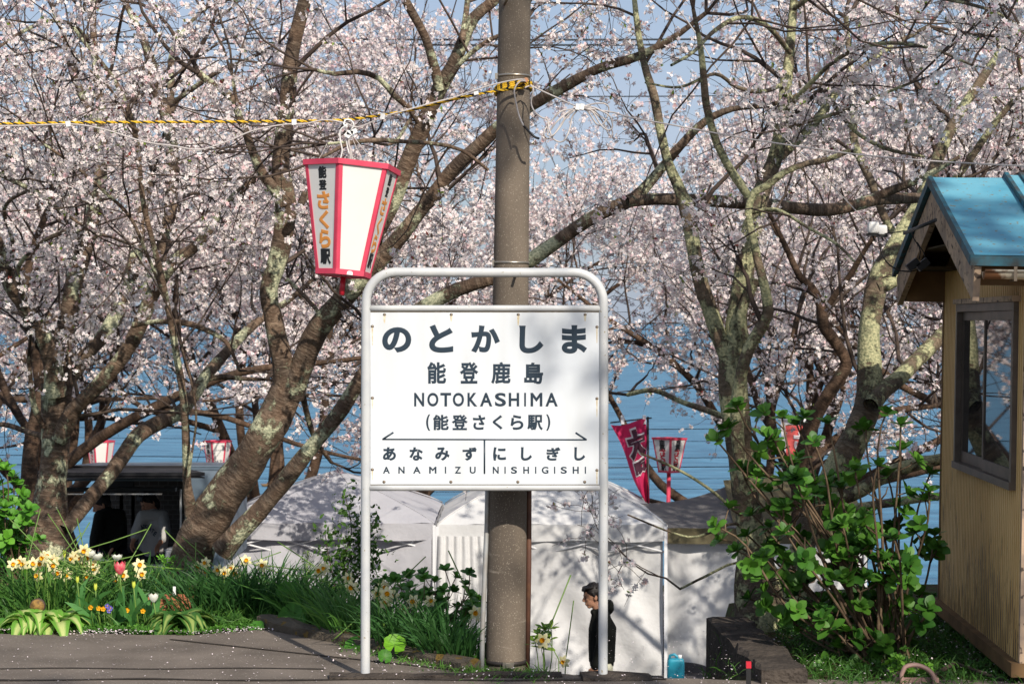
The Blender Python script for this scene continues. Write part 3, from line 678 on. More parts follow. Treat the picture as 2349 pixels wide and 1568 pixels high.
# --- central left tree
tc_ = [T([(432, 1400, 120), (428, 1340, 112), (452, 1240, 98), (495, 1165, 92), (548, 1090, 88), (594, 1020, 82), (634, 950, 76), (662, 890, 76)], 14.0, 13.8, 0),
       T([(660, 905, 56), (652, 850, 50), (640, 790, 46), (626, 720, 44), (618, 665, 46), (640, 590, 48), (652, 520, 46), (656, 465, 46), (646, 410, 44), (644, 360, 42), (650, 300, 40), (660, 220, 38), (668, 140, 36), (684, 60, 34), (704, -20, 30), (730, -140, 22)], 13.8, 13.2, .55),
       T([(650, 470, 30), (628, 432, 28), (602, 398, 25), (580, 350, 22), (562, 300, 20), (546, 262, 20), (540, 232, 20), (512, 208, 18), (482, 190, 17), (455, 168, 17)], 13.5, 13.1, .35),
       T([(543, 240, 11), (538, 205, 9), (534, 180, 8)], 13.2, 13.2, .2),
       T([(668, 905, 60), (690, 850, 58), (712, 790, 56), (745, 735, 50), (790, 682, 42), (830, 640, 42), (880, 585, 38), (935, 520, 35), (985, 455, 33), (1040, 388, 32), (1095, 338, 32), (1145, 290, 31), (1220, 240, 30), (1300, 195, 28), (1380, 155, 25), (1462, 130, 21), (1540, 90, 15), (1620, 30, 10)], 13.8, 12.4, .28),
       T([(775, 705, 40), (806, 640, 42), (845, 560, 42), (885, 490, 40), (925, 400, 39), (955, 325, 38), (980, 268, 37), (1008, 205, 35), (1040, 150, 32), (1062, 95, 29), (1088, 40, 27), (1130, 5, 24), (1190, -50, 18), (1260, -110, 12)], 13.6, 13.0, .6),
       T([(1010, 205, 26), (996, 150, 23), (975, 85, 21), (940, 20, 21), (915, -30, 18), (880, -110, 12)], 13.2, 12.8, .8),
       T([(1060, 95, 18), (1068, 40, 15), (1075, -30, 12)], 13.1, 13.3, .8),
       T([(1020, 190, 14), (1060, 140, 12), (1110, 100, 11), (1150, 80, 9), (1200, 60, 7)], 13.2, 13.0, .8),
       T([(965, 290, 15), (940, 250, 14), (905, 220, 14), (870, 180, 13), (820, 165, 12), (770, 170, 10), (720, 160, 8)], 13.3, 12.7, .7),
       T([(940, 275, 9), (900, 330, 7), (840, 322, 8), (810, 325, 8), (750, 330, 6)], 13.2, 12.2, .6),
       T([(1120, 390, 8), (1060, 345, 8), (1000, 330, 9), (930, 325, 10), (860, 322, 11), (800, 330, 10), (740, 360, 8)], 12.4, 12.0, .5),
       T([(508, 1262, 56), (545, 1222, 44), (592, 1172, 41), (640, 1118, 38), (686, 1060, 36), (735, 1000, 34), (785, 935, 33), (830, 865, 32), (900, 770, 32), (965, 712, 34), (1030, 672, 33), (1090, 650, 31), (1150, 632, 31), (1210, 602, 31), (1280, 552, 31), (1340, 510, 30), (1400, 478, 30), (1455, 455, 28), (1510, 395, 22), (1560, 335, 20), (1615, 280, 18), (1680, 250, 14), (1770, 240, 11), (1860, 205, 9)], 13.8, 12.6, .42),
       T([(1440, 462, 26), (1500, 456, 27), (1560, 458, 27), (1630, 462, 28), (1720, 468, 30), (1800, 475, 31), (1880, 482, 31), (1950, 474, 29), (2010, 458, 27), (2080, 455, 26), (2150, 452, 22), (2280, 440, 18)], 12.7, 13.4, .5),
       T([(1990, 462, 20), (2035, 440, 20), (2075, 425, 18), (2130, 400, 14), (2200, 360, 9)], 13.2, 12.9, .8),
       T([(700, 440, 12), (690, 470, 16), (668, 500, 18)], 13.4, 13.4, .0),
       T([(690, 470, 13), (720, 430, 11), (760, 400, 10), (830, 405, 10), (880, 430, 8)], 13.4, 14., .7),
       T([(440, 1180, 32), (430, 1110, 22), (427, 1030, 20), (424, 960, 20), (418, 890, 19), (406, 820, 18), (394, 750, 17), (382, 690, 16), (372, 640, 15), (352, 560, 13), (332, 480, 12), (322, 410, 12), (315, 330, 12), (300, 270, 13), (272, 200, 12), (230, 140, 10), (196, 100, 9), (168, 62, 8)], 13.9, 12.8, .28),
       T([(318, 300, 9), (300, 290, 8), (270, 230, 7), (240, 190, 6), (190, 150, 5)], 13, 12.6, .6),
       T([(370, 660, 9), (340, 590, 8), (300, 500, 8), (240, 440, 8), (170, 380, 7), (100, 330, 6)], 13.2, 12.7, .6),
       T([(428, 1120, 7), (440, 1040, 6), (450, 960, 6), (440, 880, 6), (415, 790, 5)], 13.7, 13.4, .3),
       T([(690, 880, 18), (700, 930, 16), (720, 1000, 12), (760, 1060, 8)], 14.4, 14.9, .3),
       T([(735, 720, 10), (690, 670, 9), (660, 640, 7)], 13.8, 14.3, .5)]
build_tree('large leaning cherry tree with pale lichen left of the station sign', W(430, 1340, 14.0), tc_, M['bark_mid'], 23, lvl1=2.4, clear=.85, min_h=1.0, cut=low_cut(1.25, .03), group='cherry trees along the platform', S=18)

# --- right tree with three stems
tr = [T([(1745, 1500, 130), (1742, 1430, 120), (1738, 1340, 100), (1726, 1250, 70), (1712, 1150, 56), (1700, 1050, 56), (1690, 960, 60), (1682, 890, 62), (1678, 820, 60)], 12.15, 12.3, 0),
      T([(1668, 815, 38), (1646, 762, 37), (1616, 672, 37), (1595, 590, 35), (1583, 520, 32), (1562, 440, 28), (1532, 370, 25), (1515, 300, 23), (1500, 220, 20), (1478, 150, 17), (1462, 60, 14), (1450, -60, 10)], 12.3, 12.6, .8),
      T([(1680, 830, 52), (1690, 740, 50), (1700, 660, 48), (1714, 580, 46), (1727, 520, 44), (1748, 440, 40), (1775, 375, 36), (1790, 310, 33), (1797, 250, 31), (1803, 190, 28), (1812, 120, 24), (1820, 20, 19), (1830, -90, 13)], 12.3, 12.5, .8),
      T([(1712, 1120, 30), (1696, 1040, 30), (1690, 955, 30), (1697, 870, 28), (1718, 800, 27), (1750, 745, 28), (1762, 715, 26), (1754, 660, 22), (1738, 600, 20), (1728, 550, 19), (1716, 490, 18), (1730, 440, 18), (1760, 425, 17), (1800, 395, 15), (1850, 375, 15), (1900, 365, 14), (1950, 345, 12)], 12.0, 11.7, .8),
      T([(1717, 450, 18), (1690, 410, 19), (1663, 367, 19), (1645, 330, 18), (1632, 290, 17), (1620, 240, 17), (1613, 170, 15), (1605, 100, 12), (1590, 20, 9)], 11.8, 11.5, .9),
      T([(1735, 640, 22), (1700, 720, 22), (1710, 780, 20)], 12.2, 12.2, 0),
      T([(1770, 380, 24), (1820, 330, 24), (1870, 280, 22), (1905, 230, 18), (1960, 170, 14), (2040, 110, 11), (2130, 60, 9)], 12.5, 12.9, .9),
      T([(1790, 300, 10), (1850, 280, 9), (1950, 250, 9), (2040, 210, 8), (2090, 190, 6)], 12.3, 11.7, .9),
      T([(1690, 960, 18), (1660, 955, 15), (1620, 940, 15), (1566, 922, 13), (1500, 895, 12), (1440, 905, 9)], 12.6, 13.4, .5),
      T([(1715, 1140, 10), (1700, 1180, 9), (1640, 1130, 8), (1580, 1090, 7), (1520, 1060, 6), (1470, 1040, 5)], 12.2, 11.9, .9),
      T([(1720, 1260, 7), (1690, 1200, 7), (1600, 1230, 6), (1540, 1220, 5), (1440, 1180, 4)], 12.2, 11.8, .4),
      T([(1725, 1330, 7), (1690, 1290, 6), (1620, 1320, 6), (1560, 1350, 5)], 12.2, 12.0, .8)]
tr += [T([(1812, 120, 14), (1760, 60, 12), (1700, 40, 11), (1640, 70, 10), (1590, 120, 8), (1540, 150, 6)], 12.3, 10.9, 1.1),
       T([(1820, 20, 14), (1900, -30, 12), (2000, -20, 11), (2120, -10, 9), (2260, 20, 7), (2340, 60, 6)], 12.3, 10.8, 1.2),
       T([(1797, 260, 12), (1860, 190, 11), (1930, 130, 10), (2020, 100, 9), (2130, 110, 7), (2230, 150, 5)], 12.3, 11.0, 1.0),
       T([(1803, 190, 11), (1750, 210, 10), (1690, 200, 9), (1640, 170, 8), (1560, 200, 6), (1480, 190, 4)], 12.4, 11.2, .4),
       T([(1716, 490, 10), (1780, 480, 9), (1850, 520, 8), (1920, 560, 7), (1960, 600, 5)], 11.9, 11.3, 1.0),
       T([(1905, 230, 10), (1960, 300, 9), (2030, 340, 8), (2120, 360, 6)], 12.5, 12.0, 1.1)]
build_tree('cherry tree with three pale lichened stems right of the station sign', W(1742, 1440, 12.15), tr, M['bark_lichen'], 37, lvl1=2.9, clear=.75, min_h=.1, cut=low_cut(1.3, .14, 4), group='cherry trees along the platform', S=18, fsize=.019)

# --- tree behind the bush, leaning
tb = [T([(1812, 1420, 74), (1822, 1340, 64), (1838, 1270, 56), (1856, 1200, 56), (1888, 1140, 62), (1930, 1062, 66), (1965, 1000, 62), (1992, 920, 56), (1994, 850, 54), (1994, 780, 52), (2002, 700, 50), (2022, 625, 46), (2050, 570, 42), (2090, 500, 36), (2130, 420, 30), (2165, 330, 26), (2200, 260, 22), (2260, 170, 18), (2330, 60, 14)], 13.2, 14.2, .6),
      T([(1998, 930, 44), (2024, 898, 38), (2060, 868, 36), (2105, 825, 35), (2160, 770, 32), (2240, 700, 26), (2330, 620, 20)], 13.4, 14.4, .5),
      T([(2010, 660, 34), (2060, 640, 28), (2110, 600, 26), (2160, 530, 22), (2230, 450, 18)], 13.7, 14.0, .7),
      T([(1900, 1150, 34), (1960, 1130, 34), (2030, 1090, 33), (2090, 1068, 32), (2160, 1052, 28), (2240, 1030, 22)], 13.3, 13.6, .3),
      T([(1890, 1180, 22), (1960, 1165, 22), (2060, 1150, 20), (2170, 1135, 18)], 13.6, 14.4, .4),
      T([(2085, 500, 22), (2130, 470, 20), (2200, 400, 17), (2270, 300, 15), (2349, 200, 12)], 14, 13.6, .8),
      T([(2070, 560, 16), (2030, 500, 20), (2000, 420, 20), (1960, 330, 19), (1958, 250, 18), (1950, 150, 15), (1940, 40, 12)], 14.1, 14.6, .8)]
build_tree('thick lichen covered cherry tree leaning behind the big leafy bush', W(1830, 1350, 13.2), tb, M['bark_lichen'], 41, lvl1=2.7, clear=.75, min_h=.6, cut=low_cut(1.2, .06), group='cherry trees along the platform', S=18)

# --- mid distance trees rooted on the slope
tm = [T([(1840, 1330, 60), (1838, 1200, 48), (1834, 1100, 40), (1850, 1010, 36), (1868, 960, 34), (1900, 905, 33), (1930, 860, 30), (1942, 830, 28), (1918, 785, 27), (1890, 745, 27), (1884, 700, 24), (1860, 660, 20), (1835, 635, 16), (1800, 560, 12), (1760, 480, 9)], 18, 17.4, .8),
      T([(1888, 720, 16), (1920, 670, 15), (1950, 630, 14), (1980, 580, 12), (2020, 520, 9)], 17.6, 17.2, .8),
      T([(1838, 1110, 30), (1880, 1040, 24), (1930, 1000, 22), (1990, 960, 20), (2060, 940, 16), (2150, 930, 12)], 18, 18.4, .7),
      T([(1836, 1140, 26), (1800, 1060, 22), (1775, 1000, 22), (1768, 940, 22), (1790, 870, 18), (1815, 800, 15), (1830, 720, 12)], 18, 18.5, .9),
      T([(1772, 985, 18), (1740, 930, 17), (1722, 870, 14), (1700, 790, 11)], 18.2, 18.8, .8)]
build_tree('dark slender cherry tree on the slope between the two lichened trees', W(1840, 1330, 18), tm, M['bark_far'], 53, lvl1=3.2, min_h=.1, cut=low_cut(.35, .1), group='cherry trees on the slope', near=True, fsize=.0185)
tm2 = [T([(60, 1330, 60), (62, 1200, 46), (66, 1090, 38), (76, 990, 34), (92, 900, 30), (80, 800, 26), (60, 700, 22), (70, 590, 18), (110, 480, 14)], 18.5, 18.8, .8),
       T([(74, 1000, 20), (30, 930, 20), (-10, 840, 18), (-30, 740, 14)], 18.6, 19, .8),
       T([(80, 960, 18), (140, 900, 16), (200, 830, 13), (250, 740, 10)], 18.6, 19, .9)]
build_tree('dark cherry trunk half hidden behind the far left tree', W(60, 1330, 18.5), tm2, M['bark_far'], 59, lvl1=3.4, min_h=.2, cut=low_cut(.4, .1), group='cherry trees on the slope', fsize=.021)

def free_tree(x, y, z, h, seed, label, group, lean=(0, 0), sprd=1., r0=.2, n=6, near=False, fs=.031, lvl1=2.6, min_h=-9, tint=(.95, .93, .89), l1=(1.0, 2.6), spr=None, bark='bark_far', cut=None):
    if cut is None: cut = low_cut(.05, .1)
    rg = np.random.default_rng(seed)
    limbs = []
    hb = h*rg.uniform(.16, .24)
    tr_ = catmull([[x, y, z-.3, r0*1.3], [x+lean[0]*.3, y+lean[1]*.3, z+hb*.5, r0], [x+lean[0], y+lean[1], z+hb, r0*.9]], .15)
    limbs.append((tr_, 0))
    top = tr_[-1, :3]
    for k in range(n):
        az = 2*math.pi*(k+rg.uniform(-.25, .25))/n; el = R(rg.uniform(38, 75)); Ln = h*rg.uniform(.62, .9)
        d = np.array([math.cos(az)*math.cos(el)*sprd, math.sin(az)*math.cos(el)*sprd, math.sin(el)])
        p = top-np.array([0, 0, rg.uniform(0, .4)]); K = 7; pts = [[*p, r0*.6]]
        for j in range(K):
            d = d+rg.normal(0, .17, 3)+np.array([0, 0, .03 if j < 3 else -.10]); d /= np.linalg.norm(d)
            p = p+d*Ln/K; pts.append([*p, r0*.6*(1-(j+1)/K*.85)])
        arr = catmull(pts, .2); limbs.append((arr, 1.))
        # one fork
        j = rg.integers(2, 5); q = np.array(pts[j]); d2 = norm(d+rg.normal(0, .7, 3)); p = q[:3]; pts2 = [[*p, q[3]*.75]]
        for jj in range(5):
            d2 = norm(d2+rg.normal(0, .15, 3)+np.array([0, 0, .03])); p = p+d2*Ln*.11; pts2.append([*p, q[3]*.75*(1-(jj+1)/5*.8)])
        limbs.append((catmull(pts2, .2), 1.))
    sp = dict(gap=-.20, gsc=1.1, k1=7, k2=5, l2=(.5, 1.2), l3=(.15, .45), cl=(2, 5), leafy=.04)
    if spr: sp.update(spr)
    return build_tree(label, (x, y, z), limbs, M[bark], seed, lvl1=lvl1, near=near, l1=l1, S=8, fsize=fs, tint=tint, group=group, spr=sp, min_h=min_h, r1max=.03, cut=cut, back=0.)
G2 = 'blossoming cherry trees along the sea road'
far = [(-9.8, 27.5, 8.4, 101), (-6.6, 30.5, 8.6, 102), (-3.9, 28.6, 8.0, 103), (-1.1, 31.2, 8.2, 104), (3.1, 29.6, 6.8, 105), (4.9, 31.0, 7.6, 106), (7.4, 28.4, 7.4, 107), (10.6, 30.5, 8.0, 108)]
names8 = ['at the far left, behind the mossy forked trunk', 'above the food van roof', 'behind the slender leaning stem left of the lantern', 'behind the big lantern', 'behind the concrete pole', 'behind the pink banner', 'behind the three lichened stems', 'behind the hut']
for i, (x, y, h, sd) in enumerate(far):
    free_tree(x, y, LOW, h, sd, 'far blossoming cherry tree '+names8[i], G2, lean=((-1)**i*.35, .1), r0=.15, min_h=.6)
free_tree(-6.6, 21.0, LOW, 8.0, 127, 'middle distance cherry tree in blossom above the food van', 'cherry trees behind the platform', lean=(-.3, .2), r0=.17, fs=.03, min_h=1.6, n=6)
free_tree(6.4, 20.5, LOW, 7.8, 122, 'middle distance cherry tree in blossom behind the small hut', 'cherry trees behind the platform', lean=(-.4, .2), r0=.17, fs=.03, min_h=1.2, n=6)
# trees behind and beside the camera: they throw the dappled shade
free_tree(6.0, -2.5, 0, 12.5, 131, 'tall cherry tree beside the platform out of the picture on the right', 'cherry trees behind the viewer', lean=(-.3, .1), r0=.24, fs=.045, min_h=6.2, lvl1=1.15, l1=(1.0, 2.4), cut=lambda P: (P[:, :, 2].min(1) > 5.8))
free_tree(-.5, -4.5, 0, 12.0, 132, 'tall cherry tree on the platform behind the viewer', 'cherry trees behind the viewer', lean=(.3, .1), r0=.22, fs=.045, min_h=6.0, lvl1=1.1, l1=(1.0, 2.4), cut=lambda P: (P[:, :, 2].min(1) > 5.6))

# ------------------------------------------------------------------ lettering
GL = {}
def glyph_mesh(ch, bev):
    """outline of one character as verts (2-D normalised to its own box) and faces, slightly domed"""
    key = (ch, bev)
    if key in GL: return GL[key]
    cu = bpy.data.curves.new('g', 'FONT'); cu.body = ch; cu.size = 1; cu.resolution_u = 6
    cu.fill_mode = 'FRONT'; cu.bevel_depth = bev; cu.bevel_resolution = 3; cu.extrude = 0.004
    ob = bpy.data.objects.new('g', cu); COL.objects.link(ob)
    dg = bpy.context.evaluated_depsgraph_get(); dg.update()
    me = bpy.data.meshes.new_from_object(ob.evaluated_get(dg))
    v = np.array([p.co[:] for p in me.vertices]); f = [tuple(p.vertices) for p in me.polygons]
    bpy.data.objects.remove(ob); bpy.data.curves.remove(cu); bpy.data.meshes.remove(me)
    lo = v.min(0); hi = v.max(0); v = (v-lo)/np.maximum(hi-lo, 1e-6)
    GL[key] = (v, f); return GL[key]
def put_glyph(mb, ch, bev, x0, x1, z0, z1, fn, thick=.0016, mi=0):
    """fn(x, z, h) maps sheet coordinates to the world"""
    v, f = glyph_mesh(ch, bev)
    mb.add([fn(x0+(x1-x0)*p[0], z0+(z1-z0)*p[1], thick*p[2]) for p in v], f, mi, False)

# ------------------------------------------------------------------ station sign
SY = 10.4; k_ = SY/F
def SP(px, py, dy=0.): return Vector(((px-CX)*k_, SY+dy, EYE-(py-VH)*k_))
sg = thing('station_sign', 'white station name board with dark Japanese and Roman lettering in a rounded grey tube frame', 'station sign', SP(1112, 1556))
def arc(cx, cy, r, a0, a1, n=8): return [(cx+r*math.cos(R(a0+(a1-a0)*i/n)), cy-r*math.sin(R(a0+(a1-a0)*i/n))) for i in range(n+1)]
path = [(838, 1562), (839, 900)]+arc(908, 692, 68, 180, 90)+[(1112, 625)]+arc(1316, 693, 68, 90, 0)+[(1385, 900), (1383, 1562)]
fr = MB(); pp = []
for a_, b_ in zip(path[:-1], path[1:]):
    n = max(1, int(math.hypot(a_[0]-b_[0], a_[1]-b_[1])/22))
    pp += [SP(a_[0]+(b_[0]-a_[0])*i/n, a_[1]+(b_[1]-a_[1])*i/n) for i in range(n)]
pp.append(SP(*path[-1]))
fr.tube(pp, 10.8*k_, 18, ref=(0, 1, 0)); fr.build('frame', M['steel'], sg)
for nm, y in (('top_rail', 707), ('bottom_rail', 1118)):
    r_ = MB(); r_.tube([SP(848+i*53, y) for i in range(11)], 7.2*k_, 14); r_.build(nm, M['steel'], sg)
bd = MB()
x0, x1 = SP(850, 0).x, SP(1377.5, 0).x; z0, z1 = SP(0, 1110).z, SP(0, 716).z
bd.box(x0, x1, SY-.006, SY+.008, z0, z1); board = bd.build('board', M['board'], sg)
# edge lip and stains
M['edge'] = mat('dirty board edge', (.10, .075, .04), .8)
for za_, zb_ in ((z1+.0006, z1+.0046), (z0-.0046, z0-.0006)):
    lp = MB(); lp.box(x0+.0005, x1-.0005, SY-.008, SY+.004, za_, zb_); lp.build('board_edge', M['edge'], board)
c_ = lambda c: 802.9+c*.3474
d_ = lambda c: 602.2+c*.3474
yf = SY-.0062
def fs(x, z, h): return Vector((x, yf-h, z))
def line(name, items, bev, thick=.0014):
    for ch, a0, a1, b0, b1 in items:
        mb = MB(); put_glyph(mb, ch, bev, SP(c_(a0), 0).x, SP(c_(a1), 0).x, SP(0, d_(b1)).z, SP(0, d_(b0)).z, fs, thick)
        mb.build('character', M['ink'], board)
line('kana_name', [('の', 213, 405, 425, 593), ('と', 523, 682, 408, 594), ('か', 800, 990, 413, 594), ('し', 1117, 1278, 415, 598), ('ま', 1398, 1565, 412, 600)], .046)
line('kanji_name', [('能', 510, 635, 655, 798), ('登', 725, 848, 655, 798), ('鹿', 932, 1060, 655, 800), ('島', 1150, 1275, 658, 800)], .032)
def latin(word, spans, y0, y1, bev):
    return [(ch, a, b, y0, y1) for ch, (a, b) in zip(word, spans)]
line('roman_name', latin('NOTOKASHIMA', [(424, 490), (511, 584), (597, 668), (679, 753), (776, 841), (858, 940), (957, 1030), (1048, 1117), (1150, 1162), (1192, 1270), (1290, 1372)], 858, 948, 0), .027)
line('nickname', [('(', 503, 530, 1000, 1108), ('能', 548, 652, 1002, 1104), ('登', 672, 778, 1002, 1104), ('さ', 812, 893, 1004, 1102), ('く', 942, 1008, 1004, 1100), ('ら', 1060, 1145, 1003, 1102), ('駅', 1170, 1274, 1003, 1105), (')', 1295, 1322, 1000, 1108)], .033)
line('kana_neighbours', [(ch, a, b, 1216, 1305) for ch, a, b in (('あ', 218, 304), ('な', 392, 482), ('み', 563, 658), ('ず', 743, 838), ('に', 945, 1030), ('し', 1128, 1202), ('ぎ', 1297, 1390), ('し', 1480, 1553))], .042)
line('roman_neighbours', latin('ANAMIZU', [(218, 264), (320, 361), (417, 467), (523, 571), (627, 635), (692, 733), (791, 830)], 1345, 1390, 0)+
     latin('NISHIGISHI', [(943, 982), (1020, 1028), (1063, 1103), (1144, 1182), (1222, 1230), (1266, 1310), (1347, 1355), (1391, 1432), (1470, 1510), (1550, 1558)], 1345, 1391, 0), .027)
ar = MB()
def bar(c0, e0, c1, e1, w, dz=0):
    a = SP(c_(c0), d_(e0)); b = SP(c_(c1), d_(e1)); a.y = b.y = yf-.0003-dz
    ar.tube([a, b], w*.3474*k_/2, 10, flat=.35, ref=(b-a).cross(Vector((0, 1, 0))))
bar(215, 1165, 1563, 1168, 10); bar(216, 1165, 287, 1119, 12, .0003); bar(1561, 1168, 1489, 1121, 12, .0003); bar(888, 1172, 888, 1392, 11, .0002)
ar.build('arrow_line', M['ink'], board)
sc_ = []
for cx in (228, 669, 1111, 1552): sc_ += [(cx, 344), (cx-3, 1446)]
for cy in (421, 893, 1365): sc_ += [(148, cy), (1630, cy+4)]
st = MB()
for i, (cx, cy) in enumerate(sc_):
    p = SP(c_(cx), d_(cy)); w = MB()
    w.lathe([(0, .004), (.0035, .0035), (.0058, .0015), (.0062, 0), (.0085, -.0002), (.0085, -.001)], 10, (p.x, yf, p.z), T=Matrix.Rotation(R(90), 4, 'X'))
    w.build('screw', M['screw'], board)
    if cy > 400 and cx in (148, 1630) or cy < 350:
        L_ = random.uniform(.03, .07) if cy < 350 else random.uniform(.05, .14)
        wd = .007 if cy < 350 else .004
        st.add([(p.x-wd, yf-.0002, p.z-.004), (p.x+wd, yf-.0002, p.z-.004), (p.x+wd*.4, yf-.0002, p.z-L_), (p.x-wd*.4, yf-.0002, p.z-L_)], [(0, 1, 2, 3)])
st.build('rust_streak', M['rust'], board)
for px in (838, 1384):
    f_ = MB(); f_.lathe([(.036, .0), (.034, .006), (.028, .008), (.0, .009)], 14, SP(px, 1556)+Vector((0, 0, .002))); f_.build('foot_collar', M['galv'], sg)

# ------------------------------------------------------------------ concrete pole with its straps and pipes
PY = 10.76; kp = PY/F
def PP(px, py, dy=0.): return Vector(((px-CX)*kp, PY+dy, EYE-(py-VH)*kp))
pole = thing('utility_pole', 'tapering weathered concrete utility pole standing behind the station sign', 'utility pole', PP(1159, 1562))
def pole_axis(py): return 1159+(1560-py)*(1181-1159)/1560
def pole_r(py): return (46.3+(py-1560)*(46.3-36.6)/1560)*kp
pts = [PP(pole_axis(y), y) for y in range(1590, -1700, -60)]
pm = MB(); pm.tube(pts, [pole_r(y) for y in range(1590, -1700, -60)], 40, ref=(0, 1, 0)); pm.build('shaft', M['concrete'], pole)
for y, h_ in ((178, 5), (605, 5)):
    b_ = MB(); b_.tube([PP(pole_axis(y), y), PP(pole_axis(y-h_), y-h_)], pole_r(y)+.0035, 36, cap=True, ref=(0, 1, 0)); bb = b_.build('strap', M['band'], pole)
    q = PP(pole_axis(y)-38, y); cl_ = MB(); cl_.box(q.x-.012, q.x+.006, PY-.03, PY+.0, q.z-.012, q.z+.02); cl_.build('clasp', M['band'], bb)
b_ = MB(); b_.tube([PP(pole_axis(1520), 1520), PP(pole_axis(1510), 1510)], pole_r(1515)+.004, 36, ref=(0, 1, 0)); bb = b_.build('strap', M['strapdark'], pole)
q = PP(1166, 1516); cl_ = MB(); cl_.box(q.x-.03, q.x+.03, PY-pole_r(1515)-.022, PY-pole_r(1515)-.002, q.z-.018, q.z+.016); cl_.box(q.x-.012, q.x+.012, PY-pole_r(1515)-.032, PY-pole_r(1515)-.022, q.z-.011, q.z+.011); cl_.build('buckle', M['band'], bb)
pg = MB(); a_ = PP(1196, 190); pg.tube([a_+Vector((.0, -.03, 0)), a_+Vector((.025, -.165, -.004))], .012, 12); pg.build('peg', M['wood_peg'], pole)
pg = MB(); a_ = PP(1172, 634); pg.tube([a_+Vector((.02, -.08, .0)), a_+Vector((.04, -.17, .004))], .008, 8); pg.build('bolt', M['screw'], pole)
pg = MB(); a_ = PP(1157, 14); pg.tube([a_+Vector((0, -.07, 0)), a_+Vector((0.02, -.16, 0.02))], .009, 8); pg.build('bolt', M['screw'], pole)
gp = MB(); gp.tube([PP(1120, 1000, -.02), PP(1117, 1200, -.02), PP(1107, 1440, -.05), PP(1105, 1562, -.05)], [.013, .013, .0135, .014], 12)
tag(gp.build('conduit_pipe', M['galv']), 'thin leaning galvanised pipe on the left side of the concrete pole', 'pipe')
gp = MB(); gp.tube([PP(1214, 1000, .03), PP(1213, 1300, .03), PP(1209, 1562, .03)], .0145, 12)
tag(gp.build('conduit_pipe', M['brownpipe']), 'rusty brown pipe running down the right side of the concrete pole', 'pipe')

# rope and cables -----------------------------------------------------------
def PR(px, py, Y): return W(px, py, Y)
RY = 10.62
rope_path = [(-260, 284), (-80, 284), (60, 283), (200, 281), (400, 280), (560, 279), (690, 278), (790, 275), (850, 268), (940, 253), (1010, 236), (1080, 219), (1142, 208), (1175, 204), (1195, 200)]
rp = catmull([[*WN(x, y, RY)] for x, y in rope_path], .008)
rt = thing('barrier_rope', 'twisted yellow and black rope strung from the concrete pole to the left', 'rope', rp[0])
for i, (ph, mt_) in enumerate(((0, 'rope_y'), (2.1, 'rope_y'), (4.2, 'rope_k'))):
    ss = MB(); off = []
    for j, p in enumerate(rp):
        a = ph+j*.008*2*math.pi/.062
        off.append((p[0]+.0, p[1]+.0042*math.cos(a), p[2]+.0042*math.sin(a)))
    ss.tube(off, .0042, 6); ss.build('strand', M[mt_], rt)
# the turns round the pole and the knot
for n_, (zo, ro) in enumerate(((0, .006), (-.012, .008), (.012, .007))):
    for ph, mt_ in ((0, 'rope_y'), (2.1, 'rope_y'), (4.2, 'rope_k')):
        ss = MB(); ctr = PP(pole_axis(204), 204); rr_ = pole_r(204)+ro; pts = []
        for j in range(150):
            t = 2*math.pi*j/149; a = ph+j*.62
            pts.append(ctr+Vector(((rr_+.005*math.cos(a))*math.cos(t), (rr_+.005*math.cos(a))*math.sin(t), zo+.022*math.cos(t+.4)*.6-.01*math.sin(t)+.005*math.sin(a))))
        ss.tube(pts, .005, 6, cap=False); ss.build('strand', M[mt_], rt)
for j in range(5):
    ss = MB(); c0 = PP(1196, 200)+Vector((0, -.10, 0)); rk = random.Random(j)
    pts = [c0+Vector((.030*math.cos(t*.7+j)+rk.uniform(-.006, .006), -.012-.012*math.sin(t+j), .018*math.sin(t*1.1+j*1.3)+rk.uniform(-.004, .004))) for t in np.linspace(0, 6, 14)]
    ss.tube(catmull(pts, .008), .006, 6); ss.build('knot_turn', M['rope_y' if j % 5 not in (1, 3) else 'rope_k'], rt)
def cable(name, label, cat, pts, r, m, step=.03, group=None, n=7, flat=None):
    mb = MB(); mb.tube(catmull([[*WN(*p)] for p in pts], step), r, n, flat=flat)
    return tag(mb.build(name, M[m]), label, cat, group)
cb_ = thing('power_cable', 'pale grey cable sagging below the yellow and black rope towards the lantern', 'cable', W(100, 288, RY))
def sub_cable(pts, r=.0042, m='cable', name='cable_run', parent=cb_, step=.02):
    mb = MB(); mb.tube(catmull([[*WN(*p)] for p in pts], step), r, 7); return mb.build(name, M[m], parent)
sub_cable([(-200, 292, RY-.02), (0, 289, RY-.02), (60, 288, RY-.02), (150, 285, RY-.02), (195, 288, RY-.02), (250, 300, RY-.03), (330, 325, RY-.04), (400, 335, RY-.04), (458, 343, RY-.04), (520, 325, RY-.03), (580, 300, RY-.02), (650, 286, RY-.02), (700, 284, RY-.02), (745, 275, RY-.02), (790, 282, RY-.02), (815, 292, RY-.02), (830, 290, RY-.02), (880, 268, RY-.02), (935, 252, RY-.02), (1000, 234, RY-.02), (1040, 224, RY-.02), (1093, 206, RY-.03), (1140, 192, RY-.04), (1185, 183, RY-.06), (1204, 183, RY-.04)])
for x, y in ((157, 284), (457, 348), (675, 280), (878, 267), (1092, 211)):
    q = W(x, y, RY-.015); mb = MB(); mb.box(-.012, .012, -.012, .012, -.016, .014, T=Matrix.Translation(q)@Matrix.Rotation(R(random.uniform(-12, 12)), 4, 'Y')); mb.build('tape_wrap', M['tape'], cb_)
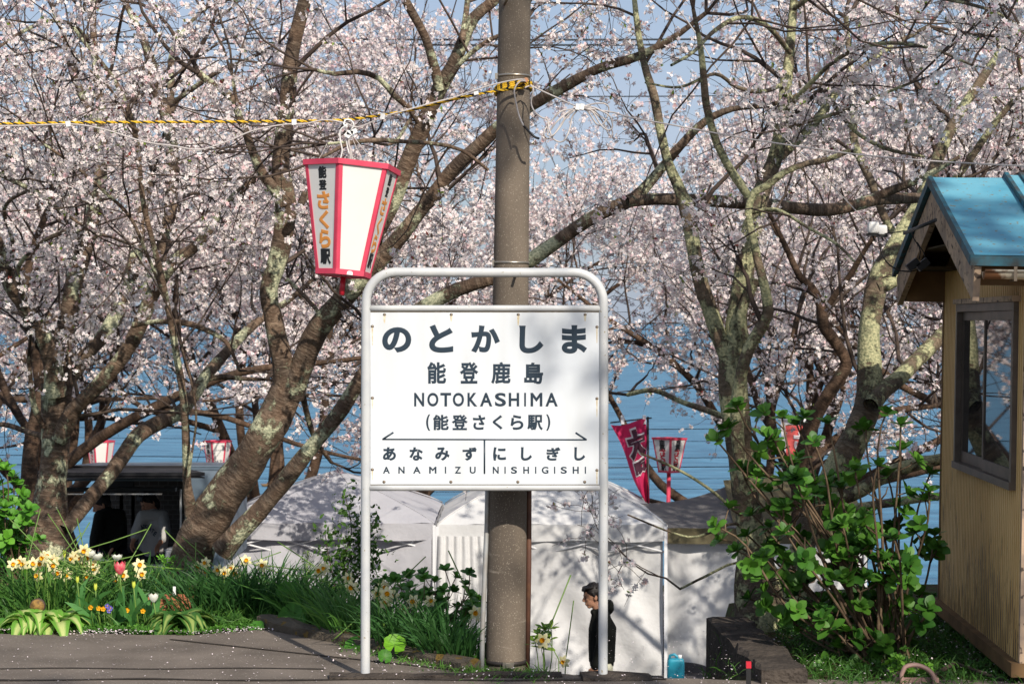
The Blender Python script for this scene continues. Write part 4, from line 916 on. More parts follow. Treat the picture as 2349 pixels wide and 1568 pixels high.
# hanging loop and coil right of the pole
CY_ = 10.58
lo_ = thing('coiled_cable', 'pale grey cable coiled in loose loops right of the concrete pole', 'cable', W(1335, 250, CY_))
q4 = lambda x, y: (1900/1.7437+x*.14650, 250/1.7437+y*.14650)
def qc(pts, r=.0042, m='cable', name='cable_loop', dy=0.):
    sub_cable([(*q4(x, y), CY_+dy+.012*math.sin(i*1.7)) for i, (x, y) in enumerate(pts)], r, m, name, lo_, .01)
qc([(790, 290), (700, 300), (640, 370), (615, 460), (640, 620), (690, 830), (760, 990)], dy=-.05)
qc([(760, 990), (800, 1030), (860, 1100), (940, 1170), (1000, 1190)], .0065, 'black', 'black_lead', -.04)
qc([(865, 350), (950, 400), (1100, 470), (1300, 560), (1450, 630), (1600, 690)])
qc([(780, 400), (830, 375), (900, 385), (910, 450), (880, 600), (895, 700), (960, 800), (1060, 870), (1130, 890), (1150, 1000), (1180, 1100), (1220, 1190), (1300, 1240), (1380, 1235), (1440, 1150), (1490, 1010), (1520, 860), (1600, 750)])
qc([(1600, 715), (1500, 735), (1380, 750), (1300, 800), (1230, 880), (1160, 960), (1090, 1060), (1075, 1130), (1130, 1195), (1210, 1160), (1290, 1050), (1380, 920), (1450, 800), (1590, 740)], dy=.01)
qc([(1610, 735), (1480, 760), (1370, 850), (1270, 940), (1190, 1050), (1130, 1130), (1200, 1150), (1260, 1100), (1340, 1000), (1430, 860), (1560, 750)], dy=-.015)
qc([(1600, 700), (1450, 790), (1330, 870), (1220, 1000), (1150, 1100), (1125, 1010), (1170, 930)], dy=.02)
qc([(1690, 690), (1800, 660), (1920, 640), (2040, 650), (2095, 710), (2085, 800), (2050, 900), (1975, 985), (1900, 960), (1830, 860), (1760, 760), (1690, 730)])
qc([(1700, 700), (1820, 720), (1950, 830), (2050, 900), (2110, 980), (2155, 1100), (2130, 1155), (2090, 1120), (2040, 1000), (1960, 870), (1850, 770), (1700, 730)], dy=.012)
qc([(1700, 690), (1850, 700), (1980, 760), (2090, 820), (2140, 910), (2150, 1020), (2080, 1060), (2000, 1010), (1930, 920), (1860, 800), (1780, 730), (1700, 720)], dy=-.012)
for x, y in ((1605, 700), (1675, 700)):
    q = W(*q4(x, y), CY_); mb = MB(); mb.box(-.011, .011, -.022, .022, -.016, .016, T=Matrix.Translation(q)@Matrix.Rotation(R(8), 4, 'Y')); mb.build('tape_wrap', M['tape'], lo_)
cable('hut_cable', 'pale grey cable running from the coil over to the hut on the right', 'cable',
      [(*q4(1640, 700), CY_), (*q4(1900, 740), CY_), (*q4(2200, 790), CY_), (1440, 268, 10.55), (1570, 292, 10.5), (1700, 316, 10.45), (1860, 340, 10.4), (2000, 358, 10.35), (2180, 372, 10.3), (2420, 384, 10.2)], .0042, 'cable')
cable('guy_wire', 'thin pale wire slanting down through the blossoms to the floodlights', 'wire',
      [(1400, -160, 12.0), (1570, 40, 12.0), (1650, 165, 12.0), (1720, 240, 12.0), (1850, 365, 12.0), (1960, 480, 12.0), (1998, 522, 12.0)], .0035, 'cable')
# lines over the sea and sky
for i_, (yl, yr, Y, r_) in enumerate(((92, 92, 31, .016), (104, 104, 31, .016), (222, 224, 31, .010))):
    cable('overhead_line', ['thin dark overhead line crossing the sky, topmost of three', 'thin dark overhead line crossing the sky just under the topmost', 'faint overhead line crossing the sky level with the pole strap'][i_], 'power line', [(-2200, yl-60, Y+4), (1200, yl, Y), (4500, yr-60, Y+4)], r_, 'wire_dark', .8, 'overhead lines crossing the sky', 5)
for i_, (yl, yr, Y, r_) in enumerate(((981, 984, 32.5, .007), (1004, 1012, 32.5, .004), (1046, 1050, 32.2, .006), (1067, 1071, 32.2, .008), (1095, 1098, 32.4, .004), (1132, 1122, 32.2, .004))):
    cable('overhead_line', 'dark overhead line in front of the sea, '+['highest of six', 'second from the top of six', 'third from the top of six', 'thickest of six', 'second lowest of six', 'lowest of six'][i_], 'power line', [(-2200, yl-25, Y+4), (300, yl, Y), (1500, yr, Y), (4500, yr-30, Y+4)], r_, 'wire_dark', .8, 'overhead lines in front of the sea', 5)

# ------------------------------------------------------------------ paper lanterns
def lantern(name, label, loc, Rt, Rb, H, sides, yaw, tilt, texts, rim=.028, bar=.02, group=None, pole_len=0, sticker=False, bev=.035):
    """texts: {face index: [(char, width, height, v centre, material)]}; face 0's normal points to -Y turned by yaw"""
    o = thing(name, label, 'paper lantern', loc, group, (R(tilt[0]), R(tilt[1]), R(yaw)))
    h2 = H/2; n = sides
    ang = [2*math.pi*(i-.5)/n-math.pi/2 for i in range(n+1)]
    vt = lambda i, rr, z: Vector((rr*math.cos(ang[i]), rr*math.sin(ang[i]), z))
    for nm, rr, z0, z1 in (('top_rim', Rt*1.02, h2-rim, h2), ('bottom_rim', Rb*1.04, -h2, -h2+rim)):
        mb = MB()
        for i in range(n):
            a, b = vt(i, rr, z0), vt(i+1, rr, z0); a2, b2 = vt(i, rr*1.01, z1), vt(i+1, rr*1.01, z1)
            s_ = .93; c, d = vt(i, rr*s_, z0), vt(i+1, rr*s_, z0); c2, d2 = vt(i, rr*s_, z1), vt(i+1, rr*s_, z1)
            mb.add([a, b, b2, a2, c, d, d2, c2], [(0, 1, 2, 3), (3, 2, 6, 7), (5, 4, 7, 6), (1, 0, 4, 5)])
        mb.build(nm, M['pink'], o, True)
    mb = MB(); mb.add([vt(i, Rb*.9, -h2+.004) for i in range(n)], [tuple(reversed(range(n)))]); mb.build('bottom_plate', M['pink'], o, True)
    rad = lambda z: Rb+(Rt-Rb)*(z+h2)/H
    for i in range(n):
        zt, zb = h2-rim*.5, -h2+rim*.5
        a, b, c, d = vt(i, rad(zb)*.985, zb), vt(i+1, rad(zb)*.985, zb), vt(i+1, rad(zt)*.985, zt), vt(i, rad(zt)*.985, zt)
        nn = (b-a).cross(d-a).normalized()
        if nn.dot(a) < 0: nn = -nn
        mb = MB(); e = -nn*.003
        mb.add([a, b, c, d, a+e, b+e, c+e, d+e], [(0, 1, 2, 3), (7, 6, 5, 4)]); pn = mb.build('panel', M['lanternwhite'], o, True)
        for (p0, p1, q0, q1) in ((a, d, b, c), (b, c, a, d)):
            u0 = (q0-p0).normalized()*bar; u1 = (q1-p1).normalized()*bar; f2 = nn*.0035; f1 = nn*.0005
            mb = MB(); mb.add([p0+f1, p0+u0+f1, p1+u1+f1, p1+f1, p0+f2, p0+u0+f2, p1+u1+f2, p1+f2], [(4, 5, 6, 7), (0, 4, 7, 3), (1, 2, 6, 5)]); mb.build('corner_strip', M['pink'], o, True)
        if i in texts:
            ex = (b-a).normalized(); cz = (d+c-a-b).normalized(); mid0 = (c+d)/2; Lz = ((a+b)/2-mid0).length
            for ch, w_, h_, v_, m_ in texts[i]:
                mb = MB(); ctr = mid0-cz*Lz*v_
                put_glyph(mb, ch, bev, -w_/2, w_/2, -h_/2, h_/2, lambda x, z, hh, ctr=ctr: ctr+ex*x+cz*z+nn*(.0008+hh), .0012)
                mb.build('character', M[m_], pn, True)
    if sticker:
        i = 0; a = vt(0, Rb*1.04, -h2+rim*.5); b = vt(1, Rb*1.04, -h2+rim*.5); nn = Vector((0, -1, 0))
        mb = MB(); mb.add([(-.016, -Rb*.905-.003, -h2+.001), (.016, -Rb*.905-.003, -h2+.001), (.015, -Rb*.905-.003, -h2+.016), (.007, -Rb*.905-.003, -h2+.021), (-.007, -Rb*.905-.003, -h2+.021), (-.015, -Rb*.905-.003, -h2+.016)], [(0, 1, 2, 3, 4, 5)]); mb.build('sticker', M['tape'], o, True)
    if pole_len:
        mb = MB(); mb.tube([(0, 0, -h2-.002), (0, 0, -h2-pole_len)], .0145 if pole_len < .3 else .03, 14)
        mb.build('stub' if pole_len < .3 else 'pole', M['red' if pole_len < .3 else 'pink'], o, True)
    return o
TXT = [('能', .062, .064, .096, 'black'), ('登', .060, .054, .210, 'black'), ('さ', .094, .095, .352, 'orange'), ('く', .074, .102, .530, 'orange'), ('ら', .086, .101, .703, 'orange'), ('駅', .080, .083, .868, 'black')]
LY = 10.55
big = lantern('festival_lantern', 'large white lantern with pink frame and orange lettering hanging above the station sign', W(798, 506, LY), .262, .146, .592, 6, 19, (-1.5, 5.2),
        {5: TXT, 1: TXT, 3: TXT}, group=None, pole_len=.10, sticker=True, bev=.05)
hang = thing('white_string', 'white strings and tape tying the large lantern to the rope', 'string', W(797, 300, LY))
for pts, r_, m_ in (([(797, 285), (780, 300), (782, 330), (785, 345), (779, 372)], .004, 'tape'), ([(800, 300), (795, 320), (800, 350), (806, 362), (790, 384)], .004, 'tape'),
                    ([(797, 292), (788, 285), (792, 275), (805, 276), (812, 288), (803, 300)], .0045, 'tape'), ([(797, 300), (800, 330), (806, 350), (808, 375)], .0055, 'cable'), ([(803, 300), (800, 325), (804, 350), (802, 375)], .0055, 'cable'),
                    ([(806, 312), (820, 345), (834, 378)], .0022, 'cable'), ([(810, 312), (835, 345), (862, 384)], .0022, 'cable'), ([(750, 330), (740, 350), (727, 372)], .0022, 'cable')):
    sub_cable([(x, y, LY-.03+.01*i) for i, (x, y) in enumerate(pts)], r_, m_, 'string_strand', hang, .015)
for x, y, a in ((803, 305, 12), (812, 302, -25), (798, 310, 40)):
    mb = MB(); mb.box(-.016, .016, -.01, .01, -.012, .012, T=Matrix.Translation(W(x, y, LY-.03))@Matrix.Rotation(R(a), 4, 'Y')); mb.build('tape_knot', M['tape'], hang)
T2 = [('鹿', .11, .10, .13, 'black'), ('島', .11, .10, .27, 'black'), ('さ', .12, .12, .42, 'red'), ('く', .10, .12, .56, 'red'), ('ら', .11, .12, .70, 'red'), ('駅', .10, .12, .86, 'black')]
LF = 29.0; kk = LF/F
lantern('festival_lantern', 'small red framed lantern on a red pole beside the pink banner', W(1535, 1043, LF), 40*kk, 24*kk, 80*kk, 4, 45, (0, 1.5), {0: T2, 3: T2, 1: T2, 2: T2}, rim=.03, bar=.022, group='small lanterns along the sea road', pole_len=2.2)
T3 = [('鹿', .062, .058, .13, 'black'), ('島', .062, .058, .29, 'black'), ('さ', .066, .066, .45, 'red'), ('く', .055, .066, .59, 'red'), ('ら', .06, .066, .73, 'red'), ('駅', .056, .056, .88, 'black')]
LF = 24.2; kk = LF/F
lantern('festival_lantern', 'small red framed lantern above the van roof beside the far left trunk', W(231, 1050, LF), 32*kk, 20*kk, 80*kk, 6, 14, (0, 0), {5: T3}, rim=.017, bar=.012, bev=.02, group='small lanterns along the sea road', pole_len=2.2)
lantern('festival_lantern', 'small red framed lantern above the right end of the food van roof', W(499, 1050, LF), 33*kk, 20*kk, 80*kk, 6, 14, (0, 0), {5: T3}, rim=.017, bar=.012, bev=.02, group='small lanterns along the sea road', pole_len=2.2)

# ------------------------------------------------------------------ banners
FY = 27.5; fk = FY/F
bn = thing('banner', 'pink banner with dark outlined characters twisting in the wind behind the sign', 'banner', W(1486, 1180, FY))
def bf(u, v):
    xl = 1401+v*88+4*math.sin(v*7); xr = 1481+7*v+2*math.sin(v*9)
    xl = min(xl, xr-5-3*math.sin(v*20)); x = xl+(xr-xl)*u
    return W(x, 974-10*u+v*196+4*math.sin(u*5), FY+.12*math.sin(u*6+v*5)+.05*math.sin(v*17))
mb = MB(); mb.grid(bf, 14, 26); cloth = mb.build('cloth', M['flagpink'], bn)
def on_flag(mb, ch, bev, u0, u1, v0, v1, off, mi=0):
    put_glyph(mb, ch, bev, u0, u1, 0, 1, lambda x, z, h: bf(x, v1+(v0-v1)*z)+Vector((0, -off-h*10, 0)), .002)
for ch, u0, u1, v0, v1 in (('大', .22, .95, .08, .42), ('阪', .30, .98, .44, .60)):
    mb = MB(); on_flag(mb, ch, .13, u0-.06, u1+.02, v0-.02, v1+.02, .012); mb.build('character_outline', M['flagwhite'], cloth)
    mb = MB(); on_flag(mb, ch, .085, u0, u1, v0, v1, .034); mb.build('character', M['plum'], cloth)
mb = MB(); mb.tube([W(1486, 955, FY+.03), W(1488, 1250, FY+.03), W(1488, 1460, FY+.03)], .016, 8); mb.build('pole', M['vanblack'], bn)
mb = MB(); mb.tube([W(1400, 969, FY+.02), W(1495, 958, FY+.02)], .010, 8); mb.build('crossbar', M['vanblack'], bn)
for x in (1428, 1478): mb = MB(); q = W(x, 964, FY); mb.box(q.x-.022, q.x+.022, FY-.02, FY+.04, q.z-.05, q.z+.07); mb.build('loop', M['flagwhite'], bn)
bn = thing('banner', 'white banner with a coral red panel and violet print seen above the leafy bush', 'banner', W(1855, 1180, FY))
bf2 = lambda u, v: W(1790+64*u+3*math.sin(v*6), 962+v*212, FY+.06*math.sin(u*5+v*7))
mb = MB(); mb.grid(bf2, 8, 24); cloth = mb.build('cloth', M['flagwhite'], bn)
def patch(name, m, fn, u0, u1, v0, v1, off):
    mb = MB(); mb.grid(lambda u, v: fn(u0+(u1-u0)*u, v0+(v1-v0)*v)+Vector((0, -off, 0)), 6, 8); return mb.build(name, M[m], cloth)
patch('red_panel', 'flagred', bf2, .16, .97, .06, .50, .008)
for v0, ch in ((.56, 'ら'), (.76, 'く')):
    mb = MB(); put_glyph(mb, ch, .08, .2, .92, 0, 1, lambda x, z, h, v0=v0: bf2(x, v0+.17*(1-z))+Vector((0, -.01-h*5, 0)), .002); mb.build('character', M['flagblue'], cloth)
mb = MB(); put_glyph(mb, 'さ', .06, .42, .85, 0, 1, lambda x, z, h: bf2(x, .13+.2*(1-z))+Vector((0, -.018-h*5, 0)), .002); mb.build('character', M['flagwhite'], cloth)
mb = MB(); mb.tube([W(1858, 955, FY+.03), W(1858, 1460, FY+.03)], .016, 8); mb.build('pole', M['wooddark'], bn)
mb = MB(); mb.tube([W(1785, 962, FY+.02), W(1862, 962, FY+.02)], .016, 8); mb.build('crossbar', M['whitemetal'], bn)

# ------------------------------------------------------------------ event tents
def tent(label, x0, x1, y0, y1, ze, zp, canvas, group, wallm, wallz, folds, sagx=.0):
    t = thing('event_tent', label, 'tent', ((x0+x1)/2, (y0+y1)/2, LOW), group)
    cx, cy = (x0+x1)/2, (y0+y1)/2
    C_ = [(x0, y0), (x1, y0), (x1, y1), (x0, y1)]
    mb = MB()
    for i in range(4):
        (ax, ay), (bx_, by_) = C_[i], C_[(i+1) % 4]
        def fn(u, v, ax=ax, ay=ay, bx_=bx_, by_=by_):
            px = ax+(bx_-ax)*u; py = ay+(by_-ay)*u
            w = v**1.0
            z = ze+(zp-ze)*(w**.85)-.07*math.sin(math.pi*u)*math.sin(math.pi*min(1, w*1.1))*(1-w)
            return Vector((px+(cx-px)*w, py+(cy-py)*w, z+.012*math.sin(px*9+py*7)))
        mb.grid(fn, 18, 14)
    mb.build('canopy', M[canvas], t)
    for i in range(4):
        (ax, ay), (bx_, by_) = C_[i], C_[(i+1) % 4]
        nx_, ny_ = (by_-ay), -(bx_-ax); l_ = math.hypot(nx_, ny_); nx_ /= l_; ny_ /= l_
        mb = MB()
        mb.grid(lambda u, v: Vector((ax+(bx_-ax)*u+nx_*(.015+.012*math.sin(u*23+v)*v), ay+(by_-ay)*u+ny_*(.015+.012*math.sin(u*23+v)*v), ze+.004-.21*v+.01*math.sin(u*13)*v)), 40, 3)
        mb.build('valance', M[canvas], t)
    for (ax, ay) in C_:
        mb = MB(); mb.tube([(ax+(cx-ax)*w, ay+(cy-ay)*w, ze+(zp-ze)*(w**.85)+.006) for w in np.linspace(0, 1, 12)], .009, 6); mb.build('seam', M[canvas], t)
    for px, py in C_:
        mb = MB(); mb.box(px-.02, px+.02, py-.02, py+.02, LOW, ze-.02); mb.build('leg', M['whitemetal'], t)
    # scissor truss on the front
    mb = MB(); zt = ze-.26
    n = 4
    for i in range(n):
        a = x0+(x1-x0)*i/n; b = x0+(x1-x0)*(i+1)/n
        s_ = 1 if i % 2 else -1
        mb.tube([(a, y0+.05, zt+.09*s_), (b, y0+.05, zt-.09*s_)], .012, 6); mb.tube([(a, y0+.075, zt-.09*s_), (b, y0+.075, zt+.09*s_)], .012, 6)
    mb.build('truss', M['whitemetal'], t)
    if wallm:
        def wf(u, v, yy=y0+.10):
            x = x0+.03+(x1-x0-.06)*u; z = wallz+(LOW+.02-wallz)*v
            return Vector((x, yy+folds(u, v), z))
        mb = MB(); mb.grid(wf, 90, 40); mb.build('side_wall', M[wallm], t)
        mb = MB(); mb.add([(x0+.02, y1-.1, LOW), (x1-.02, y1-.1, LOW), (x1-.02, y1-.1, wallz), (x0+.02, y1-.1, wallz)], [(0, 1, 2, 3)]); mb.build('side_wall', M[wallm], t)
    return t
TY = 25.0; tk = TY/F
X = lambda px, Y=TY: (px-CX)*Y/F
Z = lambda py, Y=TY: EYE-(py-VH)*Y/F
f1 = lambda u, v: .05*math.sin(u*17+v*2)+.035*math.sin(u*41+v*5)*v+.05*math.sin(v*7+u*4)+.06*math.sin((u+v)*9)
f2 = lambda u, v: .03*math.sin(u*9+v*3)+.020*math.sin(u*33+3*math.sin(v*4))+(.10*math.sin(u*75)*math.exp(-(u/.18)**2))*(1-.5*v)+.035*math.sin((u*1.5-v)*8)
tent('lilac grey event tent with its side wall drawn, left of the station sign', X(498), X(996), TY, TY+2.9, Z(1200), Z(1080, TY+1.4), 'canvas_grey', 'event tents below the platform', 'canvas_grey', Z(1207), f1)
tent('white event tent with translucent side wall behind the walking man', X(1003), X(1527), TY, TY+2.9, Z(1203), Z(1052, TY+1.4), 'canvas', 'event tents below the platform', 'canvas', Z(1209), f2)
# gathered curtain at the left of the white tent
mb = MB(); mb.grid(lambda u, v: Vector((X(1004)+(.60+.1*v)*u, TY-.03-.05*abs(math.sin(u*19+v))-.02*math.sin(v*5), Z(1228)+(LOW+.1-Z(1228))*v)), 40, 20)
tag(mb.build('tent_curtain', M['canvas']), 'gathered white curtain hanging at the left corner of the white tent', 'curtain')
# olive stall with tarpaulin
ot = thing('tarpaulin_stall', 'stall with an olive valance, grey sagging tarpaulin roof and white drapes beside the blue jug', 'stall', (X(1720), TY+1.6, LOW))
def tarp(u, v):
    x = X(1487)+(X(1760)-X(1487))*u
    zt = Z(1180)+(Z(1110)-Z(1180))*u**1.2-.08*math.sin(math.pi*u)
    zb = Z(1215)
    return Vector((x, TY+.2+1.4*(1-v), zb+(zt-zb)*(1-v)-.05*math.sin(math.pi*v)*math.sin(math.pi*u)))
mb = MB(); mb.grid(tarp, 24, 10); mb.build('tarpaulin', M['greytarp'], ot)
mb = MB(); mb.grid(lambda u, v: Vector((X(1690)+(X(2000)-X(1690))*u, TY+.2+1.4*(1-v), Z(1215)+(Z(1120)-Z(1215))*(1-v)-.12*(u-.4)**2)), 20, 8); mb.build('canopy', M['olive'], ot)
mb = MB(); mb.grid(lambda u, v: Vector((X(1534)+(X(2000)-X(1534))*u, TY+.14+.02*math.sin(u*30), Z(1213)-.20*v)), 40, 3); mb.build('valance', M['olive'], ot)
def drape(u, v):
    x = X(1532)+(X(1950)-X(1532))*u; s_ = math.sin(u*26+2*v)
    return Vector((x, TY+.22+.05*s_*(.4+v)+.10*math.sin(u*7+v*4), Z(1249)+(Z(1528)-Z(1249))*v+.05*math.sin(u*17)*v))
mb = MB(); mb.grid(drape, 90, 30); mb.build('drape', M['canvas'], ot)
for px in (1532, 1800, 1995):
    mb = MB(); q = X(px); mb.box(q-.02, q+.02, TY+.3, TY+.34, LOW, Z(1210)); mb.build('leg', M['whitemetal'], ot)
mb = MB(); mb.box(X(1880), X(2010), TY+.6, TY+.62, Z(1330), Z(1225)); mb.build('menu_board', M['vanblack'], ot)
mb = MB()
for i in range(4):
    z_ = Z(1238+i*22); xx = X(1892)
    while xx < X(2000): w_ = random.uniform(.05, .1); mb.box(xx, xx+w_, TY+.592, TY+.598, z_-.05, z_); xx += w_+.03
mb.build('menu_marks', M['whitemetal'], ot)
# jug and bins
jg = thing('water_jug', 'blue plastic water jug with a pale cap standing at the corner of the white tent', 'jug', (X(1550, TY-.5), TY-.5, LOW))
def rbox(mb, sx, sy, sz, c, rr_=.3, n=28, ny_=14, m=0):
    def fn(u, v):
        th = 2*math.pi*u; ph = math.pi*(v-.5)
        e = rr_
        s = lambda a, p: math.copysign(abs(a)**p, a)
        return Vector((c[0]+sx*s(math.cos(ph), e)*s(math.cos(th), e), c[1]+sy*s(math.cos(ph), e)*s(math.sin(th), e), c[2]+sz*s(math.sin(ph), e)))
    mb.grid(fn, n, ny_, m)
mb = MB(); rbox(mb, .105, .075, .165, (0, 0, .165)); mb.build('body', M['jug'], jg, True)
mb = MB(); mb.tube([(-.085, 0, .30), (-.07, 0, .36), (-.02, 0, .375), (.02, 0, .345), (.04, 0, .31)], .018, 10); mb.build('handle', M['jug'], jg, True)
mb = MB(); mb.lathe([(0, .045), (.024, .045), (.026, 0), (0, 0)], 16, (.05, -.01, .325)); mb.build('cap', M['tape'], jg, True)
wb = thing('white_tub', 'round white plastic tub under the drapes right of the blue jug', 'tub', (X(1655, TY-.2), TY-.2, LOW))
mb = MB(); mb.lathe([(0, 0), (.13, 0), (.15, .20), (.16, .205), (.16, .225), (.145, .225), (.14, .02), (0, .02)], 24, (0, 0, 0)); mb.build('tub', M['whitemetal'], wb, True)
mb = MB(); mb.tube([(-.15, 0, .2), (-.1, -.12, .16), (0, -.16, .13), (.1, -.12, .16), (.15, 0, .2)], .004, 6); mb.build('handle', M['galv'], wb, True)

# ------------------------------------------------------------------ food van on the left
VY = 21.4
XV = lambda px, Y=VY: (px-CX)*Y/F
ZV = lambda py, Y=VY: EYE-(py-VH)*Y/F
van = thing('food_van', 'dark food van with its black side hatch raised, between the two left cherry trees', 'food van', (XV(320), VY+1, LOW))
mb = MB(); xa, xb = XV(140), XV(512)
mb.grid(lambda u, v: Vector((xa+(xb-xa)*u, VY+.02+1.88*v, ZV(1070)-.085*v+.02*math.sin(math.pi*v)*math.sin(math.pi*u))), 10, 8)
mb.box(xa, xb, VY+.02, VY+.06, ZV(1078), ZV(1071)); mb.box(xa, xb, VY+.061, VY+1.88, ZV(1078)-.12, ZV(1078)-.10); mb.build('roof', M['vanblue'], van)
mb = MB(); mb.grid(lambda u, v: Vector((XV(424)+(XV(514)-XV(424))*u+.02*math.sin(v*3.14), VY+.0-.05*math.sin(v*1.57)+.05, ZV(1068)-(.16)*v)), 6, 8); mb.box(XV(424), XV(514), VY, VY+1.85, ZV(1300), ZV(1098)); mb.build('side_panel', M['vanblue'], van)
mb = MB(); yh = VY-1.45
def hatch_sheet(o, th):
    xa, xb = XV(143), XV(424); xc = XV(470, yh); za, zb = ZV(1072)-o, ZV(1083, yh)-o  # reach and widened outer corner are shaped to keep sun off the van interior
    mb.add([(xa, VY-.05, za), (xb, VY-.05, za), (xc, yh, zb), (xa, yh, zb), (xa, VY-.05, za-th), (xb, VY-.05, za-th), (xc, yh, zb-th), (xa, yh, zb-th)], [(0, 3, 2, 1), (4, 5, 6, 7), (0, 1, 5, 4), (1, 2, 6, 5), (2, 3, 7, 6), (3, 0, 4, 7)])
hatch_sheet(0, .035); hatch_sheet(.045, .012)
mb.box(XV(143), XV(424), VY-.6, VY-.5, ZV(1116), ZV(1108))
mb.box(XV(143), XV(424), VY-.06, VY+.0195, ZV(1090), ZV(1067))  # added strip, blocks the sun between roof and hatch
mb.build('hatch', M['vanblack'], van)
mb = MB(); mb.box(XV(150), XV(420), VY-1.3, VY-1.28, ZV(1110), ZV(1107.5)); mb.box(XV(230), XV(418), VY-.45, VY-.43, ZV(1116), ZV(1113)); mb.build('awning_rail', M['galv'], van)
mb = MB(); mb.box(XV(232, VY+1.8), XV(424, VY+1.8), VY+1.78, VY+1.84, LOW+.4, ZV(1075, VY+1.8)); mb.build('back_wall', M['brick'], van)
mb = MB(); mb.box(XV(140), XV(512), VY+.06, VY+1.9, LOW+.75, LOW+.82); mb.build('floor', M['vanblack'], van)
mb = MB(); mb.box(XV(140), XV(512), VY, VY+.05, LOW+.35, ZV(1302)); mb.build('lower_panel', M['vanblue'], van)
for px in (152, 172, 204, 233): 
    mb = MB(); mb.box(XV(px)-.02, XV(px)+.02, VY+1.78, VY+1.84, LOW+.4, ZV(1110, VY+1.8)); mb.build('window_bar', M['alu'], van)
mb = MB(); mb.box(XV(150), XV(234), VY+1.77, VY+1.85, ZV(1128, VY+1.8), ZV(1085, VY+1.8)); mb.build('window_header', M['vanblack'], van)
mb = MB(); mb.box(XV(416), XV(419.5), VY-.1, VY-.07, ZV(1300), ZV(1120)); mb.build('hatch_prop', M['galv'], van)
for px, wd in ((200, .3), (470, .3)):
    mb = MB(); mb.lathe([(0, -.1), (.2, -.1), (.29, -.08), (.29, .08), (.2, .1), (0, .1)], 24, (XV(px), VY+.3, LOW+.29), T=Matrix.Rotation(R(90), 4, 'X')); mb.build('wheel', M['vanblack'], van)
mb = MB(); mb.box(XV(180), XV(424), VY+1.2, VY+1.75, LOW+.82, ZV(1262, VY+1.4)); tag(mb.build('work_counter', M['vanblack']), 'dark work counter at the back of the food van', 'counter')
sl = thing('serving_shelf', 'pale serving shelf with bottles along the front of the food van', 'shelf', (XV(260), VY-.2, LOW))
mb = MB(); mb.box(XV(146), XV(415), VY-.28, VY+.02, ZV(1300), ZV(1294)); mb.build('shelf_board', M['lilac'], sl)
mb = MB(); mb.box(XV(146), XV(415), VY-.27, VY-.25, ZV(1330), ZV(1301)); mb.build('front_cloth', M['bluecloth'], sl)
for px in (150, 410): mb = MB(); mb.box(XV(px)-.015, XV(px)+.015, VY-.24, VY-.21, LOW, ZV(1300)); mb.build('leg', M['galv'], sl)
def bottle(px, ptop, cap, lab, label, body='bottle_clear'):
    z0 = ZV(1294, VY-.15); h = ZV(ptop, VY-.15)-z0; x = XV(px, VY-.15); b = thing('bottle', label, 'bottle', (x, VY-.15, z0+.001), 'bottles on the van shelf')
    r_ = .042
    mb = MB(); mb.lathe([(0, 0), (r_, .005), (r_, h*.62), (r_*.75, h*.74), (r_*.3, h*.88), (r_*.28, h*.93)], 16); mb.build('body', M[body], b, True)
    mb = MB(); mb.lathe([(r_+.0015, h*.25), (r_+.0015, h*.55)], 16); mb.build('bottle_label', M[lab], b, True)
    mb = MB(); mb.lathe([(.014, h*.93), (.014, h), (0, h)], 12); mb.build('cap', M[cap], b, True)
bottle(195, 1250, 'tape', 'label_red', 'tall clear bottle with red label and white cap on the van shelf')
bottle(176, 1262, 'cap_green', 'label_yellow', 'bottle with green cap and yellow label on the van shelf')
bottle(158, 1264, 'tape', 'label_red', 'bottle with pinkish label at the left end of the van shelf', 'lilac')
bottle(228, 1266, 'tape', 'lilac', 'small pale bottle nearest the person in black on the van shelf', 'lilac')
for i, (px, r_) in enumerate(((212, .05), (240, .045))):
    mb = MB(); mb.lathe([(0, 0), (r_*.6, 0), (r_, .05), (r_*.95, .05), (r_*.5, .01), (0, .01)], 16, (XV(px, VY-.2), VY-.2, ZV(1294, VY-.2)+.001)); tag(mb.build('bowl', M['tape']), ['white bowl on the van shelf nearest the red labelled bottle', 'white bowl on the van shelf nearest the person in black'][i], 'bowl')
cs = thing('white_crate', 'white plastic crate at the right end of the food van opening', 'crate', (XV(392), VY+.3, ZV(1300)))
mb = MB(); rbox(mb, .10, .12, .09, (0, 0, .09), .35, 20, 10); mb.build('body', M['tape'], cs, True)
mb = MB(); mb.tube([(-.1, -.1, .16), (0, -.125, .17), (.1, -.1, .16)], .008, 6); mb.build('rim', M['whitemetal'], cs, True)

# ------------------------------------------------------------------ hut on the right
hut = thing('waiting_hut', 'small ochre corrugated hut with faded blue metal roof at the right edge', 'hut', (2.60, 10.2, -.02), rot=(0, R(1.0), R(-2.4)))
D = 2.37; HX = 2.6; ER = 2.21; RZ = 2.70; yr0, yr1 = -.10, 2.52; rc = (yr0+yr1)/2
def zr(y): return ER+(RZ-ER)*(1-abs(y-rc)/(rc-yr0))
lb = dict(parent=hut, local=True)
wp = MB(); vv = []; nseg = int(D/.048)
prof = []
for i in range(nseg):
    y = i*D/nseg; w_ = D/nseg
    prof += [(y, 0), (y+w_*.30, 0), (y+w_*.38, -.008), (y+w_*.82, -.008), (y+w_*.92, 0)]
prof.append((D, 0))
def wall_rib(mb, x_of, pr, z0, z1f):
    b = []
    for (y, o) in pr: b += [x_of(y, o, z0(y)), x_of(y, o, z1f(y))]
    for i in range(len(pr)-1):
        mb.add(b[2*i:2*i+4], [(0, 1, 3, 2)], 1 if abs(pr[i][1]-pr[i+1][1]) > .001 and pr[i][1] > -.001 else 0)
WZ0, WZ1, WY0, WY1 = 1.0, 1.98, .14, 1.80
L_ = lambda y, o, z: Vector((o, y, z))
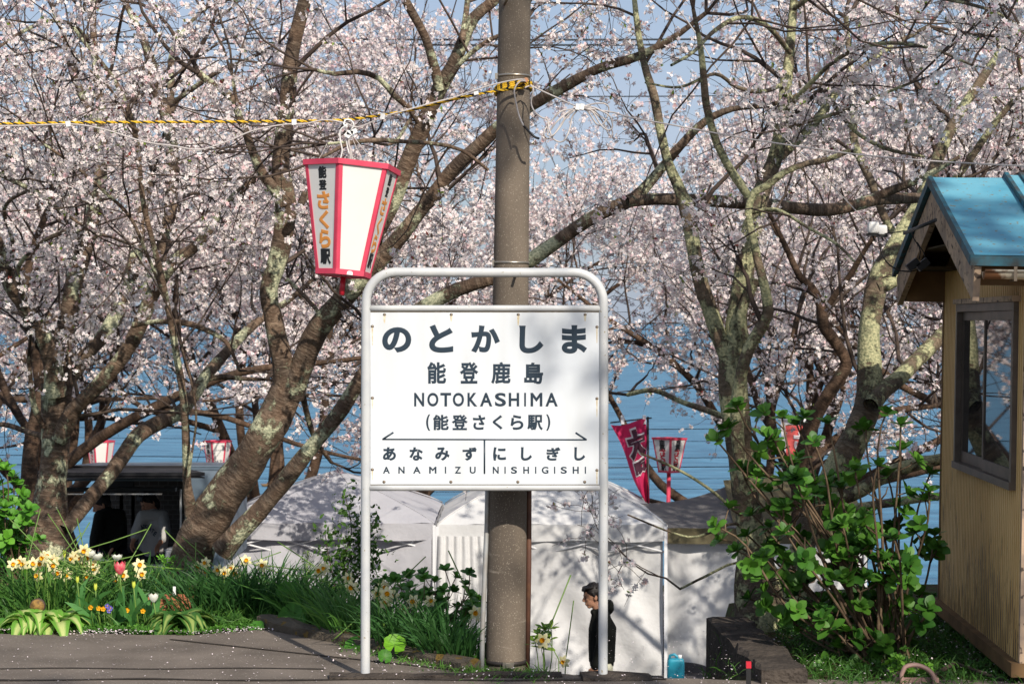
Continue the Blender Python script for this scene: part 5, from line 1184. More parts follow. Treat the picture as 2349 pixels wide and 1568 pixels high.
lo1 = [p for p in prof if p[0] <= WY0]; mid = [p for p in prof if WY0 <= p[0] <= WY1]; hi1 = [p for p in prof if p[0] >= WY1]
top = lambda y: min(2.3, zr(y)-.06)
wall_rib(wp, L_, lo1+[mid[0]], lambda y: .13, top); wall_rib(wp, L_, mid, lambda y: .13, lambda y: WZ0); wall_rib(wp, L_, mid, lambda y: WZ1, top); wall_rib(wp, L_, [mid[-1]]+hi1, lambda y: .13, top)
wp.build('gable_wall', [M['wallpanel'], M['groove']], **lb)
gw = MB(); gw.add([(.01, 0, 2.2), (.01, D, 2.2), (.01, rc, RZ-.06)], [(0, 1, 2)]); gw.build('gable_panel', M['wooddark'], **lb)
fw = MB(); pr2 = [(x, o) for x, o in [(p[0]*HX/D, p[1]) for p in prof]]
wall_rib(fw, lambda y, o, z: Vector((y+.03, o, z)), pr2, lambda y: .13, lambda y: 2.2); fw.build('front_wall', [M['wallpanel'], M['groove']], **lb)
bw = MB(); bw.box(0.01, HX, D-.02, D, .13, 2.3); bw.box(HX, HX+.02, 0, D, .13, 2.3); bw.build('back_wall', M['wallpanel'], **lb)
cp = MB(); cp.box(-.006, .055, -.016, .03, .13, 2.2); cp.build('corner_post', M['wood'], **lb)
cp = MB(); cp.box(-.012, .04, D-.02, D+.022, .13, 2.2); cp.build('corner_post', M['wooddark'], **lb)
sp_ = MB(); sp_.box(-.05, HX, -.03, D+.04, .06, .13); sp_.build('sill_plank', M['wooddark'], **lb)
fd = MB(); fd.box(.02, HX, .03, D, -.5, .06); fd.build('foundation', M['darkstone'], **lb)
# roof sheets
def roof_quad(mb, x0, x1, ya, yb, th, off=0.):
    za, zb = zr(ya)+off, zr(yb)+off
    mb.add([(x0, ya, za), (x1, ya, za), (x1, yb, zb), (x0, yb, zb), (x0, ya, za-th), (x1, ya, za-th), (x1, yb, zb-th), (x0, yb, zb-th)],
           [(0, 1, 2, 3), (7, 6, 5, 4), (0, 4, 5, 1), (1, 5, 6, 2), (2, 6, 7, 3), (3, 7, 4, 0)])
GX = -.30
for ya, yb in ((yr0, rc), (yr1, rc)):
    mb = MB()
    # subdivided, faintly wavy sheet
    def fr_(u, v, ya=ya, yb=yb):
        y = ya+(yb-ya)*v; return Vector((GX+(HX+.6)*u, y, zr(y)+.004*math.sin(u*40+v*3)*math.sin(v*9)))
    mb.grid(fr_, 60, 14); mb.build('roof_sheet', M['roofblue'], **lb)
    mb = MB(); roof_quad(mb, GX+.01, HX+.3, ya, yb, .03, -.006); mb.build('roof_deck', M['rooftrim'], **lb)
mb = MB(); roof_quad(mb, GX-.012, GX+.012, yr0-.01, rc, .055, .006); roof_quad(mb, GX-.012, GX+.012, yr1+.01, rc, .055, .006); mb.build('verge_trim', M['rooftrim'], **lb)
mb = MB(); mb.box(GX-.01, HX+.3, yr0-.02, yr0-.001, ER-.055, ER-.004); mb.build('eave_trim', M['rooftrim'], **lb)
for xb in (.12, .70, 1.28, 1.86):
    for ya, yb in ((yr0, rc), (yr1, rc)):
        mb = MB(); roof_quad(mb, xb, xb+.022, ya, yb, .05, .036); roof_quad(mb, xb+.085, xb+.107, ya, yb, .05, .036); mb.build('roof_rib', M['rooftrim'], **lb)
        mb = MB(); roof_quad(mb, xb+.0225, xb+.0845, ya, yb, .02, .018); mb.build('rib_channel', M['roofblue'], **lb)
# bargeboards
for ya, yb in ((yr0+.0, rc), (yr1-.0, rc)):
    mb = MB(); th = .175
    a = .04 if ya < rc else -.04
    za, zb = zr(ya)-.058, zr(yb)-.058
    for x0, x1 in ((GX+.016, GX+.05),):
        mb.add([(x0, ya, za), (x1, ya, za), (x1, yb, zb), (x0, yb, zb), (x0, ya+a*1.2, za-th), (x1, ya+a*1.2, za-th), (x1, yb, zb-th), (x0, yb, zb-th)],
               [(0, 1, 2, 3), (7, 6, 5, 4), (0, 4, 5, 1), (1, 5, 6, 2), (3, 7, 4, 0)])
    mb.build('bargeboard', M['wood'], **lb)
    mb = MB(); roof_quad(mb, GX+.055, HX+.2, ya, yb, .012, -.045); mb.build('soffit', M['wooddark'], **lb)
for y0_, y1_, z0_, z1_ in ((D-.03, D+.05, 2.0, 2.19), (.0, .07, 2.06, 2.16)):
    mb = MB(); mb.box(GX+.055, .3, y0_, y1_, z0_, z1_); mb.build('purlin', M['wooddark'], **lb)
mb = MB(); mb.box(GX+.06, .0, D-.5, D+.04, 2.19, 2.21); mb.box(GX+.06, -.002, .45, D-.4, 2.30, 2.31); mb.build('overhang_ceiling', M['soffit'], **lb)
# gutter
mb = MB(); mb.grid(lambda u, v: Vector((GX+.05+(HX+.1)*u, yr0-.055+.042*math.cos(math.pi*(1+v)), 2.125+.0-.042*math.sin(math.pi*v)+.004*math.sin(u*30))), 60, 8); gt = mb.build('gutter', M['gutter'], **lb)
mb = MB(); mb.tube([(GX+.05, yr0-.10, 2.128), (HX, yr0-.10, 2.128)], .007, 8); mb.build('gutter_lip', M['gutter'], gt, True)
for xx in (GX+.05,): mb = MB(); mb.add([(xx, yr0-.055+.042*math.cos(math.pi*(1+i/8)), 2.125-.042*math.sin(math.pi*i/8)) for i in range(9)], [tuple(range(9))]); mb.build('end_cap', M['gutter'], gt, True)
for xx in (-.10, .5, 1.1): mb = MB(); mb.box(xx-.008, xx+.008, yr0-.105, yr0+.0, 2.078, 2.084); mb.box(xx-.008, xx+.008, yr0-.108, yr0-.103, 2.078, 2.15); mb.build('gutter_bracket', M['screw'], gt, True)
# window
wd = bpy.data.objects.new('window', None); COL.objects.link(wd); wd.parent = hut; wd.location = (0, WY0, WZ0)
def wbox(name, y0, y1, z0, z1, x0, x1, m):
    mb = MB(); mb.box(x0, x1, y0-WY0, y1-WY0, z0-WZ0, z1-WZ0); mb.build(name, M[m], wd, True)
wbox('frame', WY0, WY1, WZ1-.045, WZ1, -.035, .03, 'alu'); wbox('frame', WY0, WY1, WZ0, WZ0+.04, -.045, .03, 'alu')
wbox('frame', WY0, WY0+.045, WZ0+.041, WZ1-.046, -.035, .03, 'alu'); wbox('frame', WY1-.045, WY1, WZ0+.041, WZ1-.046, -.035, .03, 'alu')
wbox('hood', WY0-.03, WY1+.02, WZ1+.001, WZ1+.03, -.05, .02, 'wood')
ym = (WY0+WY1)/2
for k, (ya, yb, xo) in enumerate(((WY0+.05, ym+.02, -.012), (ym-.02, WY1-.05, .008))):
    wbox('sash_top', ya, yb, WZ1-.095, WZ1-.047, xo-.010, xo+.008, 'alu'); wbox('sash_bottom', ya, yb, WZ0+.042, WZ0+.105, xo-.010, xo+.008, 'alu')
    wbox('sash_stile', ya, ya+.03, WZ0+.106, WZ1-.096, xo-.010, xo+.008, 'alu'); wbox('sash_stile', yb-.03, yb, WZ0+.106, WZ1-.096, xo-.010, xo+.008, 'alu')
    wbox('glass_pane', ya+.031, yb-.031, WZ0+.106, WZ1-.096, xo-.003, xo+.001, 'glass')
# hut wiring
hw = thing('hanging_adapter', 'two black adapters dangling on cables under the hut gable', 'adapter', W(2110, 600, 11.6))
def q3(x, y): return (1978.6+x*.2195, 372.8+y*.2195)
for (x, y) in ((525, 1065), (630, 1065)):
    qq = W(*q3(x, y), 11.6); mb = MB(); mb.box(-.038, .038, -.02, .02, -.022, .022, T=Matrix.Translation(qq)@Matrix.Rotation(R(-38), 4, 'Y')); mb.build('plug_box', M['black'], hw)
for pts in ([(590, 1010), (605, 930), (590, 880), (540, 800), (515, 740), (560, 680)], [(655, 1000), (640, 940), (600, 880), (570, 830)], [(560, 1100), (480, 1135), (390, 1130), (280, 1070), (215, 990), (180, 880), (160, 760)], [(590, 1115), (500, 1140), (380, 1125), (260, 1050), (200, 960)], [(230, 745), (340, 730), (430, 715), (480, 720)]):
    sub_cable([(*q3(x, y), 11.62) for x, y in pts], .0035, 'black', 'lead', hw, .03)
mb = MB(); a, b = W(*q3(430, 740), 11.5), W(*q3(770, 600), 10.9); mb.tube([a, b], .011, 6, flat=.5); tag(mb.build('lamp_bar', M['vanblack']), 'dark flat bar fixed across the hut bargeboards', 'bar')
for i, (x, y, r_) in enumerate(((112, 680, .034), (205, 705, .029))):
    qq = W(*q3(x, y), 11.9); fl = thing('floodlight', ['larger white floodlight at the end of the thin wire by the hut gable', 'smaller white floodlight touching the larger one by the hut gable'][i], 'floodlight', qq)
    mb = MB(); rbox(mb, r_, r_*.8, r_*1.05, (0, 0, 0), .45, 18, 10); mb.build('casing', M['lamp'], fl, True)
    mb = MB(); mb.box(-r_*1.15, r_*1.1, -.012, .03, -r_*1.45, -r_*.98); mb.build('bracket', M['black'], fl, True)
    mb = MB(); mb.tube([(0, .02, -r_*1.4), (.012, .02, -r_*2.2)], .005, 6); mb.build('stem', M['black'], fl, True)

# ------------------------------------------------------------------ bed plants
rgp = np.random.default_rng(99)
def gz(x, y): return ground_z(x, y)
def ribbons(rg, base, d, L, w, K=5, bend=.5, wob=.05):
    """strap leaves: base (N,3), initial direction, length, half width"""
    N = len(base); P = np.empty((N, K+1, 3)); P[:, 0] = base; dd = norm(d)
    hor = norm(dd*np.array([1, 1, 0])+rg.normal(0, .05, (N, 3))*np.array([1, 1, 0])); st = (L/K)[:, None]
    b = bend*rg.uniform(.4, 1.6, (N, 1))
    for k in range(K):
        dd = norm(dd+hor*b*(k+1)/K*.5-np.array([0, 0, 1.])*b*(k+1)/K*.45+rg.normal(0, wob, (N, 3)))
        P[:, k+1] = P[:, k]+dd*st
    side = norm(np.cross(norm(d), rg.normal(0, 1, (N, 3)))+rg.normal(0, .2, (N, 3)))[:, None]
    ww = (np.array([.7, 1, 1, .9, .65, .06]) if K == 5 else np.linspace(1, .05, K+1))[None, :, None]*w[:, None, None]
    V = np.stack([P-side*ww, P+side*ww], 2); idx = np.arange(N*(K+1)*2).reshape(N, K+1, 2)
    Q = np.stack([idx[:, :-1, 0], idx[:, :-1, 1], idx[:, 1:, 1], idx[:, 1:, 0]], -1).reshape(-1, 4)
    return V.reshape(-1, 3), Q
def strap_clump(name, label, cat, c, rx, ry, n, h, w, col1, col2, group=None, seed=0, bend=.45, kind=None, lean=.35, mat_='leaf'):
    rg = np.random.default_rng(seed); a = rg.random(n)*6.283; r = np.sqrt(rg.random(n))
    bx_ = c[0]+rx*r*np.cos(a); by_ = c[1]+ry*r*np.sin(a); bz = np.array([gz(x, y) for x, y in zip(bx_, by_)])-.02
    d = np.stack([np.cos(a)*r*lean+rg.normal(0, .14, n), np.sin(a)*r*lean+rg.normal(0, .14, n), np.ones(n)], -1)
    L = h*rg.uniform(.6, 1.15, n)
    V, Q = ribbons(rg, np.stack([bx_, by_, bz], -1), d, L, w*rg.uniform(.7, 1.2, n), bend=bend)
    t = rg.random((n, 1)); C = np.array([col1])*t+np.array([col2])*(1-t); C = np.repeat(C, 12, 0)
    V = V-np.array([c[0], c[1], gz(c[0], c[1])])
    o = np_mesh(name, V, Q, M[mat_], None, C, None, True); o.location = (c[0], c[1], gz(c[0], c[1]))
    return tag(o, label, cat, group, kind)
DG, LG = (.045, .13, .03), (.12, .29, .05)
def at(px, Y): return ((px-CX)*Y/F, Y)
CL = [(130, 12.75, .34, .28, 330, .42, 'dense daffodil foliage clump under the left mass of daffodils'),
      (300, 12.9, .30, .28, 200, .36, 'loose daffodil foliage clump behind the pink tulip'),
      (375, 13.3, .22, .2, 130, .34, 'tall arching daffodil foliage left of the large leaning trunk'),
      (490, 12.7, .26, .3, 330, .38, 'dark daffodil foliage clump right of the large leaning trunk'),
      (580, 12.75, .30, .3, 380, .40, 'thick dark daffodil foliage in front of the lilac tent'),
      (665, 12.7, .22, .3, 200, .38, 'daffodil foliage clump left of the climbing plant'),
      (755, 12.3, .26, .3, 260, .40, 'bright daffodil foliage left of the left sign post'),
      (850, 11.75, .26, .3, 300, .42, 'daffodil foliage clump right behind the left sign post'),
      (950, 11.35, .26, .28, 320, .40, 'daffodil foliage clump on the slope under the small green bush'),
      (1050, 11.0, .20, .24, 260, .38, 'daffodil foliage clump left of the leaning pipe'),
      (1255, 10.85, .12, .14, 110, .36, 'daffodil foliage just right of the pole foot'),
      (1330, 10.75, .16, .12, 90, .28, 'low daffodil foliage between the pole and the right sign post'),
      (1400, 10.7, .09, .1, 46, .28, 'sparse leaf blades right of the right sign post')]
for i, (px, Y, rx, ry, n, h, lab) in enumerate(CL):
    strap_clump('daffodil_foliage', lab, 'foliage clump', at(px, Y), rx, ry, n, h, .0065, DG, LG if i in (0, 2, 6, 7) else (.05, .15, .04), 'clumps of daffodil foliage', 200+i)

# daffodil flower built once
def daffodil_proto():
    o = thing('daffodil', '', 'daffodil')
    mb = MB()
    for layer, a0 in ((0, 0), (1, 60)):
        for k in range(3):
            a = R(a0+120*k); ca, sa = math.cos(a), math.sin(a)
            pts = [(.006, 0, 0), (.020, -.0125, .002), (.020, .0125, .002), (.032, -.010, 0), (.032, .010, 0), (.044, 0, -.004), (.022, 0, .005-.001*layer)]
            b = [Vector((ca*x-sa*y, sa*x+ca*y, z+.001*layer)) for x, y, z in pts]
            mb.add(b, [(0, 1, 6), (0, 6, 2), (1, 3, 6), (2, 6, 4), (3, 5, 6), (4, 6, 5)], 0, True)
    mb.build('petals', M['cream'], o, True)
    mb = MB(); mb.lathe([(.004, .001), (.008, .004), (.0105, .014), (.0135, .021), (.0125, .0195), (.009, .013), (.006, .004), (0, .003)], 14); mb.build('trumpet', M['yellow'], o, True)
    return o
proto = daffodil_proto(); used = False
def flower_at(px, py, Y, label, group, facing=None, sc=1.):
    global used
    o = proto if not used else copy_tree(proto); used = True
    p = W(px, py, Y); o.location = p; o['label'] = label; o['category'] = 'daffodil'; o['group'] = group
    f = facing or Vector((random.uniform(-.7, .7), -1, random.uniform(-.15, .35)))
    o.rotation_euler = (f.normalized().to_track_quat('Z', 'Y') @ Euler((0, 0, random.uniform(0, 6))).to_quaternion()).to_euler(); o.scale = (sc,)*3
    # stem as a sub-object of its own flower
    x, y = p.x+random.uniform(-.05, .05), p.y+random.uniform(.0, .08); z = gz(x, y)-.02
    b = Vector((x, y, z)); back = p-f.normalized()*.02
    mid = Vector((b.x*.3+back.x*.7, b.y*.3+back.y*.7, z+(p.z-z)*.6))
    mb = MB(); mb.tube(catmull([b, mid, back+Vector((0, .006, .0)), p-f.normalized()*.001], .05), .0035, 5)
    me = bpy.data.meshes.new('stem'); me.from_pydata(mb.v, [], mb.f); me.polygons.foreach_set('use_smooth', mb.sm); me.materials.append(M['stem_green'])
    s_ = bpy.data.objects.new('stem', me); COL.objects.link(s_)
    bpy.context.view_layer.update()
    mw = Matrix.LocRotScale(o.location, o.rotation_euler, o.scale); me.transform(mw.inverted()); s_.parent = o
    return o
q7 = lambda x, y: (x*.3335, 1045+y*.3335)
q8 = lambda x, y: (783.4+x*.3335, 1045+y*.3335)
DL = [([(262, 825), (300, 700), (358, 750), (398, 808), (455, 815), (230, 740), (165, 745), (88, 745), (272, 738), (372, 715), (320, 690), (140, 730)], q7, 12.55, 'white daffodil in the crowded left clump', 'daffodils in the crowded left clump'),
      ([(605, 832), (655, 780), (636, 752), (515, 685), (580, 650), (600, 700), (565, 745), (495, 705), (545, 700)], q7, 12.75, 'white daffodil in front of the far left trunk', 'daffodils in front of the far left trunk'),
      ([(842, 820), (800, 850), (958, 750), (968, 812)], q7, 12.8, 'white daffodil standing behind the pink tulip', 'daffodils behind the pink tulip'),
      ([(1415, 735), (1365, 765), (1408, 793), (1325, 912)], q7, 12.9, 'pale daffodil in front of the large leaning trunk', 'daffodils in front of the large trunk'),
      ([(1500, 785), (1545, 800), (1590, 775), (1630, 810), (1690, 720), (1805, 752)], q7, 12.8, 'pale daffodil in front of the lilac tent', 'daffodils in front of the lilac tent'),
      ([(2200, 790), (2235, 770)], q7, 12.4, 'yellow centred daffodil beside the climbing plant', 'daffodils beside the climbing plant'),
      ([(45, 840), (70, 905)], q8, 11.9, 'daffodil just left of the left sign post', 'daffodils left of the left sign post'),
      ([(290, 900), (250, 945), (310, 950), (355, 965), (300, 1012), (265, 975), (425, 1050), (495, 1000), (610, 995), (300, 1060)], q8, 11.5, 'pale daffodil in front of the small bush under the sign', 'daffodils under the sign'),
      ([(925, 1080)], q8, 11.2, 'single daffodil beside the leaning pipe', None), ([(1385, 1270)], q8, 10.9, 'yellow daffodil right of the pole foot', None), ([(1530, 1412)], q8, 10.8, 'lone daffodil low beside the right sign post', None)]
for li, qf, Y, lab, gr in DL:
    ordn = ['leftmost', 'second from the left', 'third from the left', 'fourth from the left', 'fifth from the left', 'sixth from the left', 'seventh from the left', 'eighth from the left', 'ninth from the left', 'tenth from the left', 'second from the right', 'rightmost']
    li = sorted(li); n_l = len(li)
    for i, (x, y) in enumerate(li):
        w_ = '' if n_l == 1 else ', '+('rightmost' if i == n_l-1 else 'second from the right' if i == n_l-2 and n_l > 3 else ordn[i])
        flower_at(*qf(x, y), Y+random.uniform(-.12, .12), lab+w_, gr or 'single daffodils', None, random.uniform(.88, 1.12))

def tulip(px, py, Y, col, label, h=.062, w=.024, open_=.0, group='tulips in the flower bed'):
    p = W(px, py, Y); z = gz(p.x, p.y); o = thing('tulip', label, 'tulip', (p.x, p.y, z), group)
    mb = MB(); mb.tube(catmull([(p.x+.03, p.y+.02, z), (p.x+.012, p.y, z+(p.z-z)*.5), (p.x, p.y, p.z-h*.42)], .05), [.0045]*len(catmull([(p.x+.03, p.y+.02, z), (p.x+.012, p.y, z+(p.z-z)*.5), (p.x, p.y, p.z-h*.42)], .05)), 6)
    mb.build('stem', M['stem_green'], o)
    for k in range(6):
        a = R(60*k+15); r_ = w*(1. if k % 2 else .93)
        def fn(u, v, a=a, r_=r_):
            ww = math.sin(math.pi*min(1, .12+v*.88))**.6*(1-.0*v); rad = r_*math.sin(math.pi*(.08+.62*v))**.8*(1+open_*v)
            t = a+(u-.5)*1.25*ww
            return Vector((p.x+rad*math.cos(t), p.y+rad*math.sin(t), p.z-h*.45+h*v*(1-.10*abs(u-.5)*2)))
        mb = MB(); mb.grid(fn, 4, 6); mb.build('petal', M[col], o)
    return o
for (x, y, Y, c_n, lab, h, w, op) in (
    (825, 770, 12.1, 'tulip_pink', 'single pink tulip in full bloom in the middle of the left bed', .085, .036, .0),
    (625, 675, 12.8, 'tulip_white', 'white tulip left of the outstretched hand, further left of two', .055, .026, .25),
    (670, 693, 12.8, 'tulip_white', 'white tulip left of the outstretched hand, nearer the hand', .05, .03, .35),
    (806, 698, 12.7, 'tulip_white', 'white fringed tulip straight above the pink tulip', .042, .027, .35),
    (1057, 975, 12.0, 'tulip_white', 'small white tulip low beside the striped hosta', .058, .026, .2),
    (443, 672, 12.6, 'bud', 'tall yellow tulip bud above the left daffodils', .052, .013, -.3),
    (657, 900, 12.0, 'bud', 'green yellow tulip bud left of the pink tulip', .048, .013, -.3),
    (920, 885, 12.0, 'bud', 'green yellow tulip bud right of the pink tulip', .045, .014, -.3),
    (533, 850, 12.2, 'bud', 'green tulip bud under the left daffodils', .045, .013, -.3)):
    tulip(*q7(x, y), Y, c_n, lab, h, w, op)

for i, (px, py, Y, n) in enumerate(((250, 1425, 12.05, 5), (272, 1430, 12.1, 7), (302, 1428, 12.05, 7), (222, 1432, 12.05, 6), (345, 1425, 12.1, 4), (180, 1400, 12.4, 5), (335, 1405, 12.3, 4))):
    rg = np.random.default_rng(800+i); b = W(px, py, Y); z = gz(b.x, b.y); P0 = np.array([[b.x, b.y, z]])+rg.normal(0, .02, (n, 3))*np.array([1, 1, 0]); d = rg.normal(0, .28, (n, 3))+np.array([0, 0, 1.])
    V, Q = ribbons(rg, P0, d, rg.uniform(.2, .32, n), np.full(n, .021), bend=.35); V = V-np.array([b.x, b.y, z])
    o = np_mesh('tulip_foliage', V, Q, M['leaf'], None, np.repeat(np.array([[.07, .21, .05]])*rg.uniform(.8, 1.3, (n, 1)), 12, 0)); o.location = (b.x, b.y, z)
    tag(o, 'broad tulip leaves '+['left of the pink tulip', 'at the foot of the pink tulip', 'right of the pink tulip', 'under the yellow pansies', 'beside the low white tulip', 'under the left daffodils', 'between the green bud and the low white tulip'][i], 'tulip leaves', 'tufts of broad tulip leaves')
def leaf_cluster(acc, rg, pos, axis, n, L, spread, c1, c2, wid=1., fine=False):
    LV, LQ = (LV2, LQ2) if fine else (globals()['LV'], globals()['LQ'])
    n_ = n*len(pos); P_ = np.repeat(pos, n, 0); A = norm(np.repeat(axis, n, 0))
    ph = np.tile(np.arange(n)*2.4, len(pos))+np.repeat(rg.random(len(pos))*6.28, n)
    Fm = frames(A); lat = Fm[:, :, 0]*np.cos(ph)[:, None]+Fm[:, :, 1]*np.sin(ph)[:, None]
    k = np.tile(np.linspace(.35, 1., n), len(pos))[:, None]
    d = norm(lat*(spread*k)+A*(1.15-k*.95)+rg.normal(0, .12, (n_, 3)))
    z = norm(A-d*(A*d).sum(-1, keepdims=True)+rg.normal(0, .15, (n_, 3))); x = np.cross(d, z)
    Mx = np.stack([x*wid, d, z], -1)
    V, Q = inst(LV, LQ, P_-A*.01*k, Mx, L*(.45+.6*k[:, 0])*rg.uniform(.8, 1.15, n_))
    t = np.clip(rg.random((n_, 1))*.5+np.repeat(rg.random((len(pos), 1)), n, 0)*.6, 0, 1); C = np.array([c1])*t+np.array([c2])*(1-t)
    C = np.repeat(C[:, None], len(LV), 1); C[:, 1::3] *= 1.15
    acc.add(V, Q, None, C.reshape(-1, 3))
def shrub(label, base, tips, Lf, n, seed, group, stem_m, c1, c2, r0=.010, spread=1., wid=1.25, subs=1, extra=0):
    """tips: (px,py,Y)"""
    rg = np.random.default_rng(seed); o = thing('leafy_bush', label, 'bush', base, group)
    ac = NP(); st = MB(); pos = []; ax = []
    for i, (px, py, Y) in enumerate(tips):
        t = WN(px, py, Y); b = np.array(base)+np.array([rg.uniform(-.12, .12), rg.uniform(-.12, .12), -.05])
        mid = b*.55+t*.45+np.array([(t[0]-b[0])*.18*rg.uniform(-.5, 1), rg.uniform(-.05, .05), rg.uniform(-.05, .08)])
        P_ = catmull([b, mid, b*.15+t*.85+rg.normal(0, .02, 3), t], .07); nn = len(P_)
        st.tube(P_, [r0*(1-.55*j/nn)*(1.12 if j % 3 == 0 else 1) for j in range(nn)], 7)
        pos.append(t); ax.append(norm(t-P_[-3])+np.array([0, -.25, .5]))
        for _ in range(subs):
            if rg.random() < .75:
                j = rg.integers(int(nn*.45), nn-1); q = P_[j]; d = norm(rg.normal(0, 1, 3)+np.array([0, 0, .9])); e = q+d*rg.uniform(.05, .16)
                st.tube([q, (q+e)/2+rg.normal(0, .008, 3), e], [r0*.5, r0*.42, r0*.35], 5)
                if rg.random() < .8: pos.append(e); ax.append(d+np.array([0, -.2, .4]))
    leaf_cluster(ac, rg, np.array(pos), np.array(ax), n, Lf, spread, c1, c2, wid*.88, True)
    st.build('stems', M[stem_m], o); ac.build('foliage', M['gloss_leaf'], o)
    return o
M['hydr_stem'] = mat('brown shrub stem', (.075, .048, .028), .75, .3, c2=(.17, .12, .075), nscale=14, bump=.3, bscale=60)
q9 = lambda x, y: (1566.8+x*.3337, 1045+y*.3337)
q6 = lambda x, y: (1566.8+x*.3332, 522.4+y*.3332)
tb_ = [q9(*t) for t in ((400, 80), (470, 400), (440, 540), (560, 930), (450, 980), (620, 600), (700, 520), (740, 80), (900, 160), (1000, 200), (1080, 190), (1090, 460), (1240, 390), (1030, 690), (1040, 780), (1290, 400), (1450, 560), (1480, 780), (1690, 240), (1730, 540), (1700, 120), (1340, 60), (890, 1060), (1010, 1180), (800, 1200), (1130, 850), (1680, 1040), (1280, 1380), (990, 1430), (1400, 1290), (1530, 1300), (1400, 130), (1180, 90), (600, 240), (860, 330), (260, 570), (225, 480), (1400, 1040), (520, 220), (780, 950), (1120, 1020), (1350, 700), (560, 700))]+\
      [q6(*t) for t in ((300, 1370), (230, 1460), (680, 1300), (620, 1450), (780, 1350), (900, 1470), (1000, 1340), (1400, 1270), (1500, 1350), (1260, 1380), (1500, 1520), (370, 1220))]
rr_ = random.Random(5)
GC1, GC2 = (.026, .10, .012), (.11, .27, .03)
shrub('big glossy leaved bush with many brown stems between the lichened trees and the hut', (W(2040, 1572, 10.95).x, 10.95, 0), [(x, y, rr_.uniform(10.6, 11.5)) for x, y in tb_], .080, 9, 301, 'leafy bushes', 'hydr_stem', GC1, GC2, r0=.0100, subs=5)
tc2 = [q8(*t) for t in ((710, 780), (640, 860), (570, 840), (465, 820), (370, 850), (300, 840), (790, 830), (880, 800), (855, 880), (470, 900), (590, 930), (700, 920), (430, 970), (540, 950), (650, 950), (890, 960), (940, 980), (800, 1040), (930, 1030), (770, 1120), (905, 1010), (420, 900), (250, 910))]
shrub('small leafy bush under the station sign in front of the tents', (W(985, 1500, 11.9).x, 11.9, ground_z(W(985, 1500, 11.9).x, 11.9)), [(x, y, rr_.uniform(11.6, 12.2)) for x, y in tc2], .060, 9, 302, 'leafy bushes', 'hydr_stem', GC1, (.10, .27, .03), r0=.0055, subs=3)
tl2 = [q7(*t) for t in ((40, 90), (90, 140), (130, 200), (60, 250), (200, 370), (150, 320), (30, 350), (90, 400), (160, 430), (200, 480), (180, 580), (40, 480), (-10, 200), (60, 560), (-30, 320), (-30, 60), (-60, 450))]
shrub('bright green leafy bush at the left edge in front of the mossy trunk', (W(20, 1340, 13.9).x, 13.9, 0), [(x, y, rr_.uniform(13.5, 14.1)) for x, y in tl2], .075, 9, 303, 'leafy bushes', 'hydr_stem', (.06, .20, .02), (.13, .34, .03), r0=.008, subs=5)
shrub('young drooping yellow green shoot right of the pole foot', (W(1250, 1555, 11.1).x, 11.1, ground_z(W(1250, 1555, 11.1).x, 11.1)), [(*q8(1400, 1190), 11.1), (*q8(1440, 1180), 11.05), (*q8(1360, 1230), 11.1), (*q8(1330, 1270), 11.0), (*q8(1420, 1260), 11.1)], .075, 7, 304, 'leafy bushes', 'stem_green', (.13, .26, .03), (.25, .36, .04), r0=.005, subs=1, wid=.8, spread=1.5)
shrub('bright green herb beside the planter near the hut', (W(2085, 1575, 10.4).x, 10.4, 0), [(W(0, 0, 1)*0).to_tuple() and (2050+i*9, 1530+14*((i*7) % 4), 10.35) for i in range(9)], .035, 9, 305, 'leafy bushes', 'stem_green', (.13, .32, .03), (.2, .42, .05), r0=.003, subs=3)
shrub('low dark evergreen seedling in the gap left of the large leaning trunk', (W(385, 1330, 13.2).x, 13.2, 0), [(372+i*7, 1280+9*((i*5) % 4), 13.2) for i in range(5)], .05, 9, 306, 'leafy bushes', 'stem_green', (.10, .28, .03), (.16, .38, .04), r0=.004, subs=1, wid=.7)
# climbing plant left of the sign
cpn = thing('climbing_plant', 'tall thin climbing plant with small leaves left of the sign in front of the tents', 'climber', (W(800, 1380, 12.9).x, 12.9, 0))
st = MB(); ac = NP(); rgc = np.random.default_rng(77); pl = []
for xs_, y0_, y1_ in (((800, 790, 806, 792), 1370, 1135), ((770, 762, 752, 745), 1360, 1220), ((830, 838, 842, 858), 1370, 1190), ((790, 800, 820, 850), 1330, 1210), ((800, 812, 845, 868), 1360, 1270)):
    P_ = catmull([WN(x, y0_+(y1_-y0_)*i/3, 12.9) for i, x in enumerate(xs_)], .03); st.tube(P_, [.006*(1-.6*j/len(P_)) for j in range(len(P_))], 5); pl.append(P_)
pp_ = np.concatenate(pl); pos = np.repeat(pp_, 9, 0)+rgc.normal(0, .045, (len(pp_)*9, 3)); leaf_cluster(ac, rgc, pos, rgc.normal(0, 1, pos.shape), 2, .038, 1., (.035, .10, .015), (.10, .20, .03), 1.)
st.build('vines', M['twig'], cpn); ac.build('foliage', M['leaf'], cpn)
# flower stalk left of it
fsn = thing('flower_stalk', 'pale green seed stalk rising from the bed left of the climbing plant', 'flower stalk', (W(704, 1380, 12.7).x, 12.7, 0))
mb = MB(); mb.tube([W(704, 1380, 12.7), W(703, 1330, 12.7), W(705, 1262, 12.7)], [.006, .005, .003], 6); mb.build('stem', M['stem_green'], fsn)
ac = NP(); pos = np.array([W(705+random.uniform(-14, 14)*(1-abs(t-.5)), 1262+t*45, 12.7+random.uniform(-.03, .03)) for t in np.random.default_rng(3).random(60)]); leaf_cluster(ac, rgc, pos, rgc.normal(0, 1, pos.shape), 2, .016, 1., (.2, .3, .08), (.35, .42, .2)); ac.build('seed_head', M['leaf'], fsn)

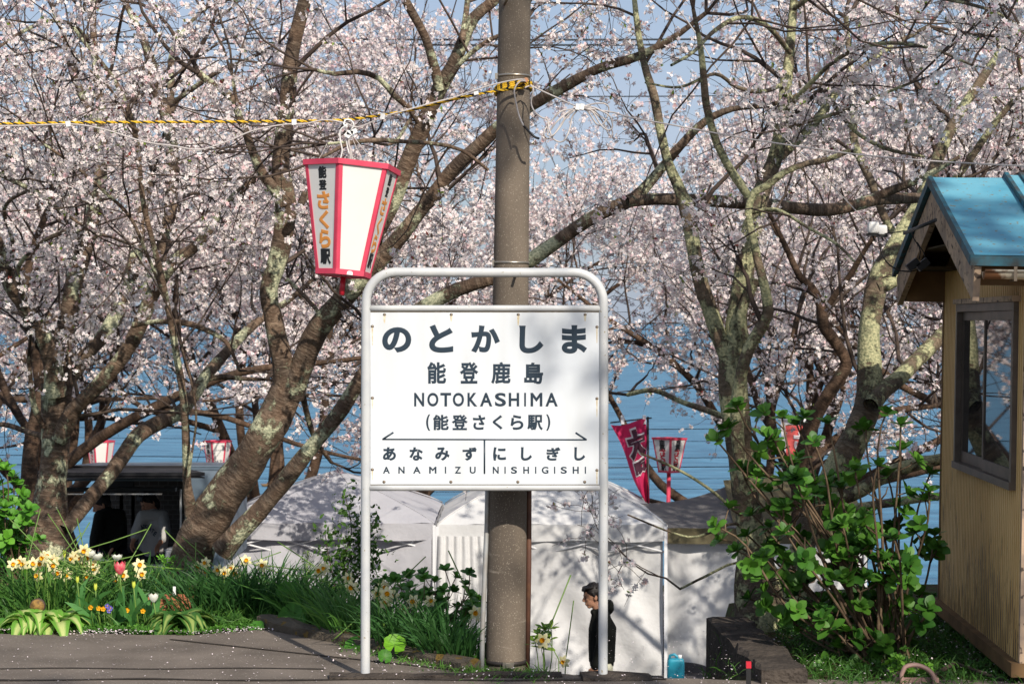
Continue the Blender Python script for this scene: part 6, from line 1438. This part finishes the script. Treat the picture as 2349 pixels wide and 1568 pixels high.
# hostas
def hosta(label, px, py, Y, n, L, seed, c_in, c_out):
    rg = np.random.default_rng(seed); b = W(px, py, Y); z = gz(b.x, b.y); o = thing('hosta', label, 'hosta', (b.x, b.y, z), 'striped hostas at the front of the bed')
    V = []; Q = []; C = []; cnt = 0
    for i in range(n):
        a = rg.uniform(0, 6.283); el = rg.uniform(.75, 1.45); Ln = L*rg.uniform(.75, 1.2); w = Ln*.27
        d = np.array([math.cos(a)*math.cos(el), math.sin(a)*math.cos(el), math.sin(el)]); side = norm(np.cross(d, [0, 0, 1.])); p = np.array([b.x, b.y, z])+np.array([math.cos(a), math.sin(a), 0])*rg.uniform(0, .05)
        K = 8; wv = [.12, .18, .45, .85, 1, .95, .75, .4, .03]
        for k in range(K+1):
            t = k/K; q = p+d*Ln*t; nrm = norm(np.cross(side, d))
            for j, u in enumerate((-1, -.6, -.25, 0, .25, .6, 1)):
                V.append(q+side*u*w*wv[k]+nrm*(abs(u)*w*.38*wv[k]+.004*math.sin(k*2.3+u*5))); cc = c_in if abs(u) < .5 else c_out; C.append(cc if (abs(u) < .3 or abs(u) > .55) else [(x+y)/2 for x, y in zip(c_in, c_out)])
            d = norm(d-np.array([0, 0, .04+.20*t*t*2])+np.array([math.cos(a), math.sin(a), 0])*.07+rg.normal(0, .02, 3))
        for k in range(K):
            for j in range(6): b0 = cnt+k*7+j; Q.append((b0, b0+1, b0+8, b0+7))
        cnt += (K+1)*7
    np_mesh('foliage', np.array(V), np.array(Q), M['leaf'], o, np.array(C))
hosta('striped hosta with white centred leaves at the front left of the bed', 75, 1440, 12.0, 34, .21, 401, (.58, .66, .24), (.17, .40, .05))
hosta('striped hosta with white centred leaves beside the first one, nearer the pavement', 128, 1450, 11.97, 28, .20, 402, (.58, .66, .24), (.17, .40, .05))
hosta('green and cream hosta right of the small white tulip', 412, 1450, 12.0, 34, .20, 403, (.34, .44, .12), (.06, .17, .03))
# round leaves
def round_leaf(px, py, Y, r_, tilt, label, c=(.07, .24, .02)):
    p = W(px, py, Y); z = gz(p.x, p.y); o = thing('butterbur', label, 'large leaf', (p.x, p.y, z), 'large round leaves in the bed')
    rot = Euler((R(tilt), R(random.uniform(-20, 20)), random.uniform(-.5, .5))).to_matrix()
    V = []; Q = []; C = []
    n = 26
    for i in range(n+1):
        t = R(-78)+R(336)*i/n; rr2 = r_*(1+.05*math.sin(i*2.1)+.03*math.sin(i*5))
        for k in range(4):
            f = k/3; v = rot @ Vector((math.cos(t)*rr2*f, math.sin(t)*rr2*f, .25*r_*f*f+.03*r_*math.sin(i*2.4)*f)); V.append(v+p)
            C.append([x*(1.2 if i % 4 == 0 else .95) for x in c])
    for i in range(n):
        for k in range(3): b0 = i*4+k; Q.append((b0, b0+1, b0+5, b0+4))
    np_mesh('blade', np.array([list(v) for v in V]), np.array(Q), M['leaf'], o, np.array(C))
    mb = MB(); mb.tube([p, (p.x+.01, p.y+.03, (p.z+z)/2), (p.x+.02, p.y+.05, z-.02)], .005, 6); mb.build('stalk', M['stem_green'], o)
for i, (px, py, Y, r_, tl_, lab) in enumerate(((660, 1360, 12.3, .075, 55, 'dark round leaf, topmost beside the thick daffodil foliage'), (672, 1415, 12.05, .085, 60, 'large round leaf under the climbing plant, left of two'), (745, 1408, 12.0, .07, 50, 'round leaf between the climbing plant and the kerb'), (772, 1445, 11.7, .075, 50, 'bright round leaf against the diagonal kerb'), (905, 1478, 10.95, .062, 50, 'bright yellow green round leaf right of the left sign post'), (882, 1505, 10.8, .04, 60, 'small round leaf low beside the left sign post'), (8, 1440, 11.95, .07, 35, 'round leaf at the very left front of the bed'), (812, 1480, 11.3, .055, 50, 'round leaf just left of the left sign post'), (590, 1440, 12.0, .05, 40, 'small round leaf at the pavement edge right of the green hosta'))):
    round_leaf(px, py, Y, r_, tl_, lab, (.16, .40, .02) if i in (3, 4) else (.06, .21, .02))
# ground cover
def cover(name, label, n, fn, L, c1, c2, seed, kind='stuff', cat='ground cover', m='leaf'):
    rg = np.random.default_rng(seed); P_ = np.array([fn(rg) for _ in range(n)]); ac = NP()
    leaf_cluster(ac, rg, P_, rg.normal(0, .4, P_.shape)+np.array([0, 0, 1.]), 5, L, 1.1, c1, c2, 1.1)
    o = ac.build(name, M[m]); return tag(o, label, cat, None, kind)
fy_ = lambda x: np.interp(x, bx, [p[1] for p in bed_front])
def in_bed(rg):
    x = rg.uniform(-3.6, -.2); y = fy_(x)+abs(rg.normal(0, .22))+.02; return (x, y, gz(x, y)+rg.uniform(0, .03))
cover('ground_cover', 'low green weeds along the front edge of the flower bed', 1900, in_bed, .030, (.05, .15, .02), (.12, .30, .04), 501)
def in_bed2(rg):
    x = rg.uniform(-4.2, -.1); ey = edge_y(x); y = rg.uniform(fy_(x)+.2, ey+.5); return (x, y, gz(x, y)+rg.uniform(0, .05))
cover('ground_cover', 'dark leafy undergrowth further back in the flower bed', 3200, in_bed2, .045, (.03, .09, .015), (.07, .18, .03), 502)
def right_bed(rg):
    x = rg.uniform(1.6, 3.0); y = rg.uniform(10.2, 13.5); return (x, y, gz(x, y)+rg.uniform(0, .04))
cover('ground_cover', 'dark leafy undergrowth beneath the big bush', 900, right_bed, .035, (.03, .09, .015), (.06, .17, .03), 503)
def grass(name, label, n, fn, h, seed, c1=(.07, .19, .03), c2=(.14, .30, .05)):
    rg = np.random.default_rng(seed); P_ = np.array([fn(rg) for _ in range(n)]); d = rg.normal(0, .45, P_.shape)+np.array([0, 0, 1.])
    V, Q = ribbons(rg, P_, d, h*rg.uniform(.5, 1.2, n), .0022*rg.uniform(.7, 1.3, n), bend=.6); t = rg.random((n, 1)); C = np.repeat(np.array([c1])*t+np.array([c2])*(1-t), 12, 0)
    tag(np_mesh(name, V, Q, M['leaf'], None, C), label, 'grass', None, 'stuff')
def g1(rg): x = rg.uniform(-1.0, .2); y = fy_(x)-abs(rg.normal(0, .14))+.05; return (x, y, gz(x, y)-.005)
grass('grass', 'thin grass between the kerb and the sign posts', 1500, g1, .06, 601)
def g2(rg): x = rg.uniform(1.56, 2.7); y = rg.uniform(10.15, 12.6); return (x, y, gz(x, y)-.005)
grass('grass', 'grass beneath the big leafy bush', 3800, g2, .10, 602, (.03, .10, .015), (.08, .2, .03))
def g3(rg): x = rg.uniform(-4.2, -.4); y = rg.uniform(fy_(x)+.1, edge_y(x)+.3); return (x, y, gz(x, y)-.005)
grass('grass', 'grass growing through the flower bed', 7000, g3, .16, 603)
def g4(rg): x = rg.uniform(.0, 1.2); y = rg.uniform(10.5, 12.5); return (x, y, gz(x, y)-.005)
grass('grass', 'grass on the slope right of the concrete pole', 900, g4, .12, 604)
def petals(name, label, n, fn, seed, s_=.0085):
    rg = np.random.default_rng(seed); P_ = np.array([fn(rg) for _ in range(n)]); Mx = frames(norm(rg.normal(0, .28, P_.shape)+np.array([0, 0, 1.])), rg.random(n)*6.28)
    tv = np.array([(-.9, 0, 0), (0, -.55, .15), (.9, 0, 0), (0, .55, .15)]); V, Q = inst(tv, np.array([(0, 1, 2, 3)]), P_, Mx, s_*rg.uniform(.6, 1.2, n))
    tag(np_mesh(name, V, Q, M['petal_pale']), label, 'petals', None, 'stuff')
petals('fallen_petals', 'cherry petals scattered over the pavement', 1700, lambda rg: (rg.uniform(-4, 4), rg.uniform(9.6, 12.0)*1.0, .012), 701, .0062)
petals('fallen_petals', 'drift of cherry petals along the front of the bed', 1500, lambda rg: (lambda x: (x, fy_(x)-abs(rg.normal(0, .12))*(.5+.5*math.sin(x*7))+.06, .012+rg.uniform(0, .012)))(rg.uniform(-3.6, -1.2)), 702, .008)
petals('fallen_petals', 'cherry petals on the lower road', 9000, lambda rg: (rg.uniform(-8, 9), rg.uniform(23, 34), LOW+.02), 703, .016)
petals('fallen_petals', 'cherry petals in the right bed and on the kerbs', 1600, lambda rg: (lambda x, y: (x, y, gz(x, y)+.03))(rg.uniform(-1.0, 2.7), rg.uniform(10.2, 12.8)), 704)

# small things in the bed
pt = thing('terracotta_planter', 'terracotta coloured oblong planter half hidden in front of the large leaning trunk', 'planter', W(395, 1385, 12.6))
p = W(395, 1385, 12.6); mb = MB()
for (a, b, z0_, z1_) in ((.125, .06, -.03, .035), (.14, .07, .035, .055)): mb.box(p.x-a, p.x+a, p.y-b, p.y-b+.01, p.z+z0_, p.z+z1_); mb.box(p.x-a, p.x+a, p.y+b-.01, p.y+b, p.z+z0_, p.z+z1_); mb.box(p.x-a, p.x-a+.01, p.y-b+.0101, p.y+b-.0101, p.z+z0_, p.z+z1_); mb.box(p.x+a-.01, p.x+a, p.y-b+.0101, p.y+b-.0101, p.z+z0_, p.z+z1_)
mb.build('tub', M['terracotta'], pt); mb = MB(); mb.box(p.x-.114, p.x+.114, p.y-.049, p.y+.049, p.z-.02, p.z+.02); mb.build('soil', M['soil'], pt)
p = W(400, 1355, 12.6); mb = MB(); mb.box(p.x-.009, p.x+.009, p.y, p.y+.002, p.z-.05, p.z+.03); tag(mb.build('plant_label', M['tape']), 'small white plant label stuck in the terracotta planter', 'plant label')
lg = thing('log_slice', 'round cut log slice standing on edge behind the left hosta', 'log', W(90, 1380, 12.15)); p = W(90, 1387, 12.15)
mb = MB(); mb.lathe([(0, .02), (.046, .02), (.048, .05), (0, .05)], 20, p, T=Matrix.Rotation(R(90), 4, 'X')); mb.build('bark_ring', M['twig'], lg)
mb = MB(); mb.lathe([(0, .0515), (.042, .051), (.042, .0505)], 20, p, T=Matrix.Rotation(R(90), 4, 'X')); mb.build('cut_face', M['log'], lg)
def pansy(px, py, Y, m, label):
    p = W(px, py, Y); o = thing('pansy', label, 'pansy', p, 'pansies in the bed')
    mb = MB()
    for k in range(5):
        a = R(72*k+10); c = Vector((p.x+.008*math.cos(a), p.y-.004*k*.3, p.z+.008*math.sin(a))); mb.lathe([(0, .0), (.007, .001), (.008, .003)], 8, c, T=Matrix.Rotation(R(90), 4, 'X'))
    mb.build('petals', M[m], o); mb = MB(); mb.sphere((p.x, p.y-.006, p.z), .004, 8); mb.build('eye', M['yellow'], o)
    mb = MB(); mb.tube([(p.x, p.y+.002, p.z), (p.x+.01, p.y+.02, gz(p.x, p.y))], .002, 5); mb.build('stem', M['stem_green'], o)
for x, y, m, lab in ((740, 1030, 'purple', 'violet pansy left of the pink tulip stem, leftmost of three'), (762, 1045, 'purple', 'violet pansy left of the pink tulip stem, middle of three'), (752, 1062, 'purple', 'violet pansy left of the pink tulip stem, lowest of three'), (625, 1040, 'yellow', 'orange yellow pansy at the foot of the green bud'), (680, 1046, 'yellow', 'yellow pansy left of the violet pansies'), (712, 1050, 'yellow', 'yellow pansy touching the violet pansies'), (985, 1065, 'yellow', 'yellow pansy beside the green hosta'), (875, 1060, 'yellow', 'small yellow pansy right of the pink tulip stem')):
    pansy(*q7(x, y), 12.0, m, lab)
sk = thing('marker_stake', 'dark post with a bright red top at the foot of the retaining wall', 'stake', W(1717, 1590, 9.9))
p = W(1717, 1540, 9.9); mb = MB(); mb.box(p.x-.011, p.x+.011, p.y-.011, p.y+.011, -.02, p.z+.02); mb.build('post', M['black'], sk); mb = MB(); mb.box(p.x-.0125, p.x+.0125, p.y-.0125, p.y+.0125, p.z+.0205, p.z+.052); mb.build('red_top', M['red'], sk)
pb = thing('plastic_planter', 'pinkish brown plastic planter with an arched handle beside the hut', 'planter', W(2105, 1590, 10.15)); c = W(2103, 1580, 10.2)
mb = MB(); mb.tube(catmull([c+Vector(v) for v in ((-.075, 0, -.01), (-.078, 0, .08), (-.06, 0, .115), (.0, 0, .125), (.06, 0, .10), (.088, 0, .06), (.09, 0, -.01))], .02), .012, 8, flat=1.3); mb.build('handle', M['planter'], pb)
mb = MB(); mb.box(c.x-.10, c.x+.12, c.y+.03, c.y+.04, -.01, c.z+.055); mb.box(c.x-.10, c.x+.12, c.y+.30, c.y+.31, -.01, c.z+.055); mb.box(c.x-.10, c.x-.09, c.y+.0401, c.y+.2999, -.01, c.z+.055); mb.box(c.x+.11, c.x+.12, c.y+.0401, c.y+.2999, -.01, c.z+.055); mb.build('trough', M['planter'], pb)
mb = MB(); mb.box(c.x-.088, c.x+.108, c.y+.042, c.y+.298, -.01, c.z+.03); mb.build('soil', M['soil'], pb)
mb = MB(); mb.tube([W(2140, 1548, 10.3), W(2190, 1520, 10.6)], .012, 6); mb.tube([W(2190, 1520, 10.6), W(2300, 1558, 10.3)], .010, 6); tag(mb.build('fallen_branch', M['twig']), 'grey fallen stick lying beside the planter and hut', 'stick')

# ------------------------------------------------------------------ people
def remeshed(name, mb, m, parent, vox=.009, smooth=3):
    me = bpy.data.meshes.new(name); me.from_pydata(mb.v, [], mb.f); me.update()
    o = bpy.data.objects.new(name, me); COL.objects.link(o)
    md = o.modifiers.new('r', 'REMESH'); md.mode = 'VOXEL'; md.voxel_size = vox
    sm = o.modifiers.new('s', 'SMOOTH'); sm.iterations = smooth; sm.factor = .5
    dg = bpy.context.evaluated_depsgraph_get(); dg.update()
    m2 = bpy.data.meshes.new_from_object(o.evaluated_get(dg)); bpy.data.objects.remove(o); bpy.data.meshes.remove(me)
    m2.name = name; m2.materials.clear(); m2.polygons.foreach_set('use_smooth', [True]*len(m2.polygons))
    return link_mesh(name, m2, m, parent)
def ell(mb, c, r, Mx, n=16):
    c = Vector(c)
    mb.grid(lambda u, v: c+Mx @ Vector((r[0]*math.sin(math.pi*(v*.996+.002))*math.cos(2*math.pi*u), r[1]*math.sin(math.pi*(v*.996+.002))*math.sin(2*math.pi*u), -r[2]*math.cos(math.pi*(v*.996+.002)))), n, n//2)
def cyl(mb, pts, rs, n=12, flat=None, ref=None):
    mb.tube(pts, rs, n, flat=flat, ref=ref); ell(mb, pts[0], [rs[0]]*3 if flat is None else [rs[0]*.8]*3, Matrix.Identity(3), 10); ell(mb, pts[-1], [rs[-1]]*3 if flat is None else [rs[-1]*.8]*3, Matrix.Identity(3), 10)
def hand(mb, wrist, d, palm_n, curl=.5, s=1.):
    d = d.normalized(); n = (palm_n-d*palm_n.dot(d)).normalized(); sd = d.cross(n); Mx = Matrix((sd, n, d)).transposed()
    ell(mb, wrist+d*.045*s, (.040*s, .017*s, .052*s), Mx)
    for k, (o, L) in enumerate(((-.028, .062), (-.010, .072), (.009, .068), (.026, .052))):
        b = wrist+d*.085*s+sd*o*s; a = b+(d+n*curl*.3).normalized()*L*.45*s; c = a+(d+n*curl).normalized()*L*.32*s; e = c+(d*.7+n*curl*1.7).normalized()*L*.26*s
        mb.tube([b-d*.02*s, b, a, c, e], [.0085*s, .0085*s, .008*s, .0072*s, .006*s], 8)
    b = wrist+d*.03*s-sd*.034*s; mb.tube([b+sd*.012*s, b, b+(d-sd*.8+n*.3).normalized()*.03*s, b+(d-sd*.4+n*.6).normalized()*.055*s], [.0115*s, .011*s, .0095*s, .0075*s], 8)
def person(label, J, face, side, cat, top, top_m, bot_m, hood=False, deep=.72, hairstyle='short', group=None, sleeve_end=1.):
    o = thing('person', label, cat, (J['hip'].x, J['hip'].y, J['foot_a'].z), group)
    f = face.normalized(); up = Vector((0, 0, 1)); up = (up-f*up.dot(f)).normalized(); sx = f.cross(up); Mh = Matrix((sx, f, up)).transposed(); H = J['head']
    mb = MB()
    ell(mb, H+up*.02, (.076, .096, .100), Mh, 20); ell(mb, H-up*.045+f*.025, (.058, .068, .072), Mh); ell(mb, H-up*.098+f*.058, (.030, .026, .022), Mh)
    ell(mb, H+up*.022+f*.080, (.045, .018, .012), Mh)                                        # brow
    mb.tube([H+f*.088+up*.012, H+f*.108-up*.020, H+f*.112-up*.034], [.009, .012, .015], 10); ell(mb, H+f*.100-up*.036, (.018, .012, .009), Mh)   # nose
    ell(mb, H+f*.088-up*.064, (.024, .012, .0075), Mh); ell(mb, H+f*.085-up*.077, (.021, .012, .0075), Mh)   # lips
    for s_ in (-1, 1):
        ell(mb, H+sx*.078*s_-up*.012-f*.008, (.012, .020, .032), Mh); ell(mb, H+sx*.030*s_+f*.074-up*.018, (.022, .014, .016), Mh)
    cyl(mb, [H-up*.06-f*.012, J['neck']], [.054, .062]); cyl(mb, [J['neck'], J['chest'], J['waist'], J['hip']], [.08, .13, .125, .13], ref=side, flat=.7)
    for k in 'ab':
        cyl(mb, [J['sh_'+k], J['el_'+k], J['ha_'+k]], [.048, .038, .026]); hand(mb, J['ha_'+k], (J['ha_'+k]-J['el_'+k]), J.get('palm_'+k, -side), J.get('curl', .5))
        cyl(mb, [J['hp_'+k], J['kn_'+k], J['foot_'+k]+Vector((0, 0, .08))], [.08, .055, .038]); cyl(mb, [J['foot_'+k]+Vector((0, 0, .045)), J['foot_'+k]+J['go']*.17+Vector((0, 0, .035))], [.042, .034])
    body = remeshed('body', mb, M['skin'], o, .006, 2)
    for s_ in (-1, 1):
        e = MB(); ell(e, H+sx*.031*s_+f*.087+up*.000, (.012, .005, .0045), Mh, 10); e.build('eye', M['hair'], body)
        e = MB(); ell(e, H+sx*.031*s_+f*.092+up*.020, (.018, .005, .0035), Mh, 10); e.build('eyebrow', M['hair'], body)
    mb = MB(); rh = random.Random(7)
    ell(mb, H+up*.045-f*.014, (.087, .098, .092), Mh, 20); ell(mb, H+up*.0-f*.048, (.080, .062, .085), Mh)
    if hairstyle == 'bob': ell(mb, H-up*.045-f*.055, (.082, .055, .085), Mh)
    for s_ in (-1, 1): mb.tube([H+sx*.074*s_+up*.05+f*.015, H+sx*.080*s_+up*.0-f*.002, H+sx*.077*s_-up*.02-f*.006], [.014, .012, .005], 8)
    for k in range(26):
        a = -.078+.156*k/25; b = H+up*(.105-.3*a*a/.08*.3)+sx*a*.9+f*.045; mb.tube([b-f*.05, b+f*.03, b+f*(.045+rh.uniform(0, .012))-up*rh.uniform(.03, .055)+sx*rh.uniform(-.01, .01)], [.014, .012, .003], 6)
    for k in range(40):
        t1 = rh.uniform(0, 6.28); t2 = rh.uniform(.1, 1.2); v = Mh @ Vector((math.sin(t2)*math.cos(t1)*.085, math.sin(t2)*math.sin(t1)*.095, math.cos(t2)*.09)); b = H+up*.045-f*.014+v
        mb.tube([b*.999, b+v.normalized()*.008+sx*rh.uniform(-.012, .012)-f*.01], [.009, .002], 5)
    remeshed('hair', mb, M['hair'], o, .006, 1)
    mb = MB(); cyl(mb, [J['neck']-Vector((0, 0, .015)), J['chest'], J['waist'], J['hip']+Vector((0, 0, .02))], [.098, .178, .172, .165], 18, flat=deep, ref=side)
    for k in 'ab':
        e_ = J['el_'+k]; h_ = e_+(J['ha_'+k]-e_)*sleeve_end*.96; ex = (J['sh_'+k]+e_)/2
        cyl(mb, [J['sh_'+k], ex, e_, h_], [.074, .066, .060, .048])
    cyl(mb, [J['sh_a'], J['sh_b']], [.075, .075])
    if hood: ell(mb, J['neck']-f*.085+Vector((0, 0, .005)), (.11, .07, .065), Mh); ell(mb, J['neck']-f*.11+Vector((0, 0, .045)), (.085, .04, .045), Mh); mb.tube([J['neck']+f*.06-sx*.05, J['neck']+f*.075, J['neck']+f*.06+sx*.05], [.025, .025, .025], 8)
    tp = remeshed(top, mb, M[top_m], o, .011, 3)
    mb = MB(); cyl(mb, [J['hip']+Vector((0, 0, .06)), J['hip']-Vector((0, 0, .04))], [.15, .155], 16, flat=.75, ref=side)
    for k in 'ab': cyl(mb, [J['hp_'+k], J['kn_'+k], J['foot_'+k]+Vector((0, 0, .10))], [.098, .078, .066])
    remeshed('trousers', mb, M[bot_m], o, .012, 3)
    for k in 'ab':
        mb = MB(); cyl(mb, [J['foot_'+k]+Vector((0, 0, .05)), J['foot_'+k]+J['go']*.18+Vector((0, 0, .038))], [.05, .042]); remeshed('shoe', mb, M['black'], o, .008, 2)
    return o, tp
def stand(J, go, side, zf, sp=.09, step=.22):
    h = J['hip']
    J['hp_a'] = h+side*sp-Vector((0, 0, .05)); J['hp_b'] = h-side*sp-Vector((0, 0, .05))
    J['foot_a'] = Vector((h.x, h.y, zf))+side*sp+go*step; J['foot_b'] = Vector((h.x, h.y, zf))-side*sp-go*step
    for k in 'ab': J['kn_'+k] = (J['hp_'+k]+J['foot_'+k])/2+go*.05
    J['go'] = go
# the walking man
Y_ = 20.5; wm = lambda x, y, d=0.: W(1261.7+x*.177, 1290.4+y*.177, Y_)+Vector((0, d, 0))
J = dict(head=wm(558, 425), neck=wm(640, 615), chest=wm(680, 840), waist=wm(672, 1080), hip=wm(672, 1300),
         sh_a=wm(690, 690, -.19), el_a=wm(650, 1010, -.25), ha_a=wm(575, 1290, -.23), sh_b=wm(690, 690, .19), el_b=wm(720, 1010, .25), ha_b=wm(640, 1270, .22), curl=.7)
J['palm_a'] = Vector((0, 1, 0)); J['palm_b'] = Vector((0, -1, 0))
stand(J, Vector((-1, 0, 0)), Vector((0, -1, 0)), ground_z(J['hip'].x, Y_))
person('man in a black hooded jacket and pale trousers walking left past the white tent', J, Vector((-1, -.16, -.20)), Vector((0, -1, 0)), 'man', 'jacket', 'jacket', 'pants', hood=True, deep=.82, group='people')
# the two people in the food van
Y_ = 22.35; zf = LOW+.82; wv = lambda x, y, d=0.: W(114.7+x*.2011, 1003.6+y*.2011, Y_)+Vector((0, d, 0))
J = dict(head=wm(0, 0)*0+wv(1135, 735), neck=wv(1170, 850), chest=wv(1190, 1000), waist=wv(1180, 1180), hip=wv(1175, 1310),
         sh_a=wv(1075, 890, -.08), el_a=wv(1010, 1060, -.16), ha_a=wv(995, 1150, -.24), sh_b=wv(1285, 890, -.02), el_b=wv(1345, 1080, -.12), ha_b=wv(1290, 1190, -.26), curl=.9)
stand(J, Vector((-.3, -.95, 0)), Vector((-.95, .3, 0)), zf, .09, .03)
_, tp = person('person in a grey sweatshirt with arched lettering working inside the food van', J, Vector((-.75, -.5, -.5)), Vector((-.95, .25, 0)), 'person', 'sweatshirt', 'sweat', 'jeans', hairstyle='bob', group='people', sleeve_end=.55)
for i, ch in enumerate('OHIOSTATE'):
    t = (i-4)/4; a = t*.62; c = wv(1130+t*96, 978+62*t*t+18*(t+1), -.185+.03*t*t); mb = MB()
    Mr = Matrix.Rotation(a, 3, 'Y'); wch = .012 if ch == 'I' else .030
    put_glyph(mb, ch, .03, -wch/2, wch/2, -.026, .026, lambda x, z, h, c=c, Mr=Mr: c+Mr @ Vector((x, 0, z))+Vector((0, -h, 0)), .006); mb.build('character', M['ink'], tp)
J = dict(head=wv(590, 760), neck=wv(650, 830, -.02), chest=wv(705, 960), waist=wv(715, 1160), hip=wv(720, 1290),
         sh_a=wv(600, 880, -.12), el_a=wv(570, 1120, -.28), ha_a=wv(585, 1310, -.45), sh_b=wv(790, 880, .02), el_b=wv(835, 1080, -.05), ha_b=wv(760, 1230, -.2), curl=.25)
J['palm_a'] = Vector((0, 0, -1))
stand(J, Vector((-.9, -.4, 0)), Vector((-.8, -.6, 0)), zf, .09, .03)
person('person in dark clothes leaning forward with one hand out inside the food van', J, Vector((-.9, -.2, -.45)), Vector((-.85, -.5, 0)), 'person', 'coat', 'jacket', 'jeans', group='people')

# ducks on the water
for i, (px, py) in enumerate(((583, 1112), (609, 1115), (565, 1128))):
    Yd = (EYE+5.4)*F/(py-VH); p = W(px, py, Yd); o = thing('duck', ['small brown duck on the sea above the lilac tent, middle of three', 'small brown duck on the sea above the lilac tent, right of three', 'small brown duck on the sea above the lilac tent, left and lowest of three'][i], 'duck', p, 'ducks on the sea')
    mb = MB(); ell(mb, p+Vector((0, 0, .05)), (.16, .08, .075), Matrix.Identity(3)); ell(mb, p+Vector((.10, 0, .15)), (.045, .035, .04), Matrix.Identity(3)); mb.tube([p+Vector((.10, 0, .06)), p+Vector((.105, 0, .14))], [.035, .028], 8); mb.tube([p+Vector((-.12, 0, .07)), p+Vector((-.22, 0, .11))], [.05, .012], 8); mb.tube([p+Vector((.13, 0, .145)), p+Vector((.18, 0, .14))], [.014, .008], 6)
    remeshed('body', mb, M['wooddark'], o, .012, 1)
